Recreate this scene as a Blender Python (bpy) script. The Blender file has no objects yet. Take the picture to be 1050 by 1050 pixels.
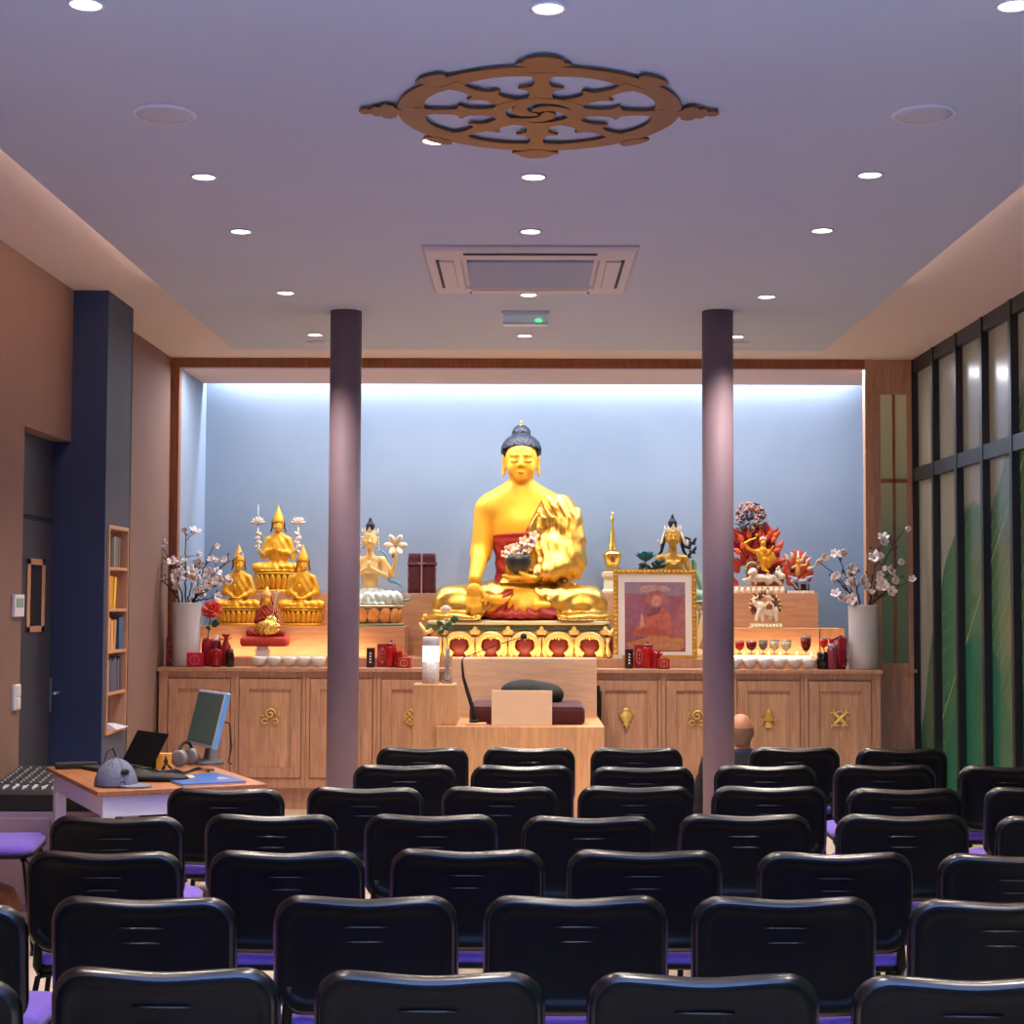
import bpy, bmesh, math, random
import numpy as np
from mathutils import Vector, Matrix, Euler
R = math.radians
random.seed(7)
SC = bpy.context.scene
COL = SC.collection
PI = math.pi

# ------------------------------------------------------------------ camera
FPX = 1700.0
cam_d = bpy.data.cameras.new('camera')
cam = bpy.data.objects.new('camera', cam_d)
COL.objects.link(cam)
cam_d.sensor_width = 36.0
cam_d.lens = FPX / 1050 * 36
cam_d.clip_start = 0.05
cam_d.clip_end = 100
EYE = Vector((0, 0, 1.58))
CM = (Matrix.Rotation(math.atan(12 / FPX), 3, 'Z') @ Matrix.Rotation(R(90) + math.atan(90 / FPX), 3, 'X')
      @ Matrix.Rotation(R(0.22), 3, 'Z'))
cam.matrix_world = Matrix.Translation(EYE) @ CM.to_4x4()
SC.camera = cam

def ray(px, py):
    return CM @ Vector(((px - 525) / FPX, (525 - py) / FPX, -1))
def PY(px, py, Y):
    d = ray(px, py); return EYE + d * (Y / d.y)
def PZ(px, py, Z):
    d = ray(px, py); return EYE + d * ((Z - EYE.z) / d.z)
def PX(px, py, X):
    d = ray(px, py); return EYE + d * (X / d.x)

# ------------------------------------------------------------------ materials
def lin(c):
    return tuple(((v / 255) / 12.92 if v / 255 <= 0.04045 else ((v / 255 + 0.055) / 1.055) ** 2.4) for v in c) + (1,)

def mat(name, rgb, rough=0.5, metal=0.0, emit=None, es=0.0, noise=0.0, nscale=8.0, bump=0.0, bscale=60.0,
        spec=0.5, trans=0.0, alpha=1.0, coat=0.0, sheen=0.0, rgb2=None, sss=0.0):
    m = bpy.data.materials.new(name)
    m.use_nodes = True
    nt = m.node_tree
    b = nt.nodes['Principled BSDF']
    b.inputs['Base Color'].default_value = lin(rgb)
    b.inputs['Roughness'].default_value = rough
    b.inputs['Metallic'].default_value = metal
    b.inputs['Specular IOR Level'].default_value = spec
    b.inputs['Transmission Weight'].default_value = trans
    b.inputs['Alpha'].default_value = alpha
    b.inputs['Coat Weight'].default_value = coat
    b.inputs['Sheen Weight'].default_value = sheen
    if sss:
        b.inputs['Subsurface Weight'].default_value = sss
        b.inputs['Subsurface Radius'].default_value = (0.02, 0.01, 0.005)
    if emit:
        b.inputs['Emission Color'].default_value = lin(emit)
        b.inputs['Emission Strength'].default_value = es
    tc = nt.nodes.new('ShaderNodeTexCoord')
    if noise or rgb2:
        n = nt.nodes.new('ShaderNodeTexNoise'); n.inputs['Scale'].default_value = nscale
        n.inputs['Detail'].default_value = 5
        nt.links.new(tc.outputs['Object'], n.inputs['Vector'])
        r = nt.nodes.new('ShaderNodeValToRGB')
        c = lin(rgb)
        if rgb2:
            r.color_ramp.elements[0].color = lin(rgb2); r.color_ramp.elements[1].color = c
        else:
            r.color_ramp.elements[0].color = tuple(v * (1 - noise) for v in c[:3]) + (1,)
            r.color_ramp.elements[1].color = tuple(min(1, v * (1 + noise)) for v in c[:3]) + (1,)
        r.color_ramp.elements[0].position = 0.3; r.color_ramp.elements[1].position = 0.7
        nt.links.new(n.outputs['Fac'], r.inputs['Fac'])
        nt.links.new(r.outputs['Color'], b.inputs['Base Color'])
    if bump:
        n2 = nt.nodes.new('ShaderNodeTexNoise'); n2.inputs['Scale'].default_value = bscale
        nt.links.new(tc.outputs['Object'], n2.inputs['Vector'])
        bp = nt.nodes.new('ShaderNodeBump'); bp.inputs['Strength'].default_value = bump
        bp.inputs['Distance'].default_value = 0.01
        nt.links.new(n2.outputs['Fac'], bp.inputs['Height'])
        nt.links.new(bp.outputs['Normal'], b.inputs['Normal'])
    return m

def wood(name, a, b2, rough=0.45, scale=(14, 14, 1.2), seams=0.0):
    m = bpy.data.materials.new(name); m.use_nodes = True
    nt = m.node_tree; bs = nt.nodes['Principled BSDF']
    tc = nt.nodes.new('ShaderNodeTexCoord'); mp = nt.nodes.new('ShaderNodeMapping')
    mp.inputs['Scale'].default_value = scale
    nt.links.new(tc.outputs['Object'], mp.inputs['Vector'])
    n = nt.nodes.new('ShaderNodeTexNoise'); n.inputs['Scale'].default_value = 3
    n.inputs['Detail'].default_value = 8; n.inputs['Distortion'].default_value = 1.2
    nt.links.new(mp.outputs['Vector'], n.inputs['Vector'])
    r = nt.nodes.new('ShaderNodeValToRGB')
    r.color_ramp.elements[0].color = lin(a); r.color_ramp.elements[1].color = lin(b2)
    r.color_ramp.elements[0].position = 0.32; r.color_ramp.elements[1].position = 0.68
    nt.links.new(n.outputs['Fac'], r.inputs['Fac'])
    out = r.outputs['Color']
    if seams:
        # glued staves: each stave of the board a slightly different tone
        s = nt.nodes.new('ShaderNodeSeparateXYZ'); nt.links.new(tc.outputs['Object'], s.inputs['Vector'])
        d = nt.nodes.new('ShaderNodeMath'); d.operation = 'DIVIDE'; d.inputs[1].default_value = seams
        nt.links.new(s.outputs['X'], d.inputs[0])
        f = nt.nodes.new('ShaderNodeMath'); f.operation = 'FLOOR'; nt.links.new(d.outputs[0], f.inputs[0])
        w = nt.nodes.new('ShaderNodeTexWhiteNoise'); w.noise_dimensions = '1D'; nt.links.new(f.outputs[0], w.inputs['W'])
        mr = nt.nodes.new('ShaderNodeMapRange'); mr.inputs['To Min'].default_value = 0.82; mr.inputs['To Max'].default_value = 1.08
        nt.links.new(w.outputs['Value'], mr.inputs['Value'])
        mx = nt.nodes.new('ShaderNodeVectorMath'); mx.operation = 'SCALE'
        nt.links.new(out, mx.inputs[0]); nt.links.new(mr.outputs[0], mx.inputs['Scale'])
        out = mx.outputs[0]
    nt.links.new(out, bs.inputs['Base Color'])
    bs.inputs['Roughness'].default_value = rough
    return m

# ------------------------------------------------------------------ mesh builder
class MB:
    def __init__(s):
        s.v = []; s.f = []; s.m = []; s.s = []; s.mi = 0; s.M = None
    def add(s, vs, fs, smooth=False):
        o = len(s.v)
        for p in vs:
            p = Vector(p)
            s.v.append(s.M @ p if s.M else p)
        for f in fs:
            s.f.append([o + i for i in f]); s.m.append(s.mi); s.s.append(smooth)
        return s
    def box(s, x0, x1, y0, y1, z0, z1):
        v = [(x0, y0, z0), (x1, y0, z0), (x1, y1, z0), (x0, y1, z0), (x0, y0, z1), (x1, y0, z1), (x1, y1, z1), (x0, y1, z1)]
        return s.add(v, [(3, 2, 1, 0), (4, 5, 6, 7), (0, 1, 5, 4), (1, 2, 6, 5), (2, 3, 7, 6), (3, 0, 4, 7)])
    def cbox(s, c, h):
        return s.box(c[0] - h[0], c[0] + h[0], c[1] - h[1], c[1] + h[1], c[2] - h[2], c[2] + h[2])
    def loft(s, loops, cap=True, smooth=True, closed=False):
        n = len(loops[0]); vs = [p for l in loops for p in l]; fs = []
        k = len(loops)
        for i in range(k if closed else k - 1):
            a = i * n; b = ((i + 1) % k) * n
            for j in range(n):
                fs.append((a + j, a + (j + 1) % n, b + (j + 1) % n, b + j))
        if cap and not closed:
            fs.append(tuple(range(n - 1, -1, -1))); fs.append(tuple((k - 1) * n + j for j in range(n)))
        return s.add(vs, fs, smooth)
    def lathe(s, prof, c=(0, 0, 0), seg=20, smooth=True, sx=1, sy=1):
        loops = [[(c[0] + r * sx * math.cos(2 * PI * j / seg), c[1] + r * sy * math.sin(2 * PI * j / seg), c[2] + z)
                  for j in range(seg)] for r, z in prof]
        return s.loft(loops, True, smooth)
    def cyl(s, c, r, h, seg=20, smooth=True):
        return s.lathe([(r, 0), (r, h)], c, seg, smooth)
    def tube(s, pts, r, seg=8, smooth=True, flat=None):
        pts = [Vector(p) for p in pts]; n = len(pts); loops = []
        up = Vector((0, 0, 1)); t0 = (pts[1] - pts[0]).normalized()
        if abs(t0.dot(up)) > 0.95: up = Vector((0, 1, 0))
        nx = t0.cross(up).normalized()
        for i in range(n):
            t = (pts[min(i + 1, n - 1)] - pts[max(i - 1, 0)]).normalized()
            nx = (nx - t * nx.dot(t)).normalized(); ny = t.cross(nx)
            rr = r[i] if isinstance(r, (list, tuple)) else r
            fl = flat if flat else 1
            loops.append([pts[i] + nx * rr * math.cos(2 * PI * j / seg) + ny * rr * fl * math.sin(2 * PI * j / seg) for j in range(seg)])
        return s.loft(loops, True, smooth)
    def ell(s, c, r, seg=14, rings=8, rot=None):
        vs = []; fs = []
        for i in range(1, rings):
            th = PI * i / rings
            for j in range(seg):
                ph = 2 * PI * j / seg
                vs.append(Vector((r[0] * math.sin(th) * math.cos(ph), r[1] * math.sin(th) * math.sin(ph), r[2] * math.cos(th))))
        vs.append(Vector((0, 0, r[2]))); vs.append(Vector((0, 0, -r[2])))
        T = len(vs) - 2
        for i in range(rings - 2):
            for j in range(seg):
                a = i * seg + j; b = i * seg + (j + 1) % seg
                fs.append((a, a + seg, b + seg, b))
        for j in range(seg):
            fs.append((T, j, (j + 1) % seg)); fs.append((T + 1, (rings - 2) * seg + (j + 1) % seg, (rings - 2) * seg + j))
        if rot: vs = [rot @ v for v in vs]
        c = Vector(c)
        return s.add([v + c for v in vs], fs, True)
    def prism(s, poly, d, axis='Y', o=0.0):
        # poly in the XZ plane (axis Y), XY plane (axis Z) or YZ plane (axis X), from o to o+d
        def p3(p, t):
            return {'Y': (p[0], t, p[1]), 'Z': (p[0], p[1], t), 'X': (t, p[0], p[1])}[axis]
        n = len(poly)
        vs = [p3(p, o) for p in poly] + [p3(p, o + d) for p in poly]
        fs = [tuple(range(n)), tuple(range(2 * n - 1, n - 1, -1))] + [(i, n + i, n + (i + 1) % n, (i + 1) % n) for i in range(n)]
        return s.add(vs, fs)
    def build(s, name, m, parent=None, loc=None, rz=0.0, bevel=0.0, subsurf=0):
        me = bpy.data.meshes.new(name)
        me.from_pydata([tuple(v) for v in s.v], [], s.f)
        ms = m if isinstance(m, (list, tuple)) else [m]
        for x in ms: me.materials.append(x)
        me.polygons.foreach_set('material_index', s.m)
        me.polygons.foreach_set('use_smooth', s.s)
        bm = bmesh.new(); bm.from_mesh(me); bmesh.ops.recalc_face_normals(bm, faces=bm.faces); bm.to_mesh(me); bm.free()
        o = bpy.data.objects.new(name, me); COL.objects.link(o)
        if parent: o.parent = parent
        if loc is not None: o.location = loc
        if rz: o.rotation_euler = (0, 0, rz)
        if bevel:
            b = o.modifiers.new('bevel', 'BEVEL'); b.width = bevel; b.segments = 2; b.limit_method = 'ANGLE'
        if subsurf:
            u = o.modifiers.new('sub', 'SUBSURF'); u.levels = subsurf; u.render_levels = subsurf
        return o

def tag(o, label, cat=None, group=None, kind=None):
    if label: o['label'] = label
    if cat: o['category'] = cat
    if group: o['group'] = group
    if kind: o['kind'] = kind
    return o
def thing(name, label, cat, loc=(0, 0, 0), rz=0.0, group=None):
    o = bpy.data.objects.new(name, None); COL.objects.link(o)
    o.empty_display_size = 0.05
    o.location = loc; o.rotation_euler = (0, 0, rz)
    return tag(o, label, cat, group)
def struct(mb, name, m, parent=None, bevel=0):
    o = mb.build(name, m, parent, bevel=bevel)
    if not parent: o['kind'] = 'structure'
    return o
def sroot(name):
    o = bpy.data.objects.new(name, None); COL.objects.link(o); o['kind'] = 'structure'; return o
def copy_tree(o, loc=None, rz=None, label=None, group=None, parent=None):
    c = o.copy(); COL.objects.link(c)
    if parent: c.parent = parent
    if loc is not None: c.location = loc
    if rz is not None: c.rotation_euler = (0, 0, rz)
    if label: c['label'] = label
    if group: c['group'] = group
    for ch in list(o.children): copy_tree(ch, parent=c)
    return c

# ------------------------------------------------------------------ signed distance sculpting (surface nets)
class SDF:
    def __init__(s, lo, hi, h):
        s.h = h; s.lo = np.array(lo, dtype=np.float32)
        n = [int(math.ceil((hi[i] - lo[i]) / h)) + 1 for i in range(3)]
        ax = [np.arange(n[i], dtype=np.float32) * h + lo[i] for i in range(3)]
        s.X, s.Y, s.Z = np.meshgrid(*ax, indexing='ij', sparse=True)
        s.n = n
    def ell(s, c, r, rz=0, rx=0, ry=0):
        x, y, z = s.X - c[0], s.Y - c[1], s.Z - c[2]
        if rz or rx or ry:
            m = np.array(Euler((rx, ry, rz)).to_matrix().transposed())
            x, y, z = (m[0, 0] * x + m[0, 1] * y + m[0, 2] * z, m[1, 0] * x + m[1, 1] * y + m[1, 2] * z,
                       m[2, 0] * x + m[2, 1] * y + m[2, 2] * z)
        k0 = np.sqrt((x / r[0]) ** 2 + (y / r[1]) ** 2 + (z / r[2]) ** 2)
        k1 = np.sqrt((x / r[0] ** 2) ** 2 + (y / r[1] ** 2) ** 2 + (z / r[2] ** 2) ** 2) + 1e-9
        return k0 * (k0 - 1) / k1
    def cap(s, a, b, ra, rb):
        a = np.array(a, dtype=np.float32); b = np.array(b, dtype=np.float32); ba = b - a
        x, y, z = s.X - a[0], s.Y - a[1], s.Z - a[2]
        h = np.clip((x * ba[0] + y * ba[1] + z * ba[2]) / float(ba @ ba), 0, 1)
        return np.sqrt((x - h * ba[0]) ** 2 + (y - h * ba[1]) ** 2 + (z - h * ba[2]) ** 2) - (ra + (rb - ra) * h)
    def box(s, c, hh, r=0.0):
        x, y, z = np.abs(s.X - c[0]) - hh[0] + r, np.abs(s.Y - c[1]) - hh[1] + r, np.abs(s.Z - c[2]) - hh[2] + r
        return np.sqrt(np.maximum(x, 0) ** 2 + np.maximum(y, 0) ** 2 + np.maximum(z, 0) ** 2) + np.minimum(np.maximum(x, np.maximum(y, z)), 0) - r
    def prim(s, p):
        if p[0] == 'e': return s.ell(p[1], p[2], **(p[3] if len(p) > 3 else {}))
        if p[0] == 'c': return s.cap(p[1], p[2], p[3], p[4])
        return s.box(p[1], p[2], p[3])
    def union(s, prims, k):
        d = None
        for p in prims:
            q = s.prim(p)
            d = q if d is None else smin(d, q, k)
        return np.broadcast_to(d, s.n).astype(np.float32)
def smin(a, b, k):
    h = np.maximum(k - np.abs(a - b), 0) / k
    return np.minimum(a, b) - h * h * k * 0.25
def nets(F, lo, h):
    n = F.shape; I = F < 0
    S = [(0, 0, 0), (1, 0, 0), (0, 1, 0), (1, 1, 0), (0, 0, 1), (1, 0, 1), (0, 1, 1), (1, 1, 1)]
    sl = lambda A, o: A[o[0]:n[0] - 1 + o[0], o[1]:n[1] - 1 + o[1], o[2]:n[2] - 1 + o[2]]
    cnt = np.zeros([q - 1 for q in n], dtype=np.int8)
    for o in S: cnt += sl(I, o)
    act = (cnt > 0) & (cnt < 8)
    ids = np.argwhere(act)
    idx = -np.ones(act.shape, dtype=np.int64); idx[act] = np.arange(len(ids))
    pos = np.zeros((len(ids), 3)); c = np.zeros(len(ids))
    val = [F[ids[:, 0] + o[0], ids[:, 1] + o[1], ids[:, 2] + o[2]] for o in S]
    for i in range(8):
        for j in range(i + 1, 8):
            if sum(abs(S[i][q] - S[j][q]) for q in range(3)) != 1: continue
            fa, fb = val[i], val[j]; cr = (fa < 0) != (fb < 0)
            t = fa / np.where(cr, fa - fb, 1)
            p = np.array(S[i]) + (np.array(S[j]) - np.array(S[i])) * t[:, None]
            pos[cr] += p[cr]; c[cr] += 1
    V = (ids + pos / np.maximum(c, 1)[:, None]) * h + lo
    Q = []
    for a in range(3):
        b, d = (a + 1) % 3, (a + 2) % 3
        o1 = [0, 0, 0]; o1[a] = 1
        A = I[:n[0] - o1[0], :n[1] - o1[1], :n[2] - o1[2]]; B = I[o1[0]:, o1[1]:, o1[2]:]
        e = np.argwhere(A != B)
        ok = (e[:, b] > 0) & (e[:, d] > 0) & (e[:, b] < n[b] - 1) & (e[:, d] < n[d] - 1)
        e = e[ok]; ins = A[e[:, 0], e[:, 1], e[:, 2]]
        def g(db, dd):
            q = e.copy(); q[:, b] -= db; q[:, d] -= dd
            return idx[q[:, 0], q[:, 1], q[:, 2]]
        q = np.stack([g(0, 0), g(1, 0), g(1, 1), g(0, 1)], 1)
        q[~ins] = q[~ins][:, ::-1]
        Q.append(q)
    return V, np.concatenate(Q)
def sdf_obj(name, F, g, m, parent=None, loc=None, rz=0, scale=None):
    V, Q = nets(F, g.lo, g.h)
    me = bpy.data.meshes.new(name)
    me.vertices.add(len(V)); me.vertices.foreach_set('co', V.astype(np.float32).ravel())
    me.loops.add(len(Q) * 4); me.loops.foreach_set('vertex_index', Q.ravel().astype(np.int32))
    me.polygons.add(len(Q)); me.polygons.foreach_set('loop_start', np.arange(0, len(Q) * 4, 4, dtype=np.int32))
    me.update(calc_edges=True); me.validate()
    me.polygons.foreach_set('use_smooth', [True] * len(me.polygons))
    me.materials.append(m)
    o = bpy.data.objects.new(name, me); COL.objects.link(o)
    if parent: o.parent = parent
    if loc is not None: o.location = loc
    if rz: o.rotation_euler = (0, 0, rz)
    if scale: o.scale = (scale,) * 3
    return o
def blob(name, prims, k, h, m, parent=None, loc=None, rz=0, pad=None, scale=None, disp=None):
    lo = [1e9] * 3; hi = [-1e9] * 3
    for p in prims:
        if p[0] == 'c':
            pts = [(p[1], p[3]), (p[2], p[4])]
            for q, r in pts:
                for i in range(3): lo[i] = min(lo[i], q[i] - r); hi[i] = max(hi[i], q[i] + r)
        else:
            rr = p[2]
            if p[0] == 'e' and len(p) > 3: rr = (max(rr),) * 3
            for i in range(3): lo[i] = min(lo[i], p[1][i] - rr[i]); hi[i] = max(hi[i], p[1][i] + rr[i])
    pd = pad or (2 * h + k * 0.3)
    g = SDF([v - pd for v in lo], [v + pd for v in hi], h)
    F = g.union(prims, k)
    if disp is not None: F = F + disp(g)
    return sdf_obj(name, F, g, m, parent, loc, rz, scale)
LP = dict(down=180, cove=200, day=900, niche=125, wash=90, spot=72, step=2.6, top_fill=95)
VT, LOOK, EXPO = 'Standard', 'None', 0.08
# ------------------------------------------------------------------ shared materials
M = {}
M['oak'] = wood('oak', (172, 126, 96), (200, 154, 122), 0.5)
M['oak_door'] = wood('oak_door', (186, 138, 104), (216, 168, 130), 0.5, seams=0.13)
M['oak_dark'] = wood('oak_dark', (128, 78, 44), (156, 98, 58), 0.4)
M['oak_light'] = wood('oak_light', (205, 150, 98), (226, 174, 122), 0.45, seams=0.19)
M['oak_step'] = wood('oak_step', (190, 136, 98), (212, 160, 120), 0.5, scale=(1.2, 10, 10))
M['oak_pale'] = wood('oak_pale', (216, 172, 136), (232, 192, 156), 0.45, scale=(1.2, 10, 10))
M['oak_panel'] = wood('oak_panel', (176, 126, 96), (204, 152, 120), 0.45, seams=0.15)
M['wall'] = mat('painted_wall', (128, 97, 84), 0.85, noise=0.03, nscale=3, bump=0.04)
M['navy'] = mat('navy_paint', (24, 42, 80), 0.7, noise=0.05)
M['greyblue'] = mat('grey_paint', (66, 66, 82), 0.75)
M['door'] = mat('door_paint', (46, 46, 58), 0.6)
M['ceil'] = mat('ceiling_paint', (190, 201, 216), 0.9, noise=0.015, nscale=2)
M['cove'] = mat('cove_paint', (218, 204, 194), 0.9)
M['niche'] = mat('niche_plaster', (140, 154, 172), 0.85, rgb2=(130, 146, 164), nscale=1.3, bump=0.05)
M['nicheceil'] = mat('niche_soffit', (214, 184, 166), 0.85)
M['column'] = mat('column_lacquer', (124, 106, 120), 0.62, spec=0.3, noise=0.04)
M['black'] = mat('black_plastic', (3, 5, 6), 0.40, bump=0.10, bscale=420, spec=0.15)
M['rim'] = mat('black_rim', (6, 8, 11), 0.27, spec=0.7)
M['blackm'] = mat('black_matte', (12, 12, 13), 0.7)
M['blackg'] = mat('black_gloss', (10, 10, 12), 0.2)
M['purple'] = mat('purple_fabric', (100, 76, 180), 0.9, noise=0.12, nscale=120, sheen=0.2)
M['white'] = mat('white_gloss', (228, 224, 220), 0.25, coat=0.3)
M['whitep'] = mat('white_paint', (226, 226, 236), 0.5)
M['vase'] = mat('vase_ceramic', (206, 202, 202), 0.35, noise=0.04, nscale=5)
M['gold'] = mat('satin_gold', (244, 182, 50), 0.48, metal=0.25, noise=0.06, nscale=6)
M['goldr'] = mat('polished_gold', (255, 206, 100), 0.22, metal=0.95, noise=0.05, nscale=10, bump=0.25, bscale=16)
M['goldm'] = mat('matte_gold', (236, 176, 48), 0.5, metal=0.3, noise=0.10, nscale=14)
M['goldp'] = mat('pale_gold', (238, 200, 118), 0.45, metal=0.25, noise=0.06)
M['brass'] = mat('brass', (255, 216, 118), 0.3, metal=0.45)
M['red'] = mat('red_lacquer', (158, 22, 16), 0.4, noise=0.05)
M['redcloth'] = mat('red_robe', (152, 34, 24), 0.6, noise=0.08, nscale=14)
M['deepred'] = mat('deep_red', (118, 8, 16), 0.3, coat=0.4)
M['maroon'] = mat('maroon_velvet', (74, 14, 24), 0.9, sheen=0.25, noise=0.1, nscale=30)
M['maroond'] = mat('maroon_dark', (46, 10, 16), 0.9)
M['hair'] = mat('blueblack_hair', (26, 32, 48), 0.55)
M['steel'] = mat('steel', (176, 180, 188), 0.3, metal=0.9)
M['darkmetal'] = mat('dark_mullion', (26, 28, 30), 0.4, metal=0.3)
M['bronze'] = mat('copper_leaf', (118, 78, 44), 0.38, metal=0.6, noise=0.14, nscale=20)
M['leaf'] = mat('leaf_green', (34, 96, 54), 0.5)
M['branch'] = mat('branch_bark', (46, 32, 28), 0.8)
M['petal'] = mat('magnolia_petal', (240, 226, 222), 0.6)
M['cream'] = mat('cream_enamel', (232, 218, 184), 0.4)
M['glass'] = mat('clear_glass', (235, 240, 240), 0.05, trans=0.9)
M['teal'] = mat('teal_petal', (30, 112, 122), 0.6)

# ------------------------------------------------------------------ room shell
XL, XR, YN, YB = -2.76, 3.04, 12.9, 14.0     # left wall, right wall, altar front plane, niche back
ZS, ZC = 3.375, 3.462                        # lowered slab, side ceilings
BACK = -4.0

def floor_mat():
    m = mat('floor_tile', (214, 196, 176), 0.35)
    nt = m.node_tree; b = nt.nodes['Principled BSDF']
    tc = nt.nodes.new('ShaderNodeTexCoord')
    br = nt.nodes.new('ShaderNodeTexBrick'); br.offset = 0
    br.inputs['Color1'].default_value = lin((214, 196, 176)); br.inputs['Color2'].default_value = lin((206, 188, 170))
    br.inputs['Mortar'].default_value = lin((140, 124, 112)); br.inputs['Scale'].default_value = 1
    br.inputs['Mortar Size'].default_value = 0.004; br.inputs['Brick Width'].default_value = 0.6
    br.inputs['Row Height'].default_value = 0.6
    nt.links.new(tc.outputs['Object'], br.inputs['Vector']); nt.links.new(br.outputs['Color'], b.inputs['Base Color'])
    return m
struct(MB().box(XL - 0.4, XR + 0.3, BACK - 0.1, YB + 0.15, -0.12, 0), 'floor', floor_mat())
# side ceilings and the strip in front of the niche, one surface; the lowered slab hangs under it
struct(MB().box(XL - 0.4, XR + 0.3, BACK - 0.1, YN + 0.02, ZC, ZC + 0.12), 'ceiling', M['cove'])
XSL, XSR, YSE = -2.10, 2.15, 11.85
slab = MB(); slab.box(XSL, XSR, BACK, YSE, ZS, ZS + 0.03); slab.box(XSL + 0.18, XSR - 0.18, BACK, YSE - 0.02, ZS + 0.03, ZC)
struct(slab, 'ceiling_panel', M['ceil'])
# left wall with the door recess, then the pier, then the wall again
DY0, DY1, DZ = 9.11, 10.05, 2.53
w = MB(); w.box(XL - 0.12, XL, BACK, DY0, 0, ZC); w.box(XL - 0.12, XL, DY0, DY1, DZ, ZC); w.box(XL - 0.12, XL, 10.69, YB, 0, ZC)
struct(w, 'wall_left', M['wall'])
w = MB(); w.box(XL - 0.2, XL - 0.12, DY0, DY1, 0, DZ); struct(w, 'wall_left_recess', M['door'])
pier = MB(); pier.mi = 0
px0, px1 = XL - 0.12, -2.545
struct(MB().box(px0, px1, DY1, DY1 + 0.02, 0, ZC), 'wall_pier_front', M['navy'])
# pier side face with the opening of the bookcase
SY0, SY1, SZ0, SZ1 = 10.12, 10.62, 0.745, 2.03
p = MB()
p.box(px1 - 0.02, px1, DY1 + 0.02, 10.69, SZ1, ZC); p.box(px1 - 0.02, px1, DY1 + 0.02, 10.69, 0, SZ0)
p.box(px1 - 0.02, px1, DY1 + 0.02, SY0, SZ0, SZ1); p.box(px1 - 0.02, px1, SY1, 10.69, SZ0, SZ1); p.box(px0, px1, 10.67, 10.69, 0, ZC)
struct(p, 'wall_pier_side', M['greyblue'])
struct(MB().box(XL - 0.12, XR + 0.3, BACK - 0.1, BACK, 0, ZC), 'wall_rear', M['wall'])
# niche
n = MB(); n.box(XL - 0.12, XR + 0.3, YB, YB + 0.1, 0, 3.7)
struct(n, 'wall_niche_back', M['niche'])
struct(MB().box(-2.755, -2.70, YN + 0.06, YB, 0, 3.7), 'wall_niche_left', M['niche'])
ns = MB(); ns.box(-2.755, XR, YN + 0.05, YB - 0.13, 3.3895, 3.42)
struct(ns, 'ceiling_niche', M['nicheceil'])
ns = MB(); ns.box(-2.755, XR + 0.2, YN + 0.02, YB, 3.66, 3.7); ns.box(-2.755, XR + 0.2, YN + 0.02, YN + 0.06, 3.42, 3.66)
struct(ns, 'ceiling_light_slot', M['white'])
struct(MB().box(XR, XR + 0.1, YN, YB, 0, 3.7), 'wall_niche_right', M['niche'])
# oak frame around the niche
struct(MB().box(-2.76, 2.66, YN - 0.03, YN + 0.05, 3.386, ZC), 'trim_lintel', M['oak_dark'])
struct(MB().box(-2.76, -2.695, YN - 0.03, YN + 0.06, 0, 3.386), 'trim_jamb_left', M['oak_dark'])
struct(MB().box(2.655, 2.73, YN - 0.035, YN + 0.06, 0, ZC), 'trim_jamb_right', M['oak'])
r = MB()
r.box(2.73, 2.775, YN - 0.02, YN + 0.04, 0, ZC); r.box(2.985, XR, YN - 0.02, YN + 0.04, 0, ZC)
r.box(2.775, 2.985, YN - 0.02, YN + 0.04, 3.19, ZC); r.box(2.775, 2.985, YN - 0.02, YN + 0.04, 0, 1.10)
r.box(2.73, XR, YN - 0.04, YN - 0.02, 1.03, 1.055)
struct(r, 'wall_altar_right', M['oak'])

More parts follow.
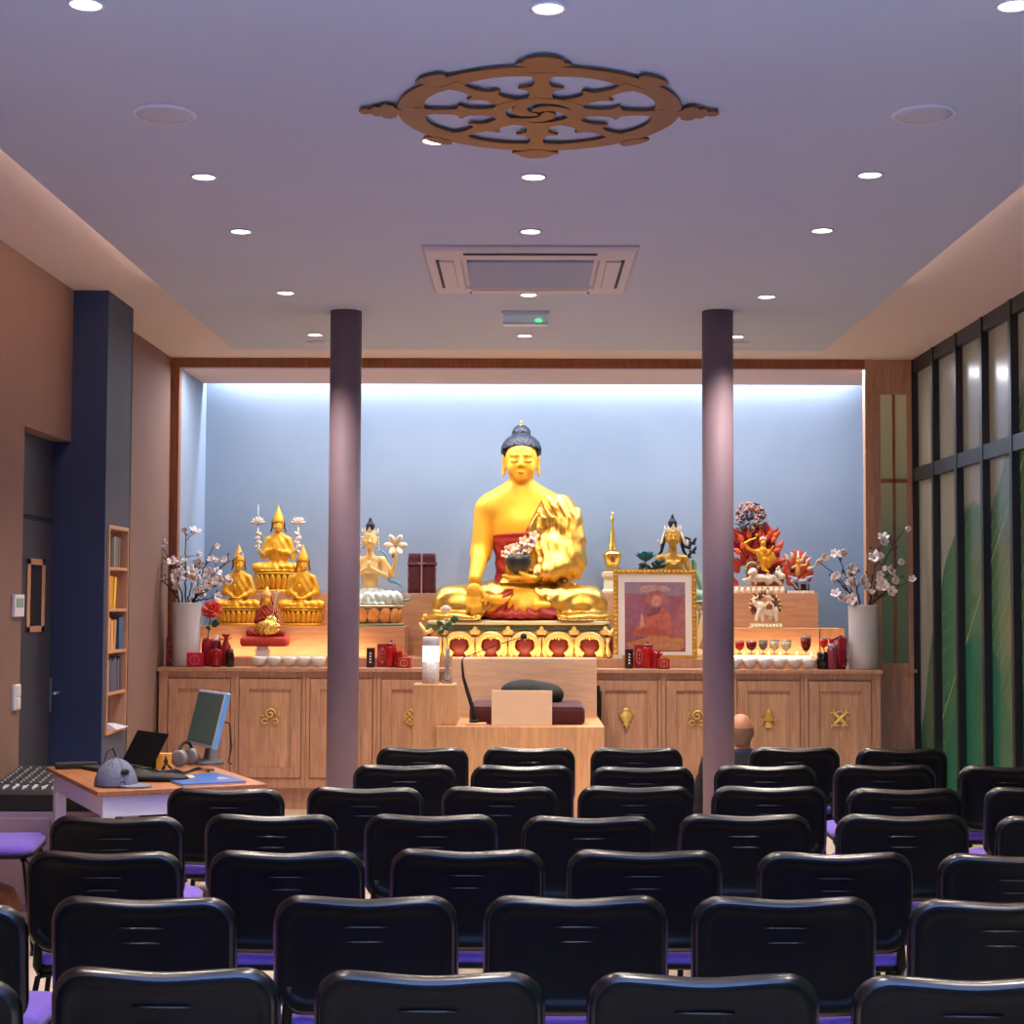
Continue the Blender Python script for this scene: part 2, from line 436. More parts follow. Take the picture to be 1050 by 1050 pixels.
def leaf_glass(name, a=(122, 114, 98), es=0.22):
    m = bpy.data.materials.new(name); m.use_nodes = True
    nt = m.node_tree; N = nt.nodes; L = nt.links; b = N['Principled BSDF']
    b.inputs['Roughness'].default_value = 0.22
    tc = N.new('ShaderNodeTexCoord'); s = N.new('ShaderNodeSeparateXYZ'); L.new(tc.outputs['Object'], s.inputs['Vector'])
    def mt(op, x, y=None, z=None):
        q = N.new('ShaderNodeMath'); q.operation = op
        for i, v in enumerate((x, y, z)):
            if v is None: continue
            if isinstance(v, (int, float)): q.inputs[i].default_value = v
            else: L.new(v, q.inputs[i])
        return q.outputs[0]
    Y, Z = s.outputs['Y'], s.outputs['Z']
    nz = N.new('ShaderNodeTexNoise'); nz.inputs['Scale'].default_value = 2.2; L.new(tc.outputs['Object'], nz.inputs['Vector'])
    wob = mt('MULTIPLY', mt('SUBTRACT', nz.outputs['Fac'], 0.5), 0.25)
    def sq(c): t = mt('SUBTRACT', Y, c); return mt('MULTIPLY', t, t)
    f1 = mt('SUBTRACT', 2.22, mt('MULTIPLY', sq(11.35), 0.72))
    f2 = mt('MINIMUM', mt('ADD', 2.1, mt('MULTIPLY', mt('SUBTRACT', 10.95, Y), 1.15)), 2.95)
    top = mt('ADD', mt('MAXIMUM', f1, f2), wob)
    def edge(h, wd=0.03): 
        q = N.new('ShaderNodeMapRange'); L.new(mt('SUBTRACT', h, Z), q.inputs['Value'])
        q.inputs['From Min'].default_value = -wd; q.inputs['From Max'].default_value = wd
        return q.outputs[0]
    m1 = edge(top)
    f3 = mt('SUBTRACT', 1.35, mt('MULTIPLY', sq(11.2), 1.1))
    f4 = mt('SUBTRACT', 1.15, mt('MULTIPLY', sq(9.9), 0.9))
    m2 = edge(mt('ADD', mt('MAXIMUM', f3, f4), wob))
    # fine veins fanning over the leaves
    v1 = mt('ABSOLUTE', mt('SINE', mt('MULTIPLY', mt('ADD', Z, mt('MULTIPLY', sq(12.6), -0.22)), 24)))
    vein = mt('MULTIPLY', mt('LESS_THAN', v1, 0.13), 0.30)
    mid = mt('ABSOLUTE', mt('SUBTRACT', Z, mt('ADD', 0.4, mt('MULTIPLY', mt('SUBTRACT', 12.6, Y), 0.85))))
    vein = mt('MAXIMUM', vein, mt('MULTIPLY', mt('LESS_THAN', mid, 0.012), 0.6))
    def mix(f, c1, c2):
        q = N.new('ShaderNodeMix'); q.data_type = 'RGBA'
        if isinstance(f, float): q.inputs['Factor'].default_value = f
        else: L.new(f, q.inputs['Factor'])
        for v, k in ((c1, 'A'), (c2, 'B')):
            sk = [i for i in q.inputs if i.name == k and i.type == 'RGBA'][0]
            if isinstance(v, tuple): sk.default_value = v
            else: L.new(v, sk)
        return [o for o in q.outputs if o.type == 'RGBA'][0]
    zr = N.new('ShaderNodeMapRange'); L.new(Z, zr.inputs['Value']); zr.inputs['From Min'].default_value = 0.2; zr.inputs['From Max'].default_value = 2.6
    leafc = mix(zr.outputs[0], lin((38, 92, 68)), lin((88, 98, 62)))
    yr = N.new('ShaderNodeMapRange'); L.new(Y, yr.inputs['Value']); yr.inputs['From Min'].default_value = 9.6; yr.inputs['From Max'].default_value = 12
    leafc = mix(yr.outputs[0], leafc, lin((52, 84, 58)))
    leafc = mix(vein, leafc, lin((116, 138, 100)))
    c = mix(m1, lin(a), leafc)
    c = mix(m2, c, mix(vein, lin((28, 82, 60)), lin((70, 116, 84))))
    L.new(c, b.inputs['Base Color']); L.new(c, b.inputs['Emission Color']); b.inputs['Emission Strength'].default_value = es  # added glow stands in for light coming through the frosted glass
    return m
M['leafglass'] = leaf_glass('leaf_print_glass')
def small_glass():
    m = mat('green_reeded_glass', (104, 112, 70), 0.3)
    nt = m.node_tree; b = nt.nodes['Principled BSDF']
    tc = nt.nodes.new('ShaderNodeTexCoord'); s = nt.nodes.new('ShaderNodeSeparateXYZ'); nt.links.new(tc.outputs['Object'], s.inputs['Vector'])
    mr = nt.nodes.new('ShaderNodeMapRange'); mr.inputs['From Min'].default_value = 1.1; mr.inputs['From Max'].default_value = 3.2
    nt.links.new(s.outputs['Z'], mr.inputs['Value'])
    r = nt.nodes.new('ShaderNodeValToRGB'); e = r.color_ramp.elements
    e[0].color = lin((70, 84, 60)); e[1].color = lin((160, 148, 112)); e.new(0.42).color = lin((92, 104, 78)); e.new(0.62).color = lin((128, 124, 92))
    nt.links.new(mr.outputs[0], r.inputs['Fac']); nt.links.new(r.outputs['Color'], b.inputs['Base Color'])
    nt.links.new(r.outputs['Color'], b.inputs['Emission Color']); b.inputs['Emission Strength'].default_value = 0.25  # glow put into the pane to brighten it as if backlit
    return m
w1 = sroot('window_1')
MB().box(2.775, 2.985, YN + 0.0, YN + 0.01, 1.10, 3.19).build('pane', small_glass(), w1)
q = MB(); q.box(2.872, 2.892, YN - 0.015, YN + 0.02, 1.10, 3.19); q.box(2.775, 2.985, YN - 0.015, YN + 0.02, 2.50, 2.53)
q.build('glazing_bar', M['oak_dark'], w1)
# glass wall on the right
w2 = sroot('window_2')
ys = [12.9 - 0.655 * i for i in range(0, 26)]
for i, y in enumerate(ys[:-1]):
    for z0, z1 in ((0.06, 2.52), (2.60, ZC - 0.09)):
        MB().box(XR + 0.03, XR + 0.04, ys[i + 1] + 0.02, y - 0.02, z0, z1).build('pane', M['leafglass'], w2)
for y in ys:
    MB().box(XR - 0.02, XR + 0.06, y - 0.028, y + 0.028, 0.0, ZC).build('mullion', M['darkmetal'], w2)
MB().box(XR - 0.012, XR + 0.05, BACK, YN, ZC - 0.10, ZC).build('head_rail', M['darkmetal'], w2)
MB().box(XR - 0.015, XR + 0.05, BACK, YN, 2.51, 2.61).build('transom', M['darkmetal'], w2)
MB().box(XR - 0.012, XR + 0.05, BACK, YN, 0, 0.07).build('sill_rail', M['darkmetal'], w2)
struct(MB().box(XR + 0.06, XR + 0.2, BACK, YN, 0, ZC), 'wall_right', M['wall'])

# door in the recess
d = sroot('door_1')
dx = XL - 0.10
MB().box(dx - 0.02, dx, DY0 + 0.01, DY1 - 0.01, 0.01, 2.03).build('door_leaf', M['door'], d, bevel=0.003)
MB().box(dx - 0.02, dx - 0.004, DY0 + 0.01, DY1 - 0.01, 2.06, DZ).build('transom_panel', M['door'], d, bevel=0.003)
q = MB(); a0, a1 = PX(27, 600, dx).y, PX(45, 600, dx).y
zt, zb = PX(36, 573, dx).z, PX(36, 648, dx).z
for b_ in ((a0, a1, zt - 0.035, zt), (a0, a1, zb, zb + 0.035), (a0, a0 + 0.06, zb, zt), (a1 - 0.06, a1, zb, zt)):
    q.box(dx, dx + 0.008, b_[0], b_[1], b_[2], b_[3])
q.build('vision_frame', M['oak'], d, bevel=0.002)
MB().box(dx, dx + 0.006, a0 + 0.06, a1 - 0.06, zb + 0.035, zt - 0.035).build('vision_glass', mat('dark_glass', (52, 46, 44), 0.1), d)
h0 = PX(52, 710, dx)
q = MB(); q.box(dx, dx + 0.008, h0.y - 0.02, h0.y + 0.02, h0.z - 0.12, h0.z + 0.09)
q.tube([(dx + 0.005, h0.y, h0.z), (dx + 0.05, h0.y, h0.z), (dx + 0.055, h0.y - 0.02, h0.z), (dx + 0.055, h0.y - 0.13, h0.z)], 0.009)
q.build('door_handle', M['steel'], d)
# wall switches
def wallbox(px, py, w_, h_, nm, lab, cat):
    y = PX(px, py, XL).y; z = PX(px, py, XL).z
    t = thing(nm, lab, cat, (XL, y, z))
    MB().box(0.0, 0.018, -w_ / 2, w_ / 2, -h_ / 2, h_ / 2).build('cover', M['whitep'], t, bevel=0.003)
    return t
t = wallbox(17, 621, 0.17, 0.12, 'thermostat', 'white wall thermostat with a small green screen beside the dark door', 'thermostat')
MB().box(0.018, 0.021, -0.06, 0.06, -0.01, 0.04).build('screen', mat('lcd_green', (120, 170, 150), 0.3), t)
t = wallbox(15, 715, 0.10, 0.14, 'light_switch', 'tall white light switch plate on the brown wall below the thermostat', 'switch')
for k in (-1, 1):
    MB().box(0.018, 0.024, -0.035, 0.035, k * 0.034 - 0.028, k * 0.034 + 0.028).build('rocker', M['white'], t, bevel=0.002)

# bookcase in the pier
bc = thing('bookcase', 'narrow oak bookcase set into the side of the navy pier', 'bookcase', (px1, SY0, SZ0))
D = 0.17; W_ = SY1 - SY0; H_ = SZ1 - SZ0
q = MB(); q.box(-D, 0.012, 0.001, 0.022, 0.001, H_); q.box(-D, 0.012, W_ - 0.022, W_ - 0.001, 0.001, H_)
q.box(-D, 0.012, 0.022, W_ - 0.022, H_ - 0.022, H_); q.box(-D, 0.012, 0.022, W_ - 0.022, 0.001, 0.022); q.box(-D, -D + 0.01, 0.022, W_ - 0.022, 0.022, H_ - 0.022)
q.build('carcass', M['oak'], bc)
sh = [SZ0 + 0.022] + [SZ0 + H_ * k / 5 for k in (1, 2, 3, 4)]
for k in (1, 2, 3, 4):
    MB().box(-D + 0.01, 0.008, 0.022, W_ - 0.022, H_ * k / 5 - 0.018, H_ * k / 5).build('shelf', M['oak'], bc)
def book(y0, wd, hgt, zb_, col, lab, grp, lean=0.0, dep=0.14):
    t = thing('book', lab, 'book', (px1 - 0.002, y0, zb_), 0, grp)
    t.rotation_euler = (-lean, 0, 0)
    m_ = mat('book_cover', col, 0.5)
    q = MB(); q.box(-dep, -dep + 0.002, 0, wd, 0, hgt)
    q = MB(); q.box(-dep, 0, 0, 0.002, 0, hgt); q.box(-dep, 0, wd - 0.002, wd, 0, hgt); q.box(-0.003, 0, 0, wd, 0, hgt)
    q.build('cover', m_, t); MB().box(-dep, -0.003, 0.002, wd - 0.002, 0.003, hgt - 0.004).build('pages', M['cream'], t)
lv = [sh[i] + 0.001 for i in range(5)]
y = SY0 + 0.035
for i, (wd, hg, c, lb) in enumerate([(0.07, 0.17, (52, 46, 42), 'thick dark brown book'), (0.06, 0.18, (70, 62, 54), 'dark taupe book beside the thick brown one'), (0.045, 0.19, (150, 142, 132), 'light grey book'), (0.05, 0.19, (120, 112, 104), 'mid grey book'), (0.05, 0.185, (96, 90, 84), 'charcoal grey book at the right end')]):
    book(y, wd, hg, lv[4], c, lb + ' on the top shelf of the bookcase', 'books on the top shelf'); y += wd + 0.006
book(SY0 + 0.05, 0.12, 0.20, lv[3], (206, 140, 24), 'thick orange-yellow book on the second shelf of the bookcase', 'books on the second shelf', 0.0)
book(SY0 + 0.176, 0.055, 0.20, lv[3], (232, 184, 40), 'thin bright yellow book leaning on the second shelf', 'books on the second shelf', 0.14)
book(SY0 + 0.03, 0.09, 0.20, lv[2], (206, 150, 112), 'pale salmon book at the left of the middle shelf', 'books on the middle shelf')
book(SY0 + 0.13, 0.06, 0.18, lv[2], (222, 172, 120), 'cream orange book upright on the middle shelf', 'books on the middle shelf')
book(SY0 + 0.196, 0.05, 0.19, lv[2], (210, 140, 80), 'tan orange book leaning on the middle shelf', 'books on the middle shelf', 0.12)
book(SY0 + 0.33, 0.12, 0.20, lv[2], (22, 84, 122), 'thick teal blue book on the middle shelf', 'books on the middle shelf')
y = SY0 + 0.03
for i in range(9):
    c = random.choice([(92, 98, 118), (128, 132, 146), (70, 78, 104), (54, 62, 92)]) if i != 8 else (40, 48, 80)
    book(y, 0.036, 0.185 + 0.012 * (i % 3), lv[1], c, 'slim %s booklet, number %s from the left on the fourth shelf' % ('blue-grey' if i % 2 else 'slate', ['one', 'two', 'three', 'four', 'five', 'six', 'seven', 'eight', 'nine'][i]), 'slim booklets on the fourth shelf'); y += 0.042
book(SY0 + 0.03, 0.05, 0.20, lv[0], (24, 22, 24), 'black book standing on the bottom shelf of the bookcase', 'books on the bottom shelf')
q = MB()
for k in range(6): q.box(-0.13 + 0.004 * k, 0.05 - 0.012 * k, -0.14 + 0.01 * k, 0.14 - 0.02 * k, 0.005 * k, 0.005 * k + 0.004)
tag(q.build('paper_stack', M['whitep'], loc=(px1 - 0.01, SY0 + 0.30, lv[0])), 'loose stack of white papers on the bottom shelf of the bookcase', 'papers')

# columns
for (xa, xb, yt, lab) in ((338.5, 371, 319, 'round mauve column left of the big golden statue'), (720, 752, 319, 'round mauve column right of the big golden statue')):
    p_ = PZ((xa + xb) / 2, yt, ZS); y = p_.y + 0.02
    t = MB()
    r_ = (xb - xa) / 2 / FPX * y
    t.lathe([(r_, 0.0), (r_, ZS - 0.0005)], (0, 0, 0), 40)
    tag(t.build('column', M['column'], loc=(p_.x, y, 0)), lab, 'column')

# ------------------------------------------------------------------ ceiling fittings
DL = [(562, 8), (88, 4), (1040, 5), (209, 181), (547, 181), (892, 179), (247, 237), (544, 237), (843, 236),
      (293, 300), (542, 302), (786, 304), (323, 343), (538, 344), (755, 345)]
DLL = ['beyond the wheel emblem at the top centre', 'at the top left corner', 'at the top right corner', 'left of and just past the wheel emblem', 'just past the wheel emblem in the middle', 'right of and just past the wheel emblem',
       'in the left file, level with the middle of the ceiling', 'touching the near edge of the air conditioner', 'in the right file, level with the air conditioner edge',
       'left of the air conditioner, near the left column', 'between the air conditioner and the emergency light', 'above and right of the right column top',
       'beside the left column top', 'below the emergency light, nearest the niche', 'just right of the right column top']
m_disc = mat('lamp_glow', (255, 244, 230), 0.5, emit=(255, 240, 222), es=9)
proto = None; DLP = []
for (px, py), lb in zip(DL, DLL):
    p_ = PZ(px, py, ZS); DLP.append(p_)
    lab = 'round recessed ceiling spotlight ' + lb
    if proto is None:
        proto = thing('downlight', lab, 'ceiling light', (p_.x, p_.y, ZS), 0, 'recessed ceiling spotlights')
        MB().lathe([(0.045, -0.0005), (0.056, -0.0005), (0.058, -0.004), (0.048, -0.006), (0.045, -0.0005)], (0, 0, 0), 28).build('bezel', M['whitep'], proto)
        MB().cyl((0, 0, -0.003), 0.0465, 0.002, 28).build('lamp_lens', m_disc, proto)
    else:
        copy_tree(proto, (p_.x, p_.y, ZS), None, lab)
m_spk = mat('speaker_grille', (196, 198, 204), 0.7, bump=0.2, bscale=300)
for px, py, rr, lb in ((169, 116, 0.118, 'large round white flush ceiling speaker at the upper left'), (947, 116, 0.118, 'large round white flush ceiling speaker at the upper right'),
                   (326, 351, 0.078, 'small round ceiling speaker beside the left column top'), (757, 352, 0.078, 'small round ceiling speaker beside the right column top')):
    p_ = PZ(px, py, ZS)
    t = thing('ceiling_speaker', lb, 'speaker', (p_.x, p_.y, ZS), 0, 'round ceiling speakers')
    MB().lathe([(rr - 0.012, -0.001), (rr, -0.001), (rr, -0.005), (rr - 0.006, -0.010), (rr - 0.012, -0.009)], (0, 0, 0), 40).build('rim', M['whitep'], t)
    MB().lathe([(rr - 0.012, -0.002), (rr - 0.014, -0.010), (rr * 0.6, -0.013), (0.02, -0.014)], (0, 0, 0), 40).build('grille', m_spk, t)

# ceiling cassette air conditioner
a, b_ = PZ(432, 251, ZS), PZ(656, 251, ZS); y1 = PZ(544, 297, ZS).y
W2 = (b_.x - a.x) / 2; D2 = (y1 - a.y) / 2
t = thing('air_conditioner', 'square white four-way ceiling cassette air conditioner with a grey grille', 'air conditioner', ((a.x + b_.x) / 2, (a.y + y1) / 2, ZS))
m_ac = mat('ac_white', (206, 200, 196), 0.5)
q = MB(); k = 0.17
lo = lambda sx, z: [(-sx * W2, -sx * D2, z), (sx * W2, -sx * D2, z), (sx * W2, sx * D2, z), (-sx * W2, sx * D2, z)]
q.loft([lo(1, -0.001), lo(1, -0.012), lo(0.97, -0.028), lo(0.66, -0.034), lo(0.64, -0.020)], True, False)
q.build('face_panel', m_ac, t)
g_ = mat('ac_grille', (156, 170, 196), 0.6)
nt = g_.node_tree; wv = nt.nodes.new('ShaderNodeTexWave'); wv.inputs['Scale'].default_value = 22; wv.bands_direction = 'Y'
tc = nt.nodes.new('ShaderNodeTexCoord'); nt.links.new(tc.outputs['Object'], wv.inputs['Vector'])
bp = nt.nodes.new('ShaderNodeBump'); bp.inputs['Strength'].default_value = 0.6; bp.inputs['Distance'].default_value = 0.01
nt.links.new(wv.outputs['Fac'], bp.inputs['Height']); nt.links.new(bp.outputs['Normal'], nt.nodes['Principled BSDF'].inputs['Normal'])
MB().box(-W2 * 0.6, W2 * 0.6, -D2 * 0.6, D2 * 0.6, -0.042, -0.021).build('intake_grille', g_, t, bevel=0.004)
for i in range(4):
    q = MB(); q.M = Matrix.Rotation(i * PI / 2, 4, 'Z')
    ww = W2 if i % 2 == 0 else D2; dd = D2 if i % 2 == 0 else W2
    q.box(-ww * 0.60, ww * 0.60, -dd * 0.86, -dd * 0.72, -0.040, -0.0300)
    q.build('louvre', m_ac, t, bevel=0.004)
    q = MB(); q.M = Matrix.Rotation(i * PI / 2, 4, 'Z')
    q.box(-ww * 0.62, ww * 0.62, -dd * 0.89, -dd * 0.86, -0.036, -0.0290)
    q.build('air_slot', mat('slot_dark', (28, 40, 66), 0.7), t)

# emergency light
p_ = PZ(539, 320, ZS)
t = thing('emergency_light', 'small white rectangular emergency light with a green lamp under the ceiling', 'emergency light', (p_.x, p_.y, ZS))
MB().box(-0.15, 0.15, -0.05, 0.05, -0.022, -0.0005).build('bracket', M['whitep'], t, bevel=0.004)
MB().box(-0.14, 0.14, -0.04, 0.04, -0.085, -0.022).build('diffuser', mat('frosted_plastic', (196, 214, 216), 0.35, emit=(200, 215, 215), es=0.12), t, bevel=0.008)
MB().box(-0.14, 0.14, -0.045, -0.04, -0.085, -0.07).build('strip', M['steel'], t)
q = MB(); q.ell((0.08, -0.042, -0.06), (0.022, 0.008, 0.012)); q.build('indicator', mat('green_led', (60, 220, 120), 0.4, emit=(60, 240, 120), es=2.0), t)

# wheel emblem, flat on the ceiling
RW = 0.518; c0 = PZ(557, 111, ZS)
wh = thing('wheel_emblem', 'large flat copper-coloured eight-spoked dharma wheel fixed to the ceiling', 'wheel emblem', (c0.x - 0.015, c0.y, ZS), R(1.0))
z0w, tw = -0.016, 0.009
def ring(r1, r0, n=96, wob=None):
    q = MB(); vs = []; fs = []
    for i in range(n):
        a_ = 2 * PI * i / n
        for r_ in (r1, r0):
            rr_ = r_(a_) if callable(r_) else r_
            for z in (z0w, z0w + tw): vs.append((rr_ * math.cos(a_), rr_ * math.sin(a_), z))
    for i in range(n):
        a_ = i * 4; b = ((i + 1) % n) * 4
        fs += [(a_, b, b + 1, a_ + 1), (a_ + 2, a_ + 3, b + 3, b + 2), (a_, a_ + 2, b + 2, b), (a_ + 1, b + 1, b + 3, a_ + 3)]
    q.add(vs, fs); return q
# rim: inner opening a rounded octagon with points toward the gaps
def inner(a_):
    u_ = abs(((a_ / (PI / 4)) % 1) - 0.5) * 2
    return RW * (0.835 - 0.05 * u_ ** 2)
ring(RW, inner).build('rim', M['bronze'], wh)
o_ = ring(RW * 0.34, RW * 0.235).build('hub_ring', M['bronze'], wh); o_.location.z = -0.0024
for k in range(8):
    A = k * PI / 4
    q = MB(); q.M = Matrix.Rotation(A, 4, 'Z')
    S_ = [(0.29, 0.11), (0.36, 0.085), (0.43, 0.075), (0.49, 0.085), (0.52, 0.11), (0.545, 0.155), (0.565, 0.15), (0.575, 0.09), (0.60, 0.066),
          (0.66, 0.050), (0.74, 0.048), (0.82, 0.075), (0.88, 0.10)]
    up = [(x * RW, y_ * RW) for x, y_ in S_]; dn = [(x, -y_) for x, y_ in reversed(up)]
    q.prism(up + dn, tw, 'Z', z0w - 0.0012); q.build('spoke', M['bronze'], wh)
    q = MB(); q.M = Matrix.Rotation(A, 4, 'Z')
    big = k % 2 == 0
    F_ = ([(0.97, 0.05), (1.0, 0.07), (1.02, 0.14), (1.06, 0.165), (1.10, 0.15), (1.12, 0.10), (1.145, 0.115), (1.17, 0.10), (1.185, 0.05), (1.22, 0.062), (1.255, 0.05), (1.27, 0.0)]
          if big else [(0.97, 0.05), (1.0, 0.10), (1.03, 0.13), (1.07, 0.12), (1.09, 0.06), (1.10, 0.0)])
    if k in (2, 6): F_ = [(0.97, 0.05), (1.0, 0.08), (1.03, 0.17), (1.07, 0.18), (1.10, 0.13), (1.13, 0.125), (1.17, 0.10), (1.20, 0.05), (1.205, 0.0)]
    up = [(x * RW, y_ * RW) for x, y_ in F_]; dn = [(x, -y_) for x, y_ in reversed(up[:-1])]
    q.prism(up + dn, tw, 'Z', z0w - 0.0018); q.build('finial', M['bronze'], wh)
for k in range(3):
    q = MB(); pts = []
    for i in range(15):
        s_ = i / 14; a_ = k * 2 * PI / 3 + s_ * 2.5; r_ = RW * (0.03 + 0.21 * s_)
        pts.append((r_ * math.cos(a_), r_ * math.sin(a_)))
    out = []; inn = []
    for i, p2 in enumerate(pts):
        a2 = Vector(pts[min(i + 1, 14)]) - Vector(pts[max(i - 1, 0)]); n2 = Vector((-a2.y, a2.x)).normalized(); wd = 0.010 + 0.020 * math.sin(PI * min(1, i / 14 * 0.9 + 0.1))
        out.append(tuple(Vector(p2) + n2 * wd)); inn.append(tuple(Vector(p2) - n2 * wd))
    q.prism(out + inn[::-1], tw, 'Z', z0w - 0.0018); q.build('hub_swirl', M['bronze'], wh)
q = MB()
for k in range(8): q.cyl((math.cos(k * PI / 4) * RW * 0.94, math.sin(k * PI / 4) * RW * 0.94, z0w + tw - 0.002), 0.008, -z0w - tw, 8)
q.build('spacer_pin', M['steel'], wh)
q = MB(); pl = PZ(446, 144, ZS)
lw = thing('downlight', 'recessed ceiling spotlight shining under the rim of the wheel emblem', 'ceiling light', (pl.x, pl.y, ZS), 0, 'recessed ceiling spotlights')
MB().cyl((0, 0, -0.003), 0.0465, 0.002, 28).build('lamp_lens', m_disc, lw)
MB().lathe([(0.045, -0.0005), (0.056, -0.0005), (0.058, -0.004), (0.048, -0.006), (0.045, -0.0005)], (0, 0, 0), 28).build('bezel', M['whitep'], lw)
# ------------------------------------------------------------------ altar cabinets
CF = 12.52; ZT = 1.063
CX0, CX1 = PY(163, 690, CF).x, PY(903, 690, CF).x
pitch = (CX1 - CX0 - 0.08) / 10
struct(MB().box(CX0 + 0.004, CX1 - 0.004, CF + 0.045, CF + 0.16, 0, 0.155), 'baseboard_altar', M['oak'])
tag(MB().box(CX0 - 0.01, CX1 + 0.012, CF - 0.03, YB - 0.01, ZT - 0.03, ZT).build('worktop', M['oak'], bevel=0.003), 'long oak worktop along the whole row of altar cabinets', 'worktop')
def emblem(kind, par, x, z):
    q = MB(); y = -0.009
    T = lambda pts, r: q.tube([(x + a, y, z + b) for a, b in pts], r, 6)
    def circ(cx, cz, r_, n=18, a0=0, a1=2 * PI): return [(cx + r_ * math.cos(a0 + (a1 - a0) * i / n), cz + r_ * math.sin(a0 + (a1 - a0) * i / n)) for i in range(n + 1)]
    if kind == 0:      # shell coil with ribbons
        T([((0.05 - 0.0026 * i) * math.cos(i * .55), 0.02 + (0.05 - 0.0026 * i) * math.sin(i * .55)) for i in range(18)], 0.008)
        for s_ in (-1, 1):
            T([(s_ * 0.02, -0.03), (s_ * 0.05, -0.02), (s_ * 0.075, -0.045), (s_ * 0.05, -0.065), (s_ * 0.02, -0.05)], 0.006)
            T([(s_ * 0.055, 0.0), (s_ * 0.08, 0.015), (s_ * 0.075, 0.045)], 0.005)
    elif kind == 1:    # treasure vase
        q.lathe([(0.012, -0.07), (0.035, -0.062), (0.018, -0.045), (0.045, -0.01), (0.055, 0.02), (0.03, 0.045), (0.02, 0.055), (0.034, 0.066), (0.01, 0.085)], (x, y, z), 14, sy=0.25)
        for s_ in (-1, 1): T([(s_ * 0.05, 0.02), (s_ * 0.07, 0.045), (s_ * 0.06, 0.06)], 0.005)
        T([(0, -0.07), (0.01, -0.09), (-0.01, -0.11)], 0.008)
    elif kind == 2:    # parasol / banner
        q.lathe([(0.055, -0.02), (0.03, 0.02), (0.035, 0.02), (0.02, 0.05), (0.024, 0.05), (0.004, 0.085)], (x, y, z), 14, sy=0.25)
        q.lathe([(0.03, -0.06), (0.02, -0.02)], (x, y, z), 12, sy=0.25)
        for s_ in (-1, 1): T([(s_ * 0.04, -0.02), (s_ * 0.065, -0.005), (s_ * 0.055, -0.04), (s_ * 0.07, -0.055)], 0.005)
        q.ell((x, y, z - 0.07), (0.035, 0.008, 0.012))
    elif kind == 3:    # two crossed fish
        for s_ in (-1, 1):
            q.ell((x, y - 0.002, z), (0.075, 0.010, 0.016), rot=Matrix.Rotation(s_ * R(42), 3, 'Y'))
            T([(s_ * 0.05, 0.05), (s_ * 0.085, 0.05)], 0.006); T([(s_ * 0.05, 0.05), (s_ * 0.06, 0.085)], 0.006)
            T([(s_ * -0.05, -0.05), (s_ * -0.08, -0.07)], 0.006); T([(s_ * 0.02, -0.07), (s_ * 0.045, -0.055)], 0.005)
        T(circ(0, 0, 0.062), 0.004)
    elif kind == 4:    # endless knot
        for k in (-0.024, 0, 0.024):
            T([(k - 0.045, k * -1 - 0.045 + 0.0), (k + 0.045, -k + 0.045)], 0.005); T([(k - 0.045, k + 0.045), (k + 0.045, k - 0.045)], 0.005)
        T(circ(0, 0, 0.066), 0.004)
    elif kind == 5:    # lotus
        for a_ in (-60, -30, 0, 30, 60):
            q.ell((x + 0.035 * math.sin(R(a_)), y, z + 0.035 * math.cos(R(a_)) - 0.01), (0.014, 0.008, 0.042), rot=Matrix.Rotation(R(a_), 3, 'Y'))
        T([(0.0, -0.02), (0.02, -0.05), (-0.01, -0.08)], 0.006)
    else:              # wheel
        T(circ(0, 0, 0.05), 0.007); q.ell((x, y, z), (0.014, 0.008, 0.014))
        for k in range(4): T([(0.072 * math.cos(k * PI / 4), 0.072 * math.sin(k * PI / 4)), (-0.072 * math.cos(k * PI / 4), -0.072 * math.sin(k * PI / 4))], 0.004)
    c_ = Vector((x, 0, z))
    q.v = [Vector((c_.x + (p_.x - c_.x) * 0.86, p_.y, c_.z + (p_.z - c_.z) * 0.86)) for p_ in q.v]
    return q.build('door_emblem', M['brass'], par)
EK = [6, 0, 5, 4, 6, 5, 1, 0, 2, 3]
CL = ['leftmost oak altar cabinet, behind the tilted monitor', 'oak altar cabinet with a gold shell-shaped emblem, second from the left', 'oak altar cabinet partly behind the left column',
      'oak altar cabinet just left of the small side stand of the throne', 'oak altar cabinet hidden behind the left half of the throne', 'oak altar cabinet hidden behind the right half of the throne',
      'oak altar cabinet with a gold vase emblem, just right of the throne', 'oak altar cabinet behind the right column', 'oak altar cabinet with a gold parasol emblem, beside the bald person', 'rightmost oak altar cabinet with a gold crossed-fish emblem']
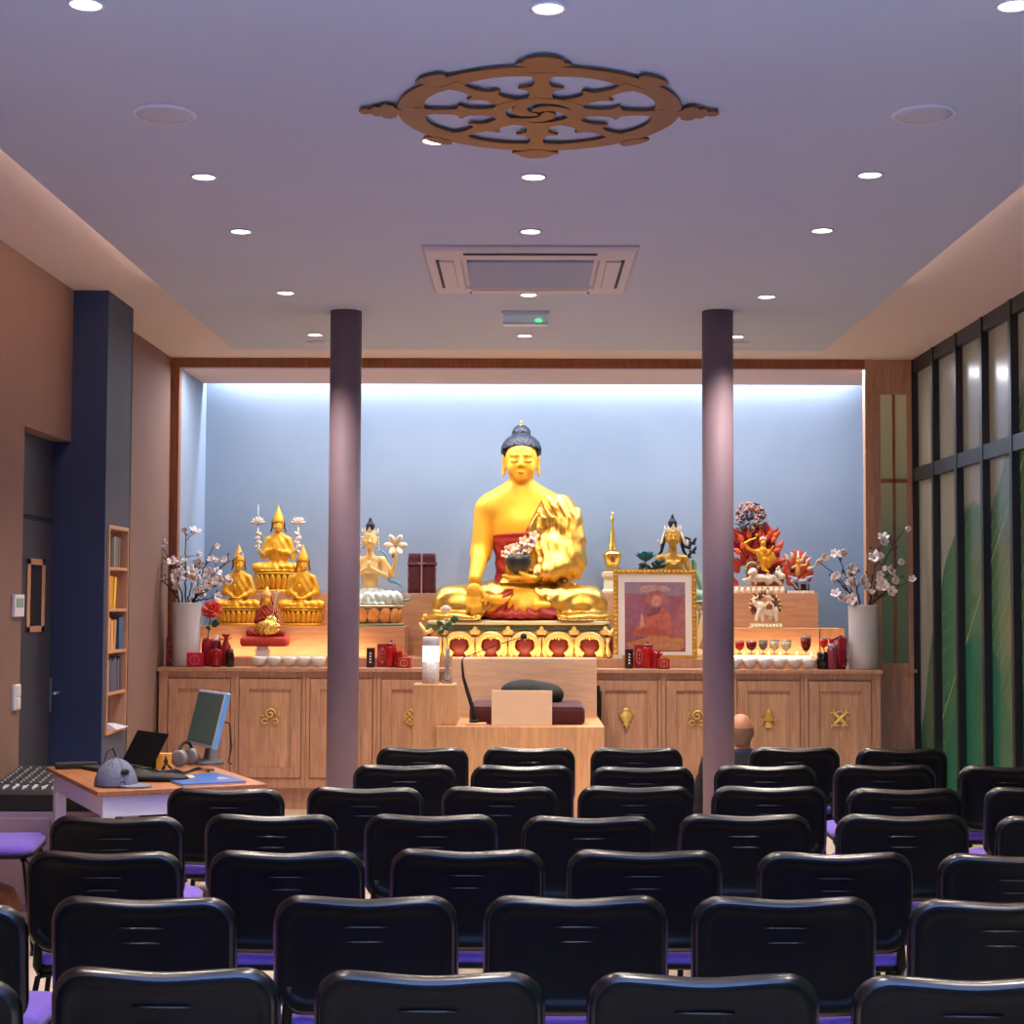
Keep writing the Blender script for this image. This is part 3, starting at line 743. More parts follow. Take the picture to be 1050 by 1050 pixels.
for i in range(10):
    x0 = CX0 + 0.04 + pitch * i
    t = thing('altar_cabinet', CL[i], 'cabinet', (x0 + pitch / 2, CF, 0), 0, 'oak altar cabinets')
    h = pitch / 2 - 0.001
    q = MB(); fz0, fz1 = 0.16, ZT - 0.031
    q.box(-h, h, 0.03, 0.5, fz0, fz1)
    st = 0.030
    q.box(-h, -h + st, 0.0, 0.03, fz0, fz1); q.box(h - st, h, 0.0, 0.03, fz0, fz1)
    q.box(-h + st, h - st, 0.0, 0.03, 0.985, fz1); q.box(-h + st, h - st, 0.0, 0.03, fz0, 0.235)
    if i == 0: q.box(-h - 0.04, -h, 0.0, 0.5, fz0, fz1)
    if i == 9: q.box(h, h + 0.04, 0.0, 0.5, fz0, fz1)
    q.build('carcass', M['oak'], t, bevel=0.002)
    a = h - st - 0.004; z0, z1 = 0.24, 0.978; fw = 0.075
    q = MB(); q.box(-a, -a + fw, -0.012, 0.026, z0, z1); q.box(a - fw, a, -0.012, 0.026, z0, z1)
    q.box(-a + fw, a - fw, -0.012, 0.026, z1 - fw, z1); q.box(-a + fw, a - fw, -0.012, 0.026, z0, z0 + fw)
    dr = q.build('door', M['oak'], t, bevel=0.002)
    MB().box(-a + fw, a - fw, 0.004, 0.022, z0 + fw, z1 - fw).build('door_panel', M['oak_door'], dr)
    emblem(EK[i], dr, 0.0, 0.70)

# plinth and stepped altar boxes
ZP = 1.13
def boxthing(nm, x0, x1, y0, y1, z0, z1, m, lab, cat):
    return tag(MB().box((x0 - x1) / 2, (x1 - x0) / 2, 0, y1 - y0, 0, z1 - z0).build(nm, m, loc=((x0 + x1) / 2, y0, z0), bevel=0.003), lab, cat)
xa = PY(232, 675, 12.72).x; xb = PY(866, 675, 12.72).x
boxthing('altar_plinth', xa, xb, 12.74, 13.96, ZT + 0.001, ZP, M['oak'], 'long low oak plinth on the worktop carrying the stepped altar boxes', 'plinth')
def bx2(pxa, pxb, ytop, yf, yb, zb, m, lab):
    A = PY(pxa, ytop, yf); B = PY(pxb, ytop, yf); zt = (A.z + B.z) / 2
    boxthing('altar_step', A.x, B.x, yf, yb, zb + 0.001, zt, m, lab, 'altar step')
    return zt
ZL = bx2(205, 415, 642, 12.95, 13.36, ZP, M['oak_step'], 'lit pale oak step under the golden statues on the left of the altar')
ZR = bx2(752, 840, 644.5, 12.95, 13.36, ZP, M['oak_step'], 'lit lower oak step under the white elephant on the right of the altar')
bx2(841, 866, 644.5, 13.0, 13.36, ZP, M['oak_light'], 'short bright oak step at the right end beside the white vase')
ZU = bx2(238, 450, 608, 13.37, 13.95, ZP, M['oak_step'], 'tall oak step behind the left statues and the wrapped texts')
bx2(451, 640, 608, 13.75, 13.95, ZP, M['oak_step'], 'tall oak step right behind the big golden statue')
bx2(641, 839, 608, 13.37, 13.95, ZP, M['oak_step'], 'tall oak step under the flaming deity statues on the right')

# ------------------------------------------------------------------ throne
TY = 11.2
A, B = PY(447, 745, TY), PY(620, 745, TY); zt = (A.z + B.z) / 2
thr = thing('throne', 'broad oak teaching throne in front of the altar cabinets', 'throne', ((A.x + B.x) / 2, TY, 0))
hw = (B.x - A.x) / 2
A3 = PY(423.5, 702, 11.24); B3 = PY(467, 702, 11.24)
nx_ = B3.x + 0.003 - (A.x + B.x) / 2
MB().prism([(-hw, 0), (hw, 0), (hw, 1.0), (nx_, 1.0), (nx_, 0.03), (-hw, 0.03)], zt, 'Z', 0).build('throne_base', M['oak_light'], thr, bevel=0.004)
ZTH = zt
A2, B2 = PY(463, 675, 12.1), PY(612, 675, 12.1)
MB().box(A2.x - (A.x + B.x) / 2, B2.x - (A.x + B.x) / 2, 0.9, 1.2, 0.003, A2.z).build('throne_back', M['oak_pale'], thr, bevel=0.004)
sx = (A.x + B.x) / 2
boxthing('side_stand', A3.x, B3.x, 11.235, 11.53, 0, A3.z, M['oak_light'], 'narrow oak side stand left of the throne carrying the white candle holder', 'stand')
ZSS = A3.z
# lectern board and its small block
A4, B4 = PZ(504, 744.5, ZTH), PZ(566, 744.5, ZTH)
p1 = PY(504, 708, A4.y)
lc = thing('lectern', 'small pale wooden book lectern standing on the front edge of the throne', 'lectern', ((A4.x + B4.x) / 2, TY + 0.02, ZTH))
lw_ = (B4.x - A4.x) / 2; lh = PY(504, 708, TY + 0.02).z - ZTH
MB().box(-lw_, lw_, 0, 0.018, 0.0005, lh).build('front_board', mat('birch', (232, 196, 158), 0.5, noise=0.04, nscale=4), lc, bevel=0.002)
q = MB()
for s_ in (-1, 1): q.box(s_ * (lw_ - 0.02) - 0.009, s_ * (lw_ - 0.02) + 0.009, 0.018, 0.22, 0.0005, lh * 0.8)
q.build('side_board', M['oak_pale'], lc)
pts = MB(); pts.add([(-lw_, 0.018, lh - 0.005), (lw_, 0.018, lh - 0.005), (lw_, 0.28, lh - 0.07), (-lw_, 0.28, lh - 0.07), (-lw_, 0.018, lh - 0.019), (lw_, 0.018, lh - 0.019), (lw_, 0.28, lh - 0.084), (-lw_, 0.28, lh - 0.084)],
        [(0, 1, 2, 3), (7, 6, 5, 4), (0, 4, 5, 1), (1, 5, 6, 2), (2, 6, 7, 3), (3, 7, 4, 0)]); pts.build('book_rest', M['oak_pale'], lc)
# cushion
def cushion(name, x0, x1, y0, y1, z0, z1, m, lab, cat='cushion', r=0.03, edge=None):
    t = thing(name, lab, cat, ((x0 + x1) / 2, (y0 + y1) / 2, z0))
    hx, hy, hz = (x1 - x0) / 2, (y1 - y0) / 2, (z1 - z0) / 2
    g = SDF((-hx - .03, -hy - .03, -.02), (hx + .03, hy + .03, 2 * hz + .04), 0.012)
    F = g.box((0, 0, hz), (hx, hy, hz), r)
    F = F - 0.012 * np.clip(1 - (g.X / hx) ** 2, 0, 1) * np.clip(1 - (g.Y / hy) ** 2, 0, 1)
    F = np.broadcast_to(np.maximum(F, -(g.Z - 0.0008)), g.n).astype(np.float32)
    sdf_obj('cushion_cover', F, g, m, t)
    return t
c1, c2 = PY(481, 730, 11.36), PY(600, 730, 11.36)
t = cushion('seat_cushion', c1.x, c2.x, 11.36, 12.05, ZTH + 0.001, ZTH + 0.125, M['maroon'], 'thick maroon velvet seat cushion on the throne')
q = MB(); z_ = 0.112
for yy in (-0.335, 0.335): q.tube([((c1.x - c2.x) / 2 + 0.02, yy, z_), ((c2.x - c1.x) / 2 - 0.02, yy, z_)], 0.006)
q.build('piping', M['maroond'], t)
# dark folded bolster on the cushion
bp_ = [('e', (-0.04, 0, 0.09), (0.17, 0.12, 0.075)), ('e', (0.13, 0.0, 0.06), (0.10, 0.12, 0.075)), ('e', (0.0, 0, 0.04), (0.2, 0.13, 0.05))]
cc = PY(540, 722, 11.8)
tag(blob('meditation_shawl', bp_, 0.05, 0.012, mat('black_cloth', (22, 26, 28), 0.8, noise=0.1, nscale=30), loc=(cc.x + 0.03, 11.75, ZTH + 0.125)), 'folded black cloth bundle lying on the maroon cushion behind the lectern', 'cloth')
# microphone
mp = thing('microphone', 'thin black gooseneck microphone reaching over the throne from a pale wooden block', 'microphone', (0, 0, 0))
base = PZ(489, 745, ZTH); base.y = 11.26
ml = [PY(486, 740, 11.3), PY(484, 724, 11.3), PY(479, 708, 11.3), PY(475, 694, 11.3), PY(474, 682, 11.3), PY(474, 676, 11.3)]
MB().tube([v - Vector((0, 0, 0)) for v in ml], [0.016, 0.015, 0.013, 0.010, 0.008, 0.005], 8).build('gooseneck', M['blackm'], mp)
e1 = PY(476, 674, 11.3); e2 = PY(537, 652.5, 11.25)
MB().tube([ml[-1], e1, e1.lerp(e2, 0.5) + Vector((0, 0, 0.004)), e2], 0.0035, 6).build('boom', M['blackm'], mp)
MB().ell(e2, (0.022, 0.022, 0.022)).build('microphone_head', M['blackm'], mp)
bk = thing('microphone_block', 'small pale wooden block under the microphone foot on the throne', 'block', (PY(488, 744, 11.25).x, 11.27, ZTH))
MB().box(-0.07, 0.07, -0.03, 0.06, 0.0005, 0.018).build('block', M['oak_pale'], bk, bevel=0.003)
q = MB(); q.cyl((ml[0].x, 11.3, ZTH + 0.019), 0.03, 0.02, 16); q.build('microphone_foot', M['blackm'], mp)
# dark narrow bag behind the throne at the right
b1, b2 = PY(611, 703, 12.35), PY(616, 738, 12.35)
fc = thing('folded_chair', 'dark folded item leaning between the throne back and the cabinets', 'folded chair', (b1.x + 0.03, 12.37, 0))
MB().box(-0.035, 0.0, -0.02, 0.04, 0.02, b1.z).build('frame', M['blackm'], fc, bevel=0.012)
MB().box(0.0, 0.012, -0.012, 0.03, 0.35, b1.z - 0.04).build('seat_panel', M['blackg'], fc, bevel=0.004)

# ------------------------------------------------------------------ chairs
def rrect(hw_, hh, r, dip, n=10, cx=0, cz=0):
    pts = []
    for (sx_, sz_, a0) in ((1, 1, 0), (-1, 1, 90), (-1, -1, 180), (1, -1, 270)):
        for i in range(n + 1):
            a_ = R(a0 + 90 * i / n)
            pts.append([sx_ * (hw_ - r) + r * math.cos(a_), sz_ * (hh - r) + r * math.sin(a_)])
        if a0 == 0:
            for i in range(1, 10):
                pts.append([(hw_ - r) * (1 - 2 * i / 10), hh])
        if a0 == 180:
            for i in range(1, 6): pts.append([-(hw_ - r) * (1 - 2 * i / 6), -hh])
    out = []
    for x, z in pts:
        if z > 0: z -= dip * math.exp(-(x / (hw_ * 0.42)) ** 2) * (z / hh)
        out.append((x + cx, z + cz))
    return out
BW, BH = 0.245, 0.160; BZ = 0.642
def back_shell():
    q = MB()
    def yb(x, z): return 0.028 * (1 - (x / BW) ** 2) * -1 + (0.16 * -(z - BZ)) * 0.55
    def loop(s_, dy, inset):
        L = rrect(BW - inset, BH - inset, max(0.02, 0.075 - inset * 0.6), 0.008)
        return [(x, yb(x, z + BZ) + dy, z + BZ) for x, z in L]
    loops = [loop(1, 0.020, 0.016), loop(1, 0.016, 0.004), loop(1, 0.004, 0.0), loop(1, -0.008, 0.005), loop(1, -0.017, 0.016), loop(1, -0.020, 0.030),
             loop(1, -0.012, 0.042), loop(1, -0.008, 0.050), loop(1, -0.008, 0.085), loop(1, -0.010, 0.13)]
    q.loft(loops, True, True)
    nl = len(loops[0])
    for i in range(len(q.m)):
        if i < nl * 4: q.m[i] = 1
    q.mi = 1
    for zz, ww in ((0.722, 0.062), (0.683, 0.050)):
        y_ = yb(0, zz) - 0.012
        q.tube([(-ww, y_ + 0.003, zz), (-ww * 0.5, y_, zz), (ww * 0.5, y_, zz), (ww, y_ + 0.003, zz)], 0.0028, 6)
    return q, yb
def seat_pts(hx, hy, r, n=6):
    return [(sx_ * (hx - r) + r * math.cos(R(a0 + 90 * i / n)), sy_ * (hy - r) + r * math.sin(R(a0 + 90 * i / n)))
            for (sx_, sy_, a0) in ((1, 1, 0), (-1, 1, 90), (-1, -1, 180), (1, -1, 270)) for i in range(n + 1)]
def make_chair():
    t = thing('stacking_chair', 'chair', 'chair')
    q, yb = back_shell()
    q.build('backrest', [M['black'], M['rim']], t)
    q = MB()
    L = lambda ins, dy: [(x, yb(x, z + BZ) + dy, z + BZ) for x, z in rrect(BW - ins, BH - ins, 0.06, 0.008)]
    q.loft([L(0.014, 0.020), L(0.014, 0.032), L(0.03, 0.042), L(0.09, 0.046)], True, True)
    q.build('back_pad', M['purple'], t)
    q = MB(); l = lambda hx, hy, r_, z: [(x, y + 0.235, z) for x, y in seat_pts(hx, hy, r_)]
    q.loft([l(0.20, 0.185, 0.05, 0.415), l(0.235, 0.215, 0.07, 0.425), l(0.238, 0.218, 0.07, 0.44)], True, True)
    q.build('seat_shell', M['black'], t)
    q = MB(); q.loft([l(0.236, 0.216, 0.07, 0.4405), l(0.236, 0.216, 0.07, 0.462), l(0.215, 0.195, 0.06, 0.478), l(0.12, 0.11, 0.05, 0.482)], True, True)
    q.build('seat', M['purple'], t)
    for s_ in (-1, 1):
        MB().tube([(s_ * 0.17, 0.05, 0.412), (s_ * 0.215, 0.03, 0.40), (s_ * 0.235, 0.0, 0.25), (s_ * 0.25, -0.05, 0.014)], 0.0145, 8, flat=0.65).build('leg', M['black'], t)
        MB().tube([(s_ * 0.17, 0.40, 0.412), (s_ * 0.215, 0.42, 0.40), (s_ * 0.235, 0.44, 0.25), (s_ * 0.25, 0.47, 0.014)], 0.0145, 8, flat=0.65).build('leg', M['black'], t)
        MB().tube([(s_ * 0.205, 0.18, 0.405), (s_ * 0.215, 0.06, 0.405), (s_ * 0.212, 0.010, 0.44), (s_ * 0.205, -0.004, 0.50), (s_ * 0.20, -0.008, 0.56)], 0.014, 8, flat=0.7).build('back_upright', M['black'], t)
        q = MB()
        for (yy) in (-0.05, 0.47): q.cyl((s_ * 0.25, yy, 0.0005), 0.018, 0.02, 10)
        q.build('foot_cap', M['blackm'], t)
    return t
rows = [
    [(-103, 1006), (168, 994), (440, 998), (722, 1000), (996, 1003)],
    [(-72, 929), (146, 921), (374.5, 920), (590.5, 920), (805, 921), (1028, 924)],
    [(106, 874), (293, 873.5), (479, 872), (661, 873), (857, 875), (1044, 877)],
    [(118.5, 838), (278, 836), (442, 836), (604, 838), (764.5, 836), (926.5, 836), (1091, 838)],
    [(230.5, 809), (374, 808), (512.5, 807.5), (652, 807), (789.5, 807), (928.5, 809), (1070, 808)],
    [(414.5, 785), (535.5, 785.5), (659, 787), (785.5, 785.5), (908, 785), (1036, 786)],
    [(433, 767), (542.5, 767), (653, 767.5), (815, 767), (925.5, 768)]]
ORD = ['first', 'second', 'third', 'fourth', 'fifth', 'sixth', 'seventh']
ROWN = ['row nearest the camera', 'second row from the camera', 'third row from the camera', 'middle row', 'third row from the altar', 'second row from the altar', 'row nearest the altar']
first = None
for ri, row in enumerate(rows):
    for ci, (px, py) in enumerate(row):
        p_ = PZ(px, py, 0.797)
        rz = R(random.uniform(-1.5, 1.5))
        if px > 1015 and ri > 1: rz = R(-2)
        lab = 'black-backed purple-seated chair, %s from the left, %s' % (ORD[ci], ROWN[ri])
        if ci == 0 and ri in (0, 1): lab = 'black-backed chair cut by the left picture edge, %s' % ROWN[ri]
        loc = (p_.x, p_.y + 0.03, 0)
        if first is None:
            first = make_chair(); first.location = loc; first.rotation_euler = (0, 0, rz); tag(first, lab, None, 'rows of black and purple chairs')
        else:
            copy_tree(first, loc, rz, lab)
copy_tree(first, (-2.66, 7.60, 0), R(-82), 'side-turned chair with a purple seat against the left wall beside the mixing desk')

# ------------------------------------------------------------------ low console with mixer at the left wall
lv_ = mat('lavender_laminate', (150, 128, 146), 0.5, noise=0.04, nscale=4)
k_ = thing('low_cupboard', 'low lavender-grey cupboard against the left wall carrying the mixing desk', 'cupboard', (-2.42, 8.42, 0))
MB().box(-0.33, 0.40, 0.02, 0.66, 0.0, 0.50).build('carcass', lv_, k_, bevel=0.004)
for s_ in (0, 1):
    dd = MB().box(-0.328 + s_ * 0.365, 0.030 + s_ * 0.365, 0.0, 0.018, 0.04, 0.47).build('door', lv_, k_, bevel=0.003)
    MB().box(-0.02 + s_ * 0.09, -0.01 + s_ * 0.09, -0.02, 0.0, 0.30, 0.40).build('handle', M['steel'], dd)
mx = thing('mixing_desk', 'black audio mixing desk with rows of pale sliders and knobs', 'mixing desk', (-2.42, 8.44, 0.501))
q = MB(); w_ = 0.31; prof = [(0, 0), (0, 0.085), (0.04, 0.10), (0.48, 0.155), (0.60, 0.17), (0.62, 0.0)]
q.prism(prof, 2 * w_, 'X', -w_)
q.build('body', M['blackm'], mx, bevel=0.004)
zf = lambda y: 0.10 + (y - 0.04) * 0.125 if y > 0.04 else 0.1
sl_ = MB(); kn = []
for i in range(12):
    x = -0.28 + i * 0.05
    sl_.box(x - 0.003, x + 0.003, 0.06, 0.16, zf(0.06) + 0.001, zf(0.16) + 0.002)
    yy = 0.08 + 0.05 * ((i * 7) % 5) / 4
    sl_.box(x - 0.008, x + 0.008, yy, yy + 0.016, zf(yy), zf(yy) + 0.012)
    sl_.build('fader', M['whitep'], mx); sl_ = MB()
    for j in range(8):
        y = 0.20 + j * 0.047
        kn.append((x, y, zf(y)))
k0_ = MB().cyl((0, 0, 0), 0.007, 0.010, 8).build('knob', mat('knob_grey', (170, 172, 180), 0.5), mx, loc=kn[0])
for p_ in kn[1:]:
    o_ = k0_.copy(); COL.objects.link(o_); o_.parent = mx; o_.location = p_
cb = thing('equipment_case', 'long flat black equipment case beside the mixing desk under the table', 'case', (-1.95, 8.75, 0))
MB().box(-0.06, 0.55, 0, 0.5, 0.10, 0.50).build('body', M['blackm'], cb, bevel=0.01)
q = MB()
for x in (-0.02, 0.5):
    for y in (0.06, 0.44): q.cyl((x, y, 0), 0.03, 0.1, 10)
q.build('caster', M['blackg'], cb)
q = MB(); q.box(0.0, 0.2, -0.012, 0, 0.30, 0.33); q.build('latch', M['steel'], cb)
# brown bag under the side chair
bg = thing('travel_bag', 'orange-brown bag on the floor under the side-turned chair', 'bag', (-2.47, 7.62, 0))
q = MB(); q.loft([[(x * s_, y * s_, z) for x, y in seat_pts(0.17, 0.14, 0.07)] for z, s_ in ((0.001, 0.92), (0.05, 1.0), (0.17, 0.98), (0.25, 0.8), (0.28, 0.45))], True, True)
q.build('body', mat('tan_leather', (128, 72, 30), 0.6, noise=0.25, nscale=22), bg)
MB().tube([(-0.1, -0.06, 0.25), (-0.08, -0.09, 0.30), (0.0, -0.1, 0.32), (0.08, -0.09, 0.30), (0.1, -0.06, 0.25)], 0.008).build('handle', M['blackm'], bg)
MB().box(0.02, 0.12, -0.142, -0.138, 0.06, 0.10).build('tag', M['whitep'], bg)

# ------------------------------------------------------------------ table
TA = R(26.5); ZTT = 0.745
FL = PZ(100, 812, ZTT)
u = Vector((math.cos(TA), math.sin(TA), 0)); v = Vector((-math.sin(TA), math.cos(TA), 0))
TWx, TLy = 0.76, 1.18
tb = thing('table', 'small white-framed table with a honey pine top at the left', 'table', (FL.x, FL.y, 0), TA)
MB().box(0, TWx, 0, TLy, ZTT - 0.022, ZTT).build('tabletop', wood('pine_top', (132, 84, 52), (168, 112, 70), 0.4, scale=(14, 1.2, 14)), tb, bevel=0.003)
q = MB(); i_ = 0.03
q.box(i_ + .05, TWx - i_ - .05, i_ + 0.005, i_ + 0.022, ZTT - 0.115, ZTT - 0.0225); q.box(i_ + .05, TWx - i_ - .05, TLy - i_ - 0.022, TLy - i_ - 0.005, ZTT - 0.115, ZTT - 0.0225)
q.box(i_ + 0.005, i_ + 0.022, i_ + .05, TLy - i_ - .05, ZTT - 0.115, ZTT - 0.0225); q.box(TWx - i_ - 0.022, TWx - i_ - 0.005, i_ + .05, TLy - i_ - .05, ZTT - 0.115, ZTT - 0.0225)
q.build('apron', M['whitep'], tb)
for x, y in ((i_, i_), (TWx - i_ - .055, i_), (i_, TLy - i_ - .055), (TWx - i_ - .055, TLy - i_ - .055)):
    MB().box(x, x + .055, y, y + .055, 0.0005, ZTT - 0.0225).build('leg', M['whitep'], tb, bevel=0.003)
Z1 = ZTT + 0.0008
def on(px, py): 
    p_ = PZ(px, py, ZTT); return (p_.x, p_.y, Z1)
# monitor
mo = thing('monitor', 'flat computer monitor tilted on its stand with a grey-green screen and pale frame', 'monitor', on(206, 783), 0)
mo.rotation_euler = (0, 0, R(-58))
Wm, Hm = 0.37, 0.285
tl = Matrix.Translation((0, 0.0, 0.085)) @ Matrix.Rotation(R(-14), 4, 'X')
q = MB(); q.M = tl
q.box(-Wm / 2, Wm / 2, -0.014, 0.016, 0, Hm)
q.build('housing', mat('monitor_silver', (176, 186, 204), 0.4), mo, bevel=0.004)
q = MB(); q.M = tl
q.box(-Wm / 2 + 0.012, Wm / 2 - 0.012, -0.0165, -0.0145, 0.016, Hm - 0.012)
q.build('screen', mat('screen_glass', (62, 74, 70), 0.25, emit=(62, 76, 72), es=0.25), mo)
q = MB(); q.M = tl
q.box(Wm / 2 + 0.0005, Wm / 2 + 0.003, -0.012, 0.014, 0.004, Hm - 0.004)
q.build('edge_strip', mat('blue_edge_glow', (96, 150, 206), 0.4), mo)  # light blue glow on the side edge, put in as colour
q = MB(); q.loft([[(x * s_, y * s_ + o_, z) for x, y in seat_pts(0.11, 0.08, 0.05)] for z, s_, o_ in ((0, 0.9, 0.03), (0.010, 0.85, 0.03), (0.025, 0.35, 0.05), (0.12, 0.28, 0.06))], True, True)
q.build('stand', mat('stand_grey', (70, 72, 78), 0.5), mo)
MB().tube([(0.05, 0.07, 0.22), (0.055, 0.13, 0.2), (0.06, 0.14, 0.08), (0.07, 0.12, 0.006), (0.16, 0.1, 0.006)], 0.004).build('cable', M['blackm'], mo)
# laptop
lp = thing('laptop', 'open black laptop seen from its back corner on the table', 'laptop', on(117, 790), 0)
lp.rotation_euler = (0, 0, R(-48))
MB().box(-0.15, 0.15, -0.10, 0.12, 0, 0.018).build('keyboard_base', M['blackm'], lp, bevel=0.004)
q = MB(); q.M = Matrix.Translation((0, 0.12, 0.018)) @ Matrix.Rotation(R(-22), 4, 'X') @ Matrix.Shear('XZ', 4, (0.18, 0)) if False else Matrix.Translation((0, 0.12, 0.018)) @ Matrix.Rotation(R(-30), 4, 'X') @ Matrix.Rotation(R(0), 4, 'Y')
q.box(-0.15, 0.15, -0.004, 0.004, 0, 0.18); q.build('screen', mat('laptop_screen', (10, 11, 13), 0.9, spec=0.1), lp, bevel=0.003)
q = MB()
for i in range(10):
    for j in range(4): q.box(-0.13 + i * 0.026, -0.108 + i * 0.026, -0.02 + j * 0.026, 0.0 + j * 0.026, 0.018, 0.021)
q.build('keys', M['blackg'], lp)
# cap
cp = thing('baseball_cap', 'grey-blue baseball cap with a dark oval badge on the front corner of the table', 'cap', on(119, 806), R(-20))
capm = mat('cap_fabric', (98, 108, 130), 0.9, noise=0.06, nscale=60)
g = SDF((-.13, -.13, -.02), (.13, .13, .16), 0.005)
F = g.ell((0, 0, 0.0), (0.098, 0.088, 0.122)); F = np.abs(F + 0.003) - 0.003
F = np.maximum(F, -(g.Z - 0.0015)); F = np.broadcast_to(F, g.n).astype(np.float32).copy()
sdf_obj('crown', F, g, capm, cp)
q = MB(); top = []; bot = []
for i in range(13):
    a_ = R(-62 + 124 * i / 12)
    top.append([(0.09 * math.cos(a_), 0.082 * math.sin(a_), 0.012), (0.09 * math.cos(a_) + 0.045 * math.cos(a_) ** .5, 0.084 * math.sin(a_), 0.012 - 0.002), (0.09 * math.cos(a_) + 0.085 * math.cos(a_) ** .5, 0.08 * math.sin(a_), 0.002 + 0.004)])
vs = [p_ for r_ in top for p_ in r_] + [(p_[0], p_[1], p_[2] - 0.004) for r_ in top for p_ in r_]; fs = []; n3 = 39
for i in range(12):
    for j in range(2):
        a_ = i * 3 + j; fs.append((a_, a_ + 1, a_ + 4, a_ + 3)); fs.append((a_ + n3 + 3, a_ + n3 + 4, a_ + n3 + 1, a_ + n3))
    fs.append((i * 3 + 2, i * 3 + 5, i * 3 + 5 + n3, i * 3 + 2 + n3))
q.add(vs, fs, True); q.build('brim', capm, cp)
MB().ell((0.072, -0.04, 0.068), (0.012, 0.02, 0.015), rot=Matrix.Rotation(R(-30), 3, 'Z')).build('badge', M['blackm'], cp)
MB().ell((0, 0, 0.122), (0.008, 0.008, 0.005)).build('top_button', capm, cp)
q = MB()
for k in range(3):
    a_ = k * PI / 3 + 0.4; q.tube([(0.0995 * math.cos(a_) * math.cos(t_), 0.0895 * math.sin(a_) * math.cos(t_), 0.1235 * math.sin(t_)) for t_ in [PI * j / 12 for j in range(13)]], 0.0012, 4)
q.build('seam', M['greyblue'], cp)
# folder + sticky note
p1, p2 = PZ(185, 805, Z1), PZ(247, 801, Z1)
fc_ = PZ(188, 806.5, Z1)
fo = thing('folder', 'blue document folder with a white edge lying at the front right of the table', 'folder', (fc_.x, fc_.y, Z1), R(29))
MB().box(0.0, 0.29, 0.0, 0.40, 0.0, 0.007).build('pages', M['whitep'], fo)
MB().box(-0.003, 0.293, -0.003, 0.403, 0.0072, 0.010).build('cover', mat('blue_cover', (40, 82, 160), 0.4), fo)
q = MB()
for i in range(3): q.box(0.20 + 0.01 * i, 0.255, 0.12 + i * 0.035, 0.135 + i * 0.035, 0.0101, 0.0106)
q.build('white_print', M['white'], fo)
sn = tag(MB().box(-0.038, 0.038, -0.05, 0.05, 0, 0.0015).build('sticky_note', mat('note_yellow', (238, 186, 74), 0.7), loc=(PZ(190, 799, Z1).x, PZ(190, 799, Z1).y, Z1 + 0.0108), rz=R(20)), 'yellow sticky note on the blue folder', 'note')
# headphones
hp = thing('headphones', 'grey over-ear headphones in front of the monitor stand', 'headphones', on(190, 786), R(-20))
for s_ in (-1, 1):
    q = MB(); q.M = Matrix.Translation((0.0, 0.055 * s_, 0.045)) @ Matrix.Rotation(R(90), 4, 'X')
    q.lathe([(0.030, -0.016), (0.042, -0.014), (0.042, 0.012), (0.03, 0.018), (0.012, 0.016)], (0, 0, 0), 20)
    q.build('ear_cup', mat('headphone_grey', (120, 116, 122), 0.4), hp)
MB().tube([(0.0, 0.06 * math.cos(PI * i / 10), 0.07 + 0.05 * math.sin(PI * i / 10)) for i in range(11)], 0.008, 8).build('headband', M['blackm'], hp)
# yellow box and dark clutter
yb_ = tag(MB().box(-0.038, 0.038, -0.025, 0.025, 0, 0.07).build('card_box', mat('box_yellow', (226, 160, 60), 0.6), loc=on(168, 787), rz=R(10), bevel=0.002), 'small yellow cardboard box among the black cables on the table', 'box')
tp = thing('tripod', 'tiny black tripod standing in front of the yellow box', 'tripod', on(170, 789.5))
q = MB()
for k in range(3): q.tube([(0, 0, 0.035), (0.028 * math.cos(k * 2.1), 0.028 * math.sin(k * 2.1), 0.003)], 0.005, 6)
q.build('leg', M['blackm'], tp); MB().lathe([(0.006, 0.03), (0.012, 0.04), (0.008, 0.05), (0.003, 0.068)], (0, 0, 0), 10).build('head', M['blackm'], tp)
cm = thing('camera_body', 'black compact camera left of the yellow box', 'camera', on(155, 787), R(15))
MB().box(-0.045, 0.045, -0.02, 0.02, 0, 0.055).build('body', M['blackm'], cm, bevel=0.006)
q = MB(); q.M = Matrix.Translation((0.0, -0.02, 0.03)) @ Matrix.Rotation(R(90), 4, 'X'); q.cyl((0, 0, 0), 0.02, 0.025, 14); q.build('lens', M['blackg'], cm)
pouch = [('e', (0, 0, 0.018), (0.13, 0.055, 0.02)), ('e', (0.08, 0.0, 0.014), (0.08, 0.05, 0.016)), ('e', (-0.07, 0.03, 0.025), (0.05, 0.05, 0.025))]
tag(blob('soft_pouch', pouch, 0.02, 0.006, M['blackm'], loc=on(158, 801)), 'flat black soft pouch between the cap and the blue folder', 'pouch')
ca = MB(); pr = [on(140, 793), on(150, 790), on(160, 794), on(176, 792), on(185, 795), on(200, 790), on(215, 792)]
ca.tube([Vector(a_) + Vector((0, 0, 0.006)) for a_ in pr], 0.006); ca.tube([Vector(a_) + Vector((0.01, 0.04, 0.007)) for a_ in pr[::-1]], 0.006)
tag(ca.build('cable_coil', M['blackm']), 'tangle of black cables lying behind the pouch on the table', 'cable')
pd_ = thing('power_brick', 'flat black power adapter at the far left corner of the table', 'adapter', on(80, 788), R(20))
MB().box(-0.11, 0.09, -0.03, 0.03, 0, 0.03).build('body', M['blackm'], pd_, bevel=0.006)
MB().tube([(0.09, 0, 0.015), (0.12, -0.02, 0.02), (0.14, 0.0, 0.08), (0.17, 0.05, 0.09), (0.20, 0.06, 0.02)], 0.004).build('cable', M['blackm'], pd_)
wc = tag(MB().box(-0.03, 0.05, -0.02, 0.02, 0, 0.006).build('card_wallet', mat('wallet_grey', (110, 116, 112), 0.6), loc=on(170, 796), rz=R(20), bevel=0.002), 'small grey card lying before the yellow box on the table', 'card')
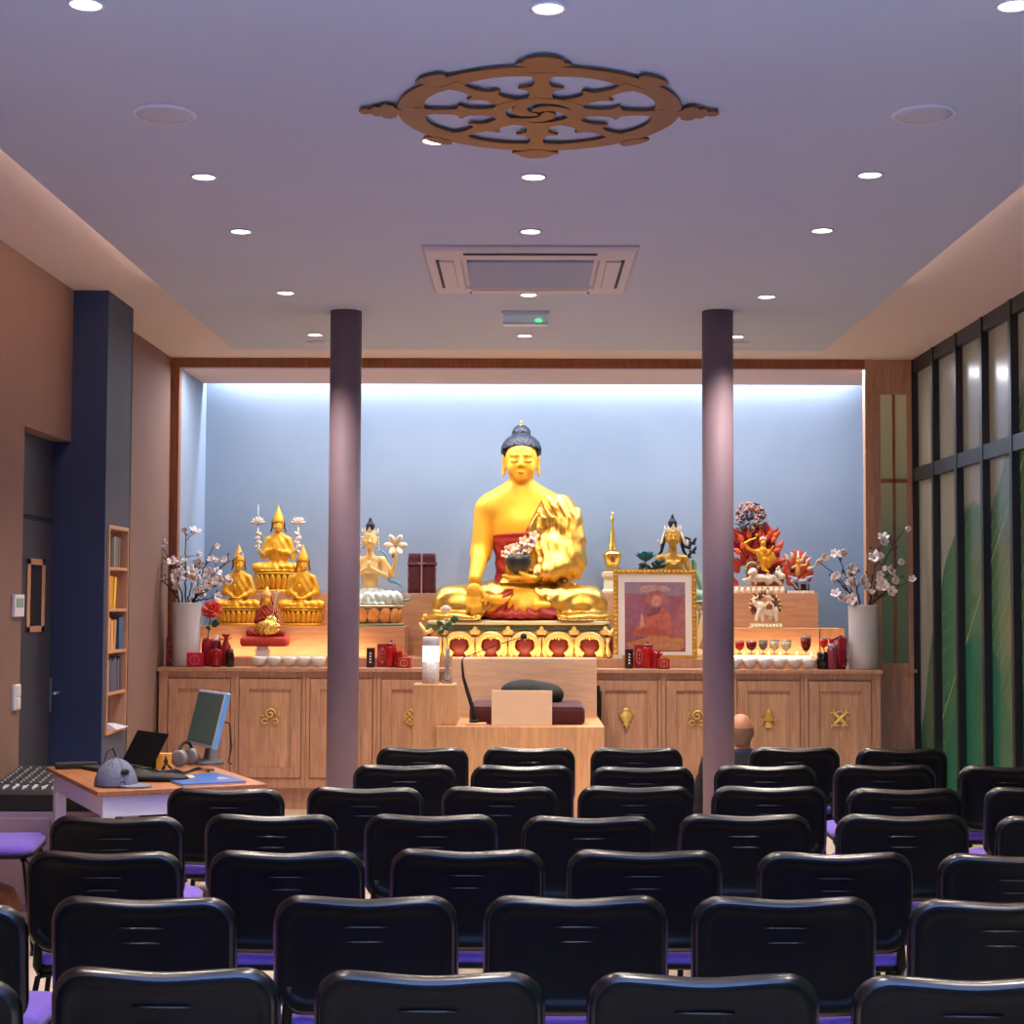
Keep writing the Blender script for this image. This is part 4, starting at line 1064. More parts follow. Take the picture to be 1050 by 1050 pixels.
# ------------------------------------------------------------------ seated statue in Buddha units
US = 0.00193
def seated(arm='earth', head=True, neckthin=1.0):
    legs = [('c', (-95, 20, 75), (-285, -75, 70), 84, 66), ('c', (95, 20, 75), (275, -75, 70), 84, 66),
            ('c', (-285, -80, 62), (10, -165, 48), 60, 34), ('c', (275, -80, 66), (-20, -150, 92), 60, 34),
            ('e', (0, -60, 50), (170, 110, 50))]
    torso = [('e', (0, 30, 85), (150, 100, 85)), ('e', (0, 30, 215), (98, 78, 120)), ('e', (0, 30, 350), (118, 84, 115)),
             ('e', (0, 32, 420), (132, 80, 82)), ('c', (-128, 34, 468), (128, 34, 468), 46, 46), ('c', (0, 32, 500), (0, 18, 600), 52, 42),
             ('c', (-60, 34, 510), (60, 34, 510), 44, 44)]
    rt = {'earth': [('c', (-146, 32, 452), (-168, 12, 275), 50, 40), ('c', (-168, 12, 275), (-186, -150, 165), 38, 26)],
          'teach': [('c', (-150, 30, 462), (-185, 10, 270), 46, 38), ('c', (-185, 10, 270), (-40, -95, 330), 36, 24)],
          'lap': [('c', (-150, 30, 462), (-190, 10, 265), 46, 38), ('c', (-190, 10, 265), (-40, -110, 165), 36, 24)],
          'hold': [('c', (-150, 30, 462), (-195, 10, 300), 46, 36), ('c', (-195, 10, 300), (-110, -100, 210), 34, 24)]}[arm]
    lf = [('c', (150, 30, 462), (195, 5, 255), 48, 42), ('c', (195, 5, 255), (50, -115, 178), 38, 24)]
    if arm == 'teach': lf = [('c', (150, 30, 462), (185, 10, 270), 46, 38), ('c', (185, 10, 270), (45, -100, 300), 36, 24)]
    return legs, torso, rt, lf
def headprims(z=0):
    return [('e', (0, 5, 668 + z), (66, 76, 88)), ('e', (0, -8, 625 + z), (52, 58, 60)), ('e', (-30, -46, 625 + z), (24, 20, 26)), ('e', (30, -46, 625 + z), (24, 20, 26)),
            ('e', (0, -56, 588 + z), (22, 16, 18))]
def facefeat(z=0):
    f = [('c', (0, -70, 672 + z), (0, -84, 636 + z), 6, 10), ('e', (-9, -76, 634 + z), (8, 8, 6)), ('e', (9, -76, 634 + z), (8, 8, 6)),
         ('e', (0, -66, 607 + z), (17, 8, 4)), ('e', (0, -64, 600 + z), (12, 8, 4))]
    for s_ in (-1, 1):
        f += [('e', (s_ * 29, -62, 653 + z), (15, 6, 5)), ('c', (s_ * 12, -73, 678 + z), (s_ * 44, -58, 676 + z), 4, 3),
              ('c', (s_ * 70, 8, 680 + z), (s_ * 73, 8, 600 + z), 8, 7), ('e', (s_ * 73, 10, 672 + z), (7, 16, 22))]
    return f
def hand_down(cx, cy, cz):   # relaxed hand hanging over the knee, fingers down
    p = [('e', (cx, cy, cz), (33, 15, 38))]
    for i, (dx, L_) in enumerate(((-23, 52), (-8, 66), (8, 68), (23, 56))):
        p += [('c', (cx + dx, cy - 6, cz - 28), (cx + dx * 1.08, cy - 14, cz - 28 - L_ * .55), 9.5, 8.5), ('c', (cx + dx * 1.08, cy - 14, cz - 28 - L_ * .55), (cx + dx * 1.1, cy - 12, cz - 28 - L_), 8.5, 6.5)]
    p += [('c', (cx + 30, cy - 4, cz + 8), (cx + 46, cy - 14, cz - 22), 10, 8), ('c', (cx + 46, cy - 14, cz - 22), (cx + 46, cy - 18, cz - 46), 8, 6.5)]
    return p
def hand_lap(cx, cy, cz):    # palm up, fingers to the picture left
    p = [('e', (cx, cy, cz), (40, 32, 13))]
    for i, dy in enumerate((-22, -8, 7, 21)):
        p += [('c', (cx - 30, cy + dy, cz), (cx - 66 - 6 * (i in (1, 2)), cy + dy, cz - 2), 9, 8), ('c', (cx - 66 - 6 * (i in (1, 2)), cy + dy, cz - 2), (cx - 95 - 6 * (i in (1, 2)), cy + dy, cz + 8), 8, 6.5)]
    p += [('c', (cx - 5, cy - 26, cz + 6), (cx - 34, cy - 34, cz + 22), 10, 7)]
    return p

# --- the large central statue
TH_Y = 13.25
bz = PY(535, 636, 13.0).z
bu = thing('buddha_statue', 'large golden seated Buddha statue with dark blue hair and red-lined robe, centre of the altar', 'statue', (PY(534, 600, TH_Y).x, TH_Y, bz))
legs, torso, rt, lf = seated('earth')
h = 5.0
g = SDF((-400, -270, -8), (390, 170, 850), h)
A_ = g.union(legs, 30); B_ = g.union(torso, 45); C_ = g.union(rt, 26); D_ = g.union(lf, 26)
Hd = g.union(headprims(), 22)
base_ = smin(smin(B_, A_, 30), smin(C_, D_, 1), 28)
base_ = smin(base_, g.union([('c', (-105, 36, 478), (105, 36, 478), 50, 50), ('c', (-80, 34, 505), (-20, 26, 545), 30, 34), ('c', (80, 34, 505), (20, 26, 545), 30, 34)], 30), 45)
skin = smin(base_, Hd, 16)
skin = smin(skin, g.union(facefeat(), 4), 7)
skin = smin(skin, g.union(hand_down(-187, -186, 112), 5), 10)
skin = smin(skin, g.union(hand_lap(30, -150, 172), 5), 10)
foot = [('e', (-70, -172, 80), (62, 26, 26)), ('c', (-105, -180, 84), (-140, -178, 92), 15, 11), ('c', (60, -176, 56), (110, -176, 60), 26, 14)]
skin = smin(skin, g.union(foot, 12), 16)
sdf_obj('body', np.maximum(skin, -(g.Z - 1)).astype(np.float32), g, M['gold'], bu, scale=US)
X, Y, Z = g.X, g.Y, g.Z
# gold outer robe : left shoulder, left arm, legs
extra = g.union([('e', (175, 30, 390), (62, 62, 120)), ('e', (120, -10, 270), (70, 60, 90)), ('e', (225, 10, 330), (30, 50, 130)),  ('e', (205, 5, 260), (55, 60, 95)), ('c', (150, 34, 480), (40, 40, 520), 44, 30),
                 ('c', (190, -10, 240), (110, -90, 200), 50, 40)], 30)
G = smin(smin(B_, A_, 30), D_, 28)
up = np.minimum(G, extra)
fold_u = 6.0 * np.sin((X * 0.95 + Z * (0.10 + 0.55 * (Z > 430)) - Y * .3 + 10 * np.sin(Z / 45)) / 5.2) * np.clip((X + 20) / 60, 0.3, 1) + 2.5 * np.sin((X * 0.5 + Z * 0.9) / 11)
reg_u = np.maximum(np.maximum(-(X - (100 + (Z - 515) * 0.516)), 150 - Z), Z - 548 + 0.25 * np.abs(X - 60))
hand_cut = -(np.sqrt((X + 20) ** 2 + (Y + 165) ** 2 + (Z - 190) ** 2) - 62)
up_r = np.maximum(np.maximum(up - 9 - fold_u * 0.55, reg_u), hand_cut)
fold_l = 5 * np.sin(np.sqrt((np.abs(X) - 250) ** 2 + (Z - 10) ** 2 + (Y * .4) ** 2) / 6.0)
hem = g.union([('e', (-300, -95, 10), (100, 95, 16)), ('e', (300, -95, 10), (92, 95, 16)), ('e', (-200, -150, 8), (110, 70, 12)), ('e', (200, -150, 8), (110, 70, 12))], 20)
leg = smin(A_, hem, 26)
reg_l = np.maximum(Z - 165, 62 + np.clip(118 - Z, 0, 200) * 0.85 - np.abs(X + 5))
hd_cut = -(np.sqrt(((X + 187) / 1.0) ** 2 + ((Y + 200) / .9) ** 2 + ((Z - 85) / 1.9) ** 2) - 44)
lg_r = np.maximum(np.maximum(leg - 8 - fold_l * 0.5, reg_l), hd_cut)
F = np.maximum(np.minimum(up_r, lg_r), -(Z - 1)); F = np.broadcast_to(F, g.n).astype(np.float32)
sdf_obj('gold_robe', F, g, M['goldr'], bu, scale=US)
# red under-robe : waist band, side, fan of cloth between the shins
band = np.maximum(B_ - 7 - 1.6 * np.sin(Z / 5), np.maximum(np.abs(Z - 338 - X * 0.08) - 22, X - 60))
side = np.maximum(B_ - 8 - 2 * np.sin((X + Z) / 9), np.maximum(np.abs(Z - 235) - 85, X + 62 - (Z - 235) * 0.1))
fan = g.union([('e', (0, -120, 22), (185, 95, 26)), ('e', (-60, -150, 75), (70, 45, 55)), ('e', (60, -140, 50), (110, 50, 40))], 26) - 4 * np.sin(np.arctan2(X + 10, 130 - Z) * 17)
fan = np.maximum(fan, np.abs(X + 2) - (66 + np.clip(122 - Z, 0, 200) * 0.95))
F = np.maximum(np.minimum(np.minimum(band, side), fan), -(Z - 1)); F = np.broadcast_to(F, g.n).astype(np.float32)
sdf_obj('red_under_robe', F, g, M['redcloth'], bu, scale=US)
# red lining line along the robe edge
q = MB()
pts = []
for i in range(14):
    z = 525 - i * 15; x = 98 + (z - 515) * 0.516
    y = 30 - 84 * math.sqrt(max(0, 1 - (x / 140) ** 2)) * (1 if z < 470 else 1 - (z - 470) / 110) - 6
    pts.append((x * US, y * US, z * US))
q.tube(pts, 0.006, 6, flat=0.6); q.build('robe_border', M['redcloth'], bu)
# hair with curls
gh = SDF((-100, -75, 640), (100, 125, 830), 3.2)
Fh = gh.ell((0, 24, 704), (84, 84, 72)); Fh = smin(Fh, gh.ell((0, 28, 776), (39, 40, 36)), 2.5)
Fh = Fh - 2.2 * np.sin(gh.X / 3.6) * np.sin(gh.Z / 3.6) * np.cos(gh.Y / 5)
face = np.maximum(gh.Z - (716 + 0.0016 * gh.X * gh.X * -1), gh.Y + 6)
Fh = np.maximum(Fh, -face); Fh = np.maximum(Fh, 662 - gh.Z)
sdf_obj('hair', np.broadcast_to(Fh, gh.n).astype(np.float32), gh, M['hair'], bu, scale=US)
MB().lathe([(0.022, 1.555 - 0.03), (0.02, 1.565 - 0.01), (0.008, 1.575), (0.012, 1.585), (0.003, 1.615)], (0, 0.03 * 1.7, 0), 12).build('finial', M['goldr'], bu)
q = MB()
for s_ in (-1, 1):
    q.tube([(s_ * x * US, y * US, z * US) for x, y, z in ((14, -74, 652), (24, -73, 648), (34, -69, 648), (44, -61, 653))], 0.0035, 6)
    q.tube([(s_ * x * US, y * US, z * US) for x, y, z in ((11, -77, 682), (22, -76, 688), (36, -69, 687), (50, -55, 678))], 0.0022, 5)
q.build('eye_lines', mat('face_ink', (84, 46, 14), 0.9, spec=0.1), bu)
q = MB(); q.ell((0, -75 * US, 604 * US), (0.026, 0.005, 0.006)); q.build('lips', mat('lip_red', (184, 62, 36), 0.6), bu)
q = MB(); q.ell((0, -73 * US, 700 * US), (0.008, 0.005, 0.008)); q.build('forehead_mark', M['goldr'], bu)

# alms bowl and flowers in its hand
bx = bu.location.x - 5 * US; by = TH_Y - 150 * US; bzz = bz + 187 * US
tag(MB().lathe([(0.03, 0.0), (0.075, 0.03), (0.105, 0.085), (0.104, 0.12), (0.085, 0.155), (0.078, 0.158), (0.09, 0.12), (0.08, 0.06), (0.03, 0.02)], (0, 0, 0), 26).build('alms_bowl', mat('dark_bowl', (40, 42, 46), 0.35), loc=(bx - 0.01, by - 0.01, bzz)), 'round black alms bowl held in the lap of the large golden statue', 'bowl')
ora = thing('flower_spray', 'spray of pale pink artificial blossoms standing in the black alms bowl', 'flowers', (bx - 0.01, by - 0.01, bzz + 0.05))
PETM = {}
def blossom(r=0.045, n=5, key='mag', m=None, mc=None, cup=0.5, pw=0.42):
    if key not in PETM:
        q = MB()
        for k in range(n):
            a_ = 2 * PI * k / n
            q.M = Matrix.Rotation(a_, 4, 'Z') @ Matrix.Rotation(-cup, 4, 'Y') @ Matrix.Translation((r * 0.62, 0, 0))
            q.ell((0, 0, 0), (r * 0.6, r * pw, r * 0.10), 10, 6)
        q.M = None; q.mi = 1
        q.ell((0, 0, r * 0.12), (r * 0.16, r * 0.16, r * 0.2), 8, 5)
        o = q.build('blossom', [m, mc]); me = o.data; bpy.data.objects.remove(o); PETM[key] = me
    return PETM[key]
pk = mat('blush_petal', (226, 186, 166), 0.6); ctr = mat('blossom_heart', (150, 130, 80), 0.7)
def put_blossom(par, p_, d_, key, sc=1.0, **kw):
    o = bpy.data.objects.new('blossom', blossom(key=key, **kw)); COL.objects.link(o); o.parent = par
    o.location = p_; o.rotation_euler = Vector(d_).to_track_quat('Z', 'Y').to_euler(); o.scale = (sc,) * 3
    return o
q = MB()
st_ = []
for (dx, dz) in ((-0.07, 0.13), (-0.02, 0.16), (0.04, 0.2), (0.10, 0.19), (0.12, 0.24), (-0.10, 0.10), (0.02, 0.12), (0.07, 0.14)):
    e_ = (dx, random.uniform(-0.05, 0.02), dz); st_.append(e_)
    q.tube([(0, 0, -0.03), (dx * 0.4, 0, dz * 0.6), e_], 0.003, 5)
q.tube([(0, -0.06, 0.05), (0.1, -0.09, 0.15), (0.17, -0.07, 0.13), (0.21, -0.04, 0.08)], 0.004, 5); q.tube([(0, -0.06, 0.05), (-0.1, -0.09, 0.16), (-0.12, -0.07, 0.1)], 0.004, 5)
q.build('stem', M['branch'], ora)
for e_ in st_: put_blossom(ora, e_, (e_[0] * 0.5, -1, 0.4), 'pink', random.uniform(0.8, 1.1), m=pk, mc=ctr, r=0.04)

# --- throne of the large statue
a_, b_ = PY(434, 655, 12.86), PY(629, 655, 12.86)
cx = (a_.x + b_.x) / 2; hwT = (b_.x - a_.x) / 2
tt = thing('statue_base', 'wide throne base with red panels and gold scrollwork under the large golden statue', 'statue base', (cx, 12.86, ZP + 0.001))
HT = bz - ZP - 0.003
MB().box(-hwT + 0.03, hwT - 0.03, 0.02, 0.78, 0, HT - 0.075).build('core', mat('core_gold', (206, 160, 84), 0.5, noise=0.2, nscale=30), tt, bevel=0.005)
MB().box(-hwT + 0.02, hwT - 0.02, 0.01, 0.79, HT - 0.074, HT - 0.033).build('jade_band', mat('jade_enamel', (112, 132, 96), 0.5), tt, bevel=0.005)
q = MB(); q.loft([[(x, y + 0.40, z) for x, y in seat_pts(hwT - 0.03 - i_, 0.42 - i_, 0.06)] for z, i_ in ((HT - 0.032, 0.01), (HT - 0.024, 0.0), (HT - 0.008, 0.0), (HT, 0.01))], True, True)
q.build('top_slab', mat('cream_slab', (222, 206, 160), 0.4), tt)
xs = [PY(420 + c / 4.04, 660, 12.86).x - cx for c in (205, 337, 477, 617, 745)]
m_tr = mat('throne_red', (112, 32, 24), 0.5, noise=0.1)
for x in xs + [-hwT + 0.035, hwT - 0.035]: MB().ell((x, 0.03, 0.095), (0.088 if abs(x) < hwT - 0.05 else 0.035, 0.05, 0.105), 16, 10).build('red_panel', m_tr, tt)
q = MB()
mids = [(xs[i] + xs[i + 1]) / 2 for i in range(4)] + [xs[0] - 0.13, xs[4] + 0.12]
for x in xs:
    q.tube([(x + 0.098 * math.cos(t_) * (1.0 if math.sin(t_) > 0 else 1), -0.015, 0.10 + 0.085 * math.sin(t_)) for t_ in [R(-60 + 300 * i / 22) for i in range(23)]][::1], 0.024, 6)
    for k in range(-3, 4): q.ell((x + k * 0.022, -0.022, 0.172 - abs(k) * 0.006), (0.011, 0.01, 0.024 - 0.003 * abs(k) + (0.012 if k == 0 else 0)), 8, 5)
    for s_ in (-1, 1):
        for k in range(4): q.ell((x + s_ * (0.076 + 0.004 * k), -0.02, 0.145 - k * 0.034), (0.010, 0.008, 0.016), 6, 5)
for x in mids:
    q.ell((x, -0.012, HT - 0.075), (0.022, 0.016, 0.034), 8, 6); q.ell((x - 0.025, -0.008, HT - 0.09), (0.02, 0.014, 0.02), 8, 6); q.ell((x + 0.025, -0.008, HT - 0.09), (0.02, 0.014, 0.02), 8, 6)
    for s_ in (-1, 1): q.tube([(x + s_ * 0.012, -0.01, 0.16), (x + s_ * 0.02, -0.012, 0.10), (x + s_ * 0.014, -0.01, 0.05), (x + s_ * 0.034, -0.01, 0.012)], [0.012, 0.014, 0.012, 0.016], 6)
for s_ in (-1, 1):
    q.tube([(s_ * (hwT - 0.07), 0.0, HT - 0.07), (s_ * (hwT - 0.02), -0.01, HT - 0.10), (s_ * (hwT + 0.012), 0.0, HT - 0.05), (s_ * (hwT + 0.03), 0.02, HT - 0.02)], [0.02, 0.022, 0.018, 0.008], 6)
    q.tube([(s_ * (hwT - 0.03), 0.0, 0.16), (s_ * (hwT - 0.05), -0.01, 0.1), (s_ * (hwT - 0.03), -0.005, 0.02)], [0.014, 0.016, 0.02], 6)
q.build('gold_scrollwork', mat('antique_gold', (250, 214, 134), 0.4, metal=0.2, noise=0.1, nscale=20), tt)

# ------------------------------------------------------------------ smaller statues
def lotus(par, hwid, hdep, hgt, m, n=22, mp_=None, name='lotus_base'):
    q = MB()
    q.lathe([(0.94, 0), (0.98, hgt * 0.1), (0.80, hgt * 0.16)], (0, 0, 0), 36, sx=hwid, sy=hdep)
    q.lathe([(0.72, hgt * 0.1), (0.72, hgt * 0.86), (0.92, hgt * 0.9), (0.95, hgt), (0.0, hgt)], (0, 0, 0), 36, sx=hwid, sy=hdep)
    q.build(name, m, par)
    q = MB()
    for k in range(n):
        t_ = 2 * PI * (k + 0.5) / n
        q.ell((0.86 * hwid * math.cos(t_), 0.86 * hdep * math.sin(t_), hgt * 0.5), (hwid * PI / n * 0.95, hdep * 0.10, hgt * 0.40), 8, 6, rot=Matrix.Rotation(t_ + PI / 2, 3, 'Z') @ Matrix.Rotation(R(14), 3, 'X'))
    q.build('lotus_petals', mp_ or m, par)
def guru(name, lab, px, ybase, yfig, Yd, s_, bw, base_h, m, hat=True, arm='teach', loc=None):
    """monk statue: body and robe in one gold, pointed hat with lappets, lotus base"""
    L = loc or PY(px, ybase, Yd)
    t = thing(name, lab, 'statue', L)
    lotus(t, bw, bw * 0.62, base_h, m, 24)
    legs, torso, rt, lf = seated(arm)
    h_ = 0.0052 / s_ * 0.62 if s_ < 0.0007 else 6
    g = SDF((-380, -270, -10), (380, 150, 780), 8.5)
    b_ = smin(g.union(legs, 30), g.union(torso, 45), 30); b_ = smin(b_, smin(g.union(rt, 26), g.union(lf, 26), 5), 26)
    # heavy robe over both shoulders and the knees
    rb = g.union([('e', (0, 30, 300), (175, 100, 190)), ('c', (-150, 40, 450), (-200, 20, 240), 55, 70), ('c', (150, 40, 450), (200, 20, 240), 55, 70), ('e', (0, -70, 22), (330, 150, 26))], 30)
    rb = np.maximum(rb, 0.0 - (g.Y * 1.0 + 25 + np.abs(g.X) * 0.25)) if False else rb
    b_ = smin(b_, rb + 14, 22)
    fo_ = 4.5 * np.sin((np.abs(g.X) * 0.8 + g.Z * 0.5) / 13.0) * (g.Z < 520)
    b_ = b_ - fo_
    b_ = smin(b_, g.union(headprims(), 20), 12); b_ = smin(b_, g.union(facefeat(), 4), 7)
    if arm == 'teach': hd = [('e', (-28, -125, 335), (26, 16, 34)), ('e', (30, -125, 305), (34, 16, 24)), ('c', (-24, -128, 360), (-20, -132, 392), 10, 8), ('c', (-36, -128, 355), (-40, -130, 384), 9, 8)]
    else: hd = [('e', (-10, -150, 165), (60, 34, 16)), ('c', (-60, -150, 168), (-85, -150, 172), 12, 8), ('e', (-35, -120, 330), (24, 14, 34))]
    b_ = smin(b_, g.union(hd, 6), 8)
    b_ = np.maximum(b_, -(g.Z - 1))
    o = sdf_obj('body', np.broadcast_to(b_, g.n).astype(np.float32), g, m, t, loc=(0, 0, base_h), scale=s_)
    if hat:
        q = MB(); q.M = Matrix.Translation((0, 0, base_h)) @ Matrix.Scale(s_, 4)
        q.lathe([(84, 705), (88, 722), (76, 760), (60, 810), (34, 870), (14, 915), (5, 945), (1, 960)], (0, 12, 0), 20, sy=1.05)
        q.build('pointed_hat', m, t)
        q = MB(); q.M = Matrix.Translation((0, 0, base_h)) @ Matrix.Scale(s_, 4)
        for sd in (-1, 1): q.tube([(sd * 76, 20, 760), (sd * 88, 22, 700), (sd * 86, 24, 640), (sd * 108, 20, 570)], [10, 12, 12, 8], 6, flat=2.2)
        q.build('hat_lappet', M['redcloth'] if False else mat('hat_lining', (120, 44, 20), 0.6), t)
    return t
S0 = 0.00058
g0 = guru('monk_statue', 'golden monk statue in a pointed hat, highest of the three at the left', 284.5, 606.5, 0, 13.55, 0.00058, 0.205, 0.165, M['goldm'])
g0.location.z = ZU + 0.001
# flowers beside its shoulders
for s_, lab, knd in ((-1, 'white', 0), (1, 'cream', 1)):
    q = MB()
    q.tube([(s_ * 0.10, -0.03, 0.30), (s_ * 0.155, -0.02, 0.36), (s_ * 0.165, 0, 0.48), (s_ * 0.165, 0, 0.54)], 0.006, 6)
    for k in range(5): q.ell((s_ * (0.155 + 0.012 * (k % 2)), -0.005, 0.34 + 0.035 * k), (0.03, 0.012, 0.018), 8, 5, rot=Matrix.Rotation(R(30 * (-1) ** k), 3, 'Y'))
    if knd == 0: q.tube([(s_ * 0.165, 0, 0.55), (s_ * 0.165, 0, 0.72)], [0.006, 0.003], 6)
    else: q.box(s_ * 0.165 - 0.035, s_ * 0.165 + 0.035, -0.015, 0.015, 0.60, 0.62)
    for k in range(6):
        a2 = R(-75 + 30 * k); q.ell((s_ * 0.165 + 0.03 * math.sin(a2), -0.01, 0.565 + 0.025 * math.cos(a2)), (0.014, 0.012, 0.034), 8, 5, rot=Matrix.Rotation(a2, 3, 'Y'))
    q.build('shoulder_flower', mat('pale_lotus_paint', (214, 196, 176), 0.5, noise=0.2, nscale=60), g0)
g1 = guru('monk_statue', 'golden monk statue in a pointed hat, lower left, nearest the blossom vase', 244, 643, 0, 13.14, 0.00054, 0.185, 0.128, M['goldm'], arm='lap')
g1.location.z = ZL + 0.001
g2 = copy_tree(g1, (PY(310, 643, 13.14).x, 13.14, ZL + 0.001), None, 'golden monk statue in a pointed hat, lower right, nearest the left column')
# small saint on a red cushion
zc = PY(273, 663, 12.86).z
st = tag(MB().prism([(-0.055, 0), (0.055, 0), (0.05, 0.03), (0.062, 0.055), (0.045, 0.055), (0.042, zc - ZP), (-0.042, zc - ZP), (-0.045, 0.055), (-0.062, 0.055), (-0.05, 0.03)], 0.05, 'Y', 0).build('display_stand', mat('lit_white', (250, 240, 220), 0.4), loc=(PY(269, 670, 12.80).x, 12.80, ZP + 0.001)), 'small bright white stand under the red-cushioned statuette', 'stand')
cu = cushion('small_cushion', PY(247, 660, 12.84).x, PY(296, 660, 12.84).x, 12.765, 12.94, zc + 0.002, zc + 0.075, mat('coral_cloth', (196, 62, 44), 0.8), 'small coral-red cushion under the red-robed statuette on the left', r=0.028)
sm = thing('saint_statuette', 'small statuette in a red robe with a gold lap cloth, seated on a coral cushion', 'statuette', (PY(273, 655, 12.86).x, 12.86, zc + 0.078))
legs, torso, rt, lf = seated('teach')
g = SDF((-380, -270, -10), (380, 150, 860), 9)
b_ = smin(g.union(legs, 30), g.union(torso, 45), 30); b_ = smin(b_, smin(g.union(rt, 26), g.union(lf, 26), 5), 26)
b_ = smin(b_, g.union([('e', (0, 40, 300), (190, 100, 200))], 10), 20)
s1 = 0.00043
F = np.maximum(b_ - 3 * np.sin((g.X + g.Z) / 14), -(g.Z - 1))
sdf_obj('robe', np.broadcast_to(F, g.n).astype(np.float32), g, M['redcloth'], sm, scale=s1)
sdf_obj('head', np.broadcast_to(smin(g.union(headprims(), 20), g.union(facefeat() + [('c', (0, 20, 540), (0, 10, 600), 45, 42)], 5), 8), g.n).astype(np.float32), g, M['gold'], sm, scale=s1)
F = np.maximum(smin(g.union([('e', (40, -110, 150), (230, 110, 150)), ('e', (90, -60, 280), (110, 80, 110))], 30), b_ + 5, 10) - 6 * np.sin(g.X / 11) * np.sin((g.Z + g.Y) / 13), np.maximum(-(g.Z - 8), np.abs(g.X - 40) - 240))
sdf_obj('lap_cloth', np.broadcast_to(F, g.n).astype(np.float32), g, M['goldr'], sm, scale=s1)
q = MB(); q.M = Matrix.Scale(s1, 4); q.lathe([(84, 700), (80, 760), (55, 820), (20, 880), (4, 900)], (0, 14, 0), 18); q.build('cap', mat('cap_gold', (236, 190, 110), 0.5), sm)
q = MB(); q.M = Matrix.Scale(s1, 4)
q.tube([(120, -150, 260), (165, -160, 560), (200, -160, 780), (215, -150, 830)], [7, 7, 9, 6], 6)
for k in range(5): q.ell((205 + 26 * math.cos(k * 1.3), -155, 800 + 40 * math.sin(k * 1.3)), (24, 14, 16), 8, 5)
q.build('staff', M['cream'], sm)
for s_ in (-1, 1):
    q = MB(); q.M = Matrix.Scale(s1, 4); q.tube([(s_ * 74, 20, 740), (s_ * 92, 25, 640), (s_ * 120, 20, 560)], [12, 16, 14], 6, flat=2); q.build('hat_lappet', M['redcloth'], sm)

# four-armed white-legged deity
def crown(par, s_, z, m1, m2, n=5):
    q = MB(); q.M = Matrix.Scale(s_, 4)
    for k in range(n):
        a2 = R(-90 + (k - (n - 1) / 2) * 38)
        hh = (70 if k == n // 2 else 50)
        q.M = Matrix.Scale(s_, 4) @ Matrix.Translation((74 * math.cos(a2), 12 + 74 * math.sin(a2), z)) @ Matrix.Rotation(a2 + PI / 2, 4, 'Z')
        q.prism([(-20, 0), (20, 0), (26, 20), (10, hh * .6), (0, hh), (-10, hh * .6), (-26, 20)], 6, 'Y', -3)
    q.build('crown', m1, par)
    q = MB(); q.M = Matrix.Scale(s_, 4)
    q.lathe([(46, z), (50, z + 30), (36, z + 60), (44, z + 70), (30, z + 100), (12, z + 125), (16, z + 135), (2, z + 160)], (0, 30, 0), 16)
    q.build('topknot', m2, par)
cz = PY(379, 640.5, 13.12)
ch = thing('deity_statue', 'four-armed golden deity in pale blue robes on an orange lotus behind the left column', 'statue', (PY(379, 600, 13.12).x, 13.12, ZL + 0.001))
s2 = 0.00078
q = MB(); q.lathe([(0.27, 0), (0.285, 0.012), (0.27, 0.02)], (0, 0, 0), 36, sy=0.62); q.build('base_plate', mat('jade_rim', (128, 150, 120), 0.5), ch)
q = MB(); q.lathe([(0.20, 0.02), (0.22, 0.15)], (0, 0, 0), 30, sy=0.62); q.lathe([(0.27, 0.15), (0.285, 0.158), (0.27, 0.166), (0.0, 0.167)], (0, 0, 0), 36, sy=0.62); q.build('seat_disc', M['cream'], ch)
q = MB()
for k in range(16):
    t_ = 2 * PI * k / 16 + 0.2
    q.ell((0.245 * math.cos(t_), 0.245 * 0.62 * math.sin(t_), 0.083), (0.052, 0.022, 0.066), 10, 8, rot=Matrix.Rotation(t_ + PI / 2, 3, 'Z') @ Matrix.Rotation(R(10), 3, 'X'))
q.build('lotus_petals', mat('orange_petals', (222, 150, 78), 0.55, noise=0.15, nscale=30), ch)
legs, torso, rt, lf = seated('hold')
g = SDF((-400, -280, -8), (400, 170, 850), 8)
skinp = [('e', (0, 30, 215), (78, 62, 120)), ('e', (0, 30, 350), (104, 74, 110)), ('c', (-118, 34, 455), (118, 34, 455), 38, 38), ('c', (0, 30, 490), (0, 18, 600), 42, 38)]
arms = []
for sd in (-1, 1):
    arms += [('c', (sd * 130, 30, 450), (sd * 165, -10, 290), 34, 28), ('c', (sd * 165, -10, 290), (sd * 18, -120, 370), 27, 18), ('e', (sd * 12, -128, 410), (12, 14, 42)),
             ('c', (sd * 130, 50, 455), (sd * 225, 40, 300), 34, 28), ('c', (sd * 225, 40, 300), (sd * 262, 0, 460), 26, 18), ('e', (sd * 262, -6, 492), (20, 14, 32)),
             ('c', (sd * 255, -10, 510), (sd * 250, -14, 545), 8, 6), ('c', (sd * 268, -8, 512), (sd * 272, -10, 548), 8, 6)]
F = smin(smin(g.union(skinp, 40), g.union(arms, 14), 16), smin(g.union(headprims(), 20), g.union(facefeat(), 4), 7), 10)
sdf_obj('body', F.astype(np.float32), g, M['goldp'] if False else mat('warm_gold_skin', (250, 212, 138), 0.5), ch, loc=(0, 0, 0.167), scale=s2)
F = smin(g.union(legs, 30), g.union([('e', (0, 20, 90), (150, 110, 90)), ('e', (0, -110, 14), (230, 90, 14))], 20), 26) - 5 * np.sin((np.abs(g.X) + g.Z * .6) / 11)
F = np.maximum(F, -(g.Z - 1)); sdf_obj('robe', np.broadcast_to(F, g.n).astype(np.float32), g, mat('pale_blue_robe', (170, 210, 224), 0.5, rgb2=(236, 228, 196), nscale=5), ch, loc=(0, 0, 0.167), scale=s2)
q = MB(); q.M = Matrix.Translation((0, 0, 0.167)) @ Matrix.Scale(s2, 4)
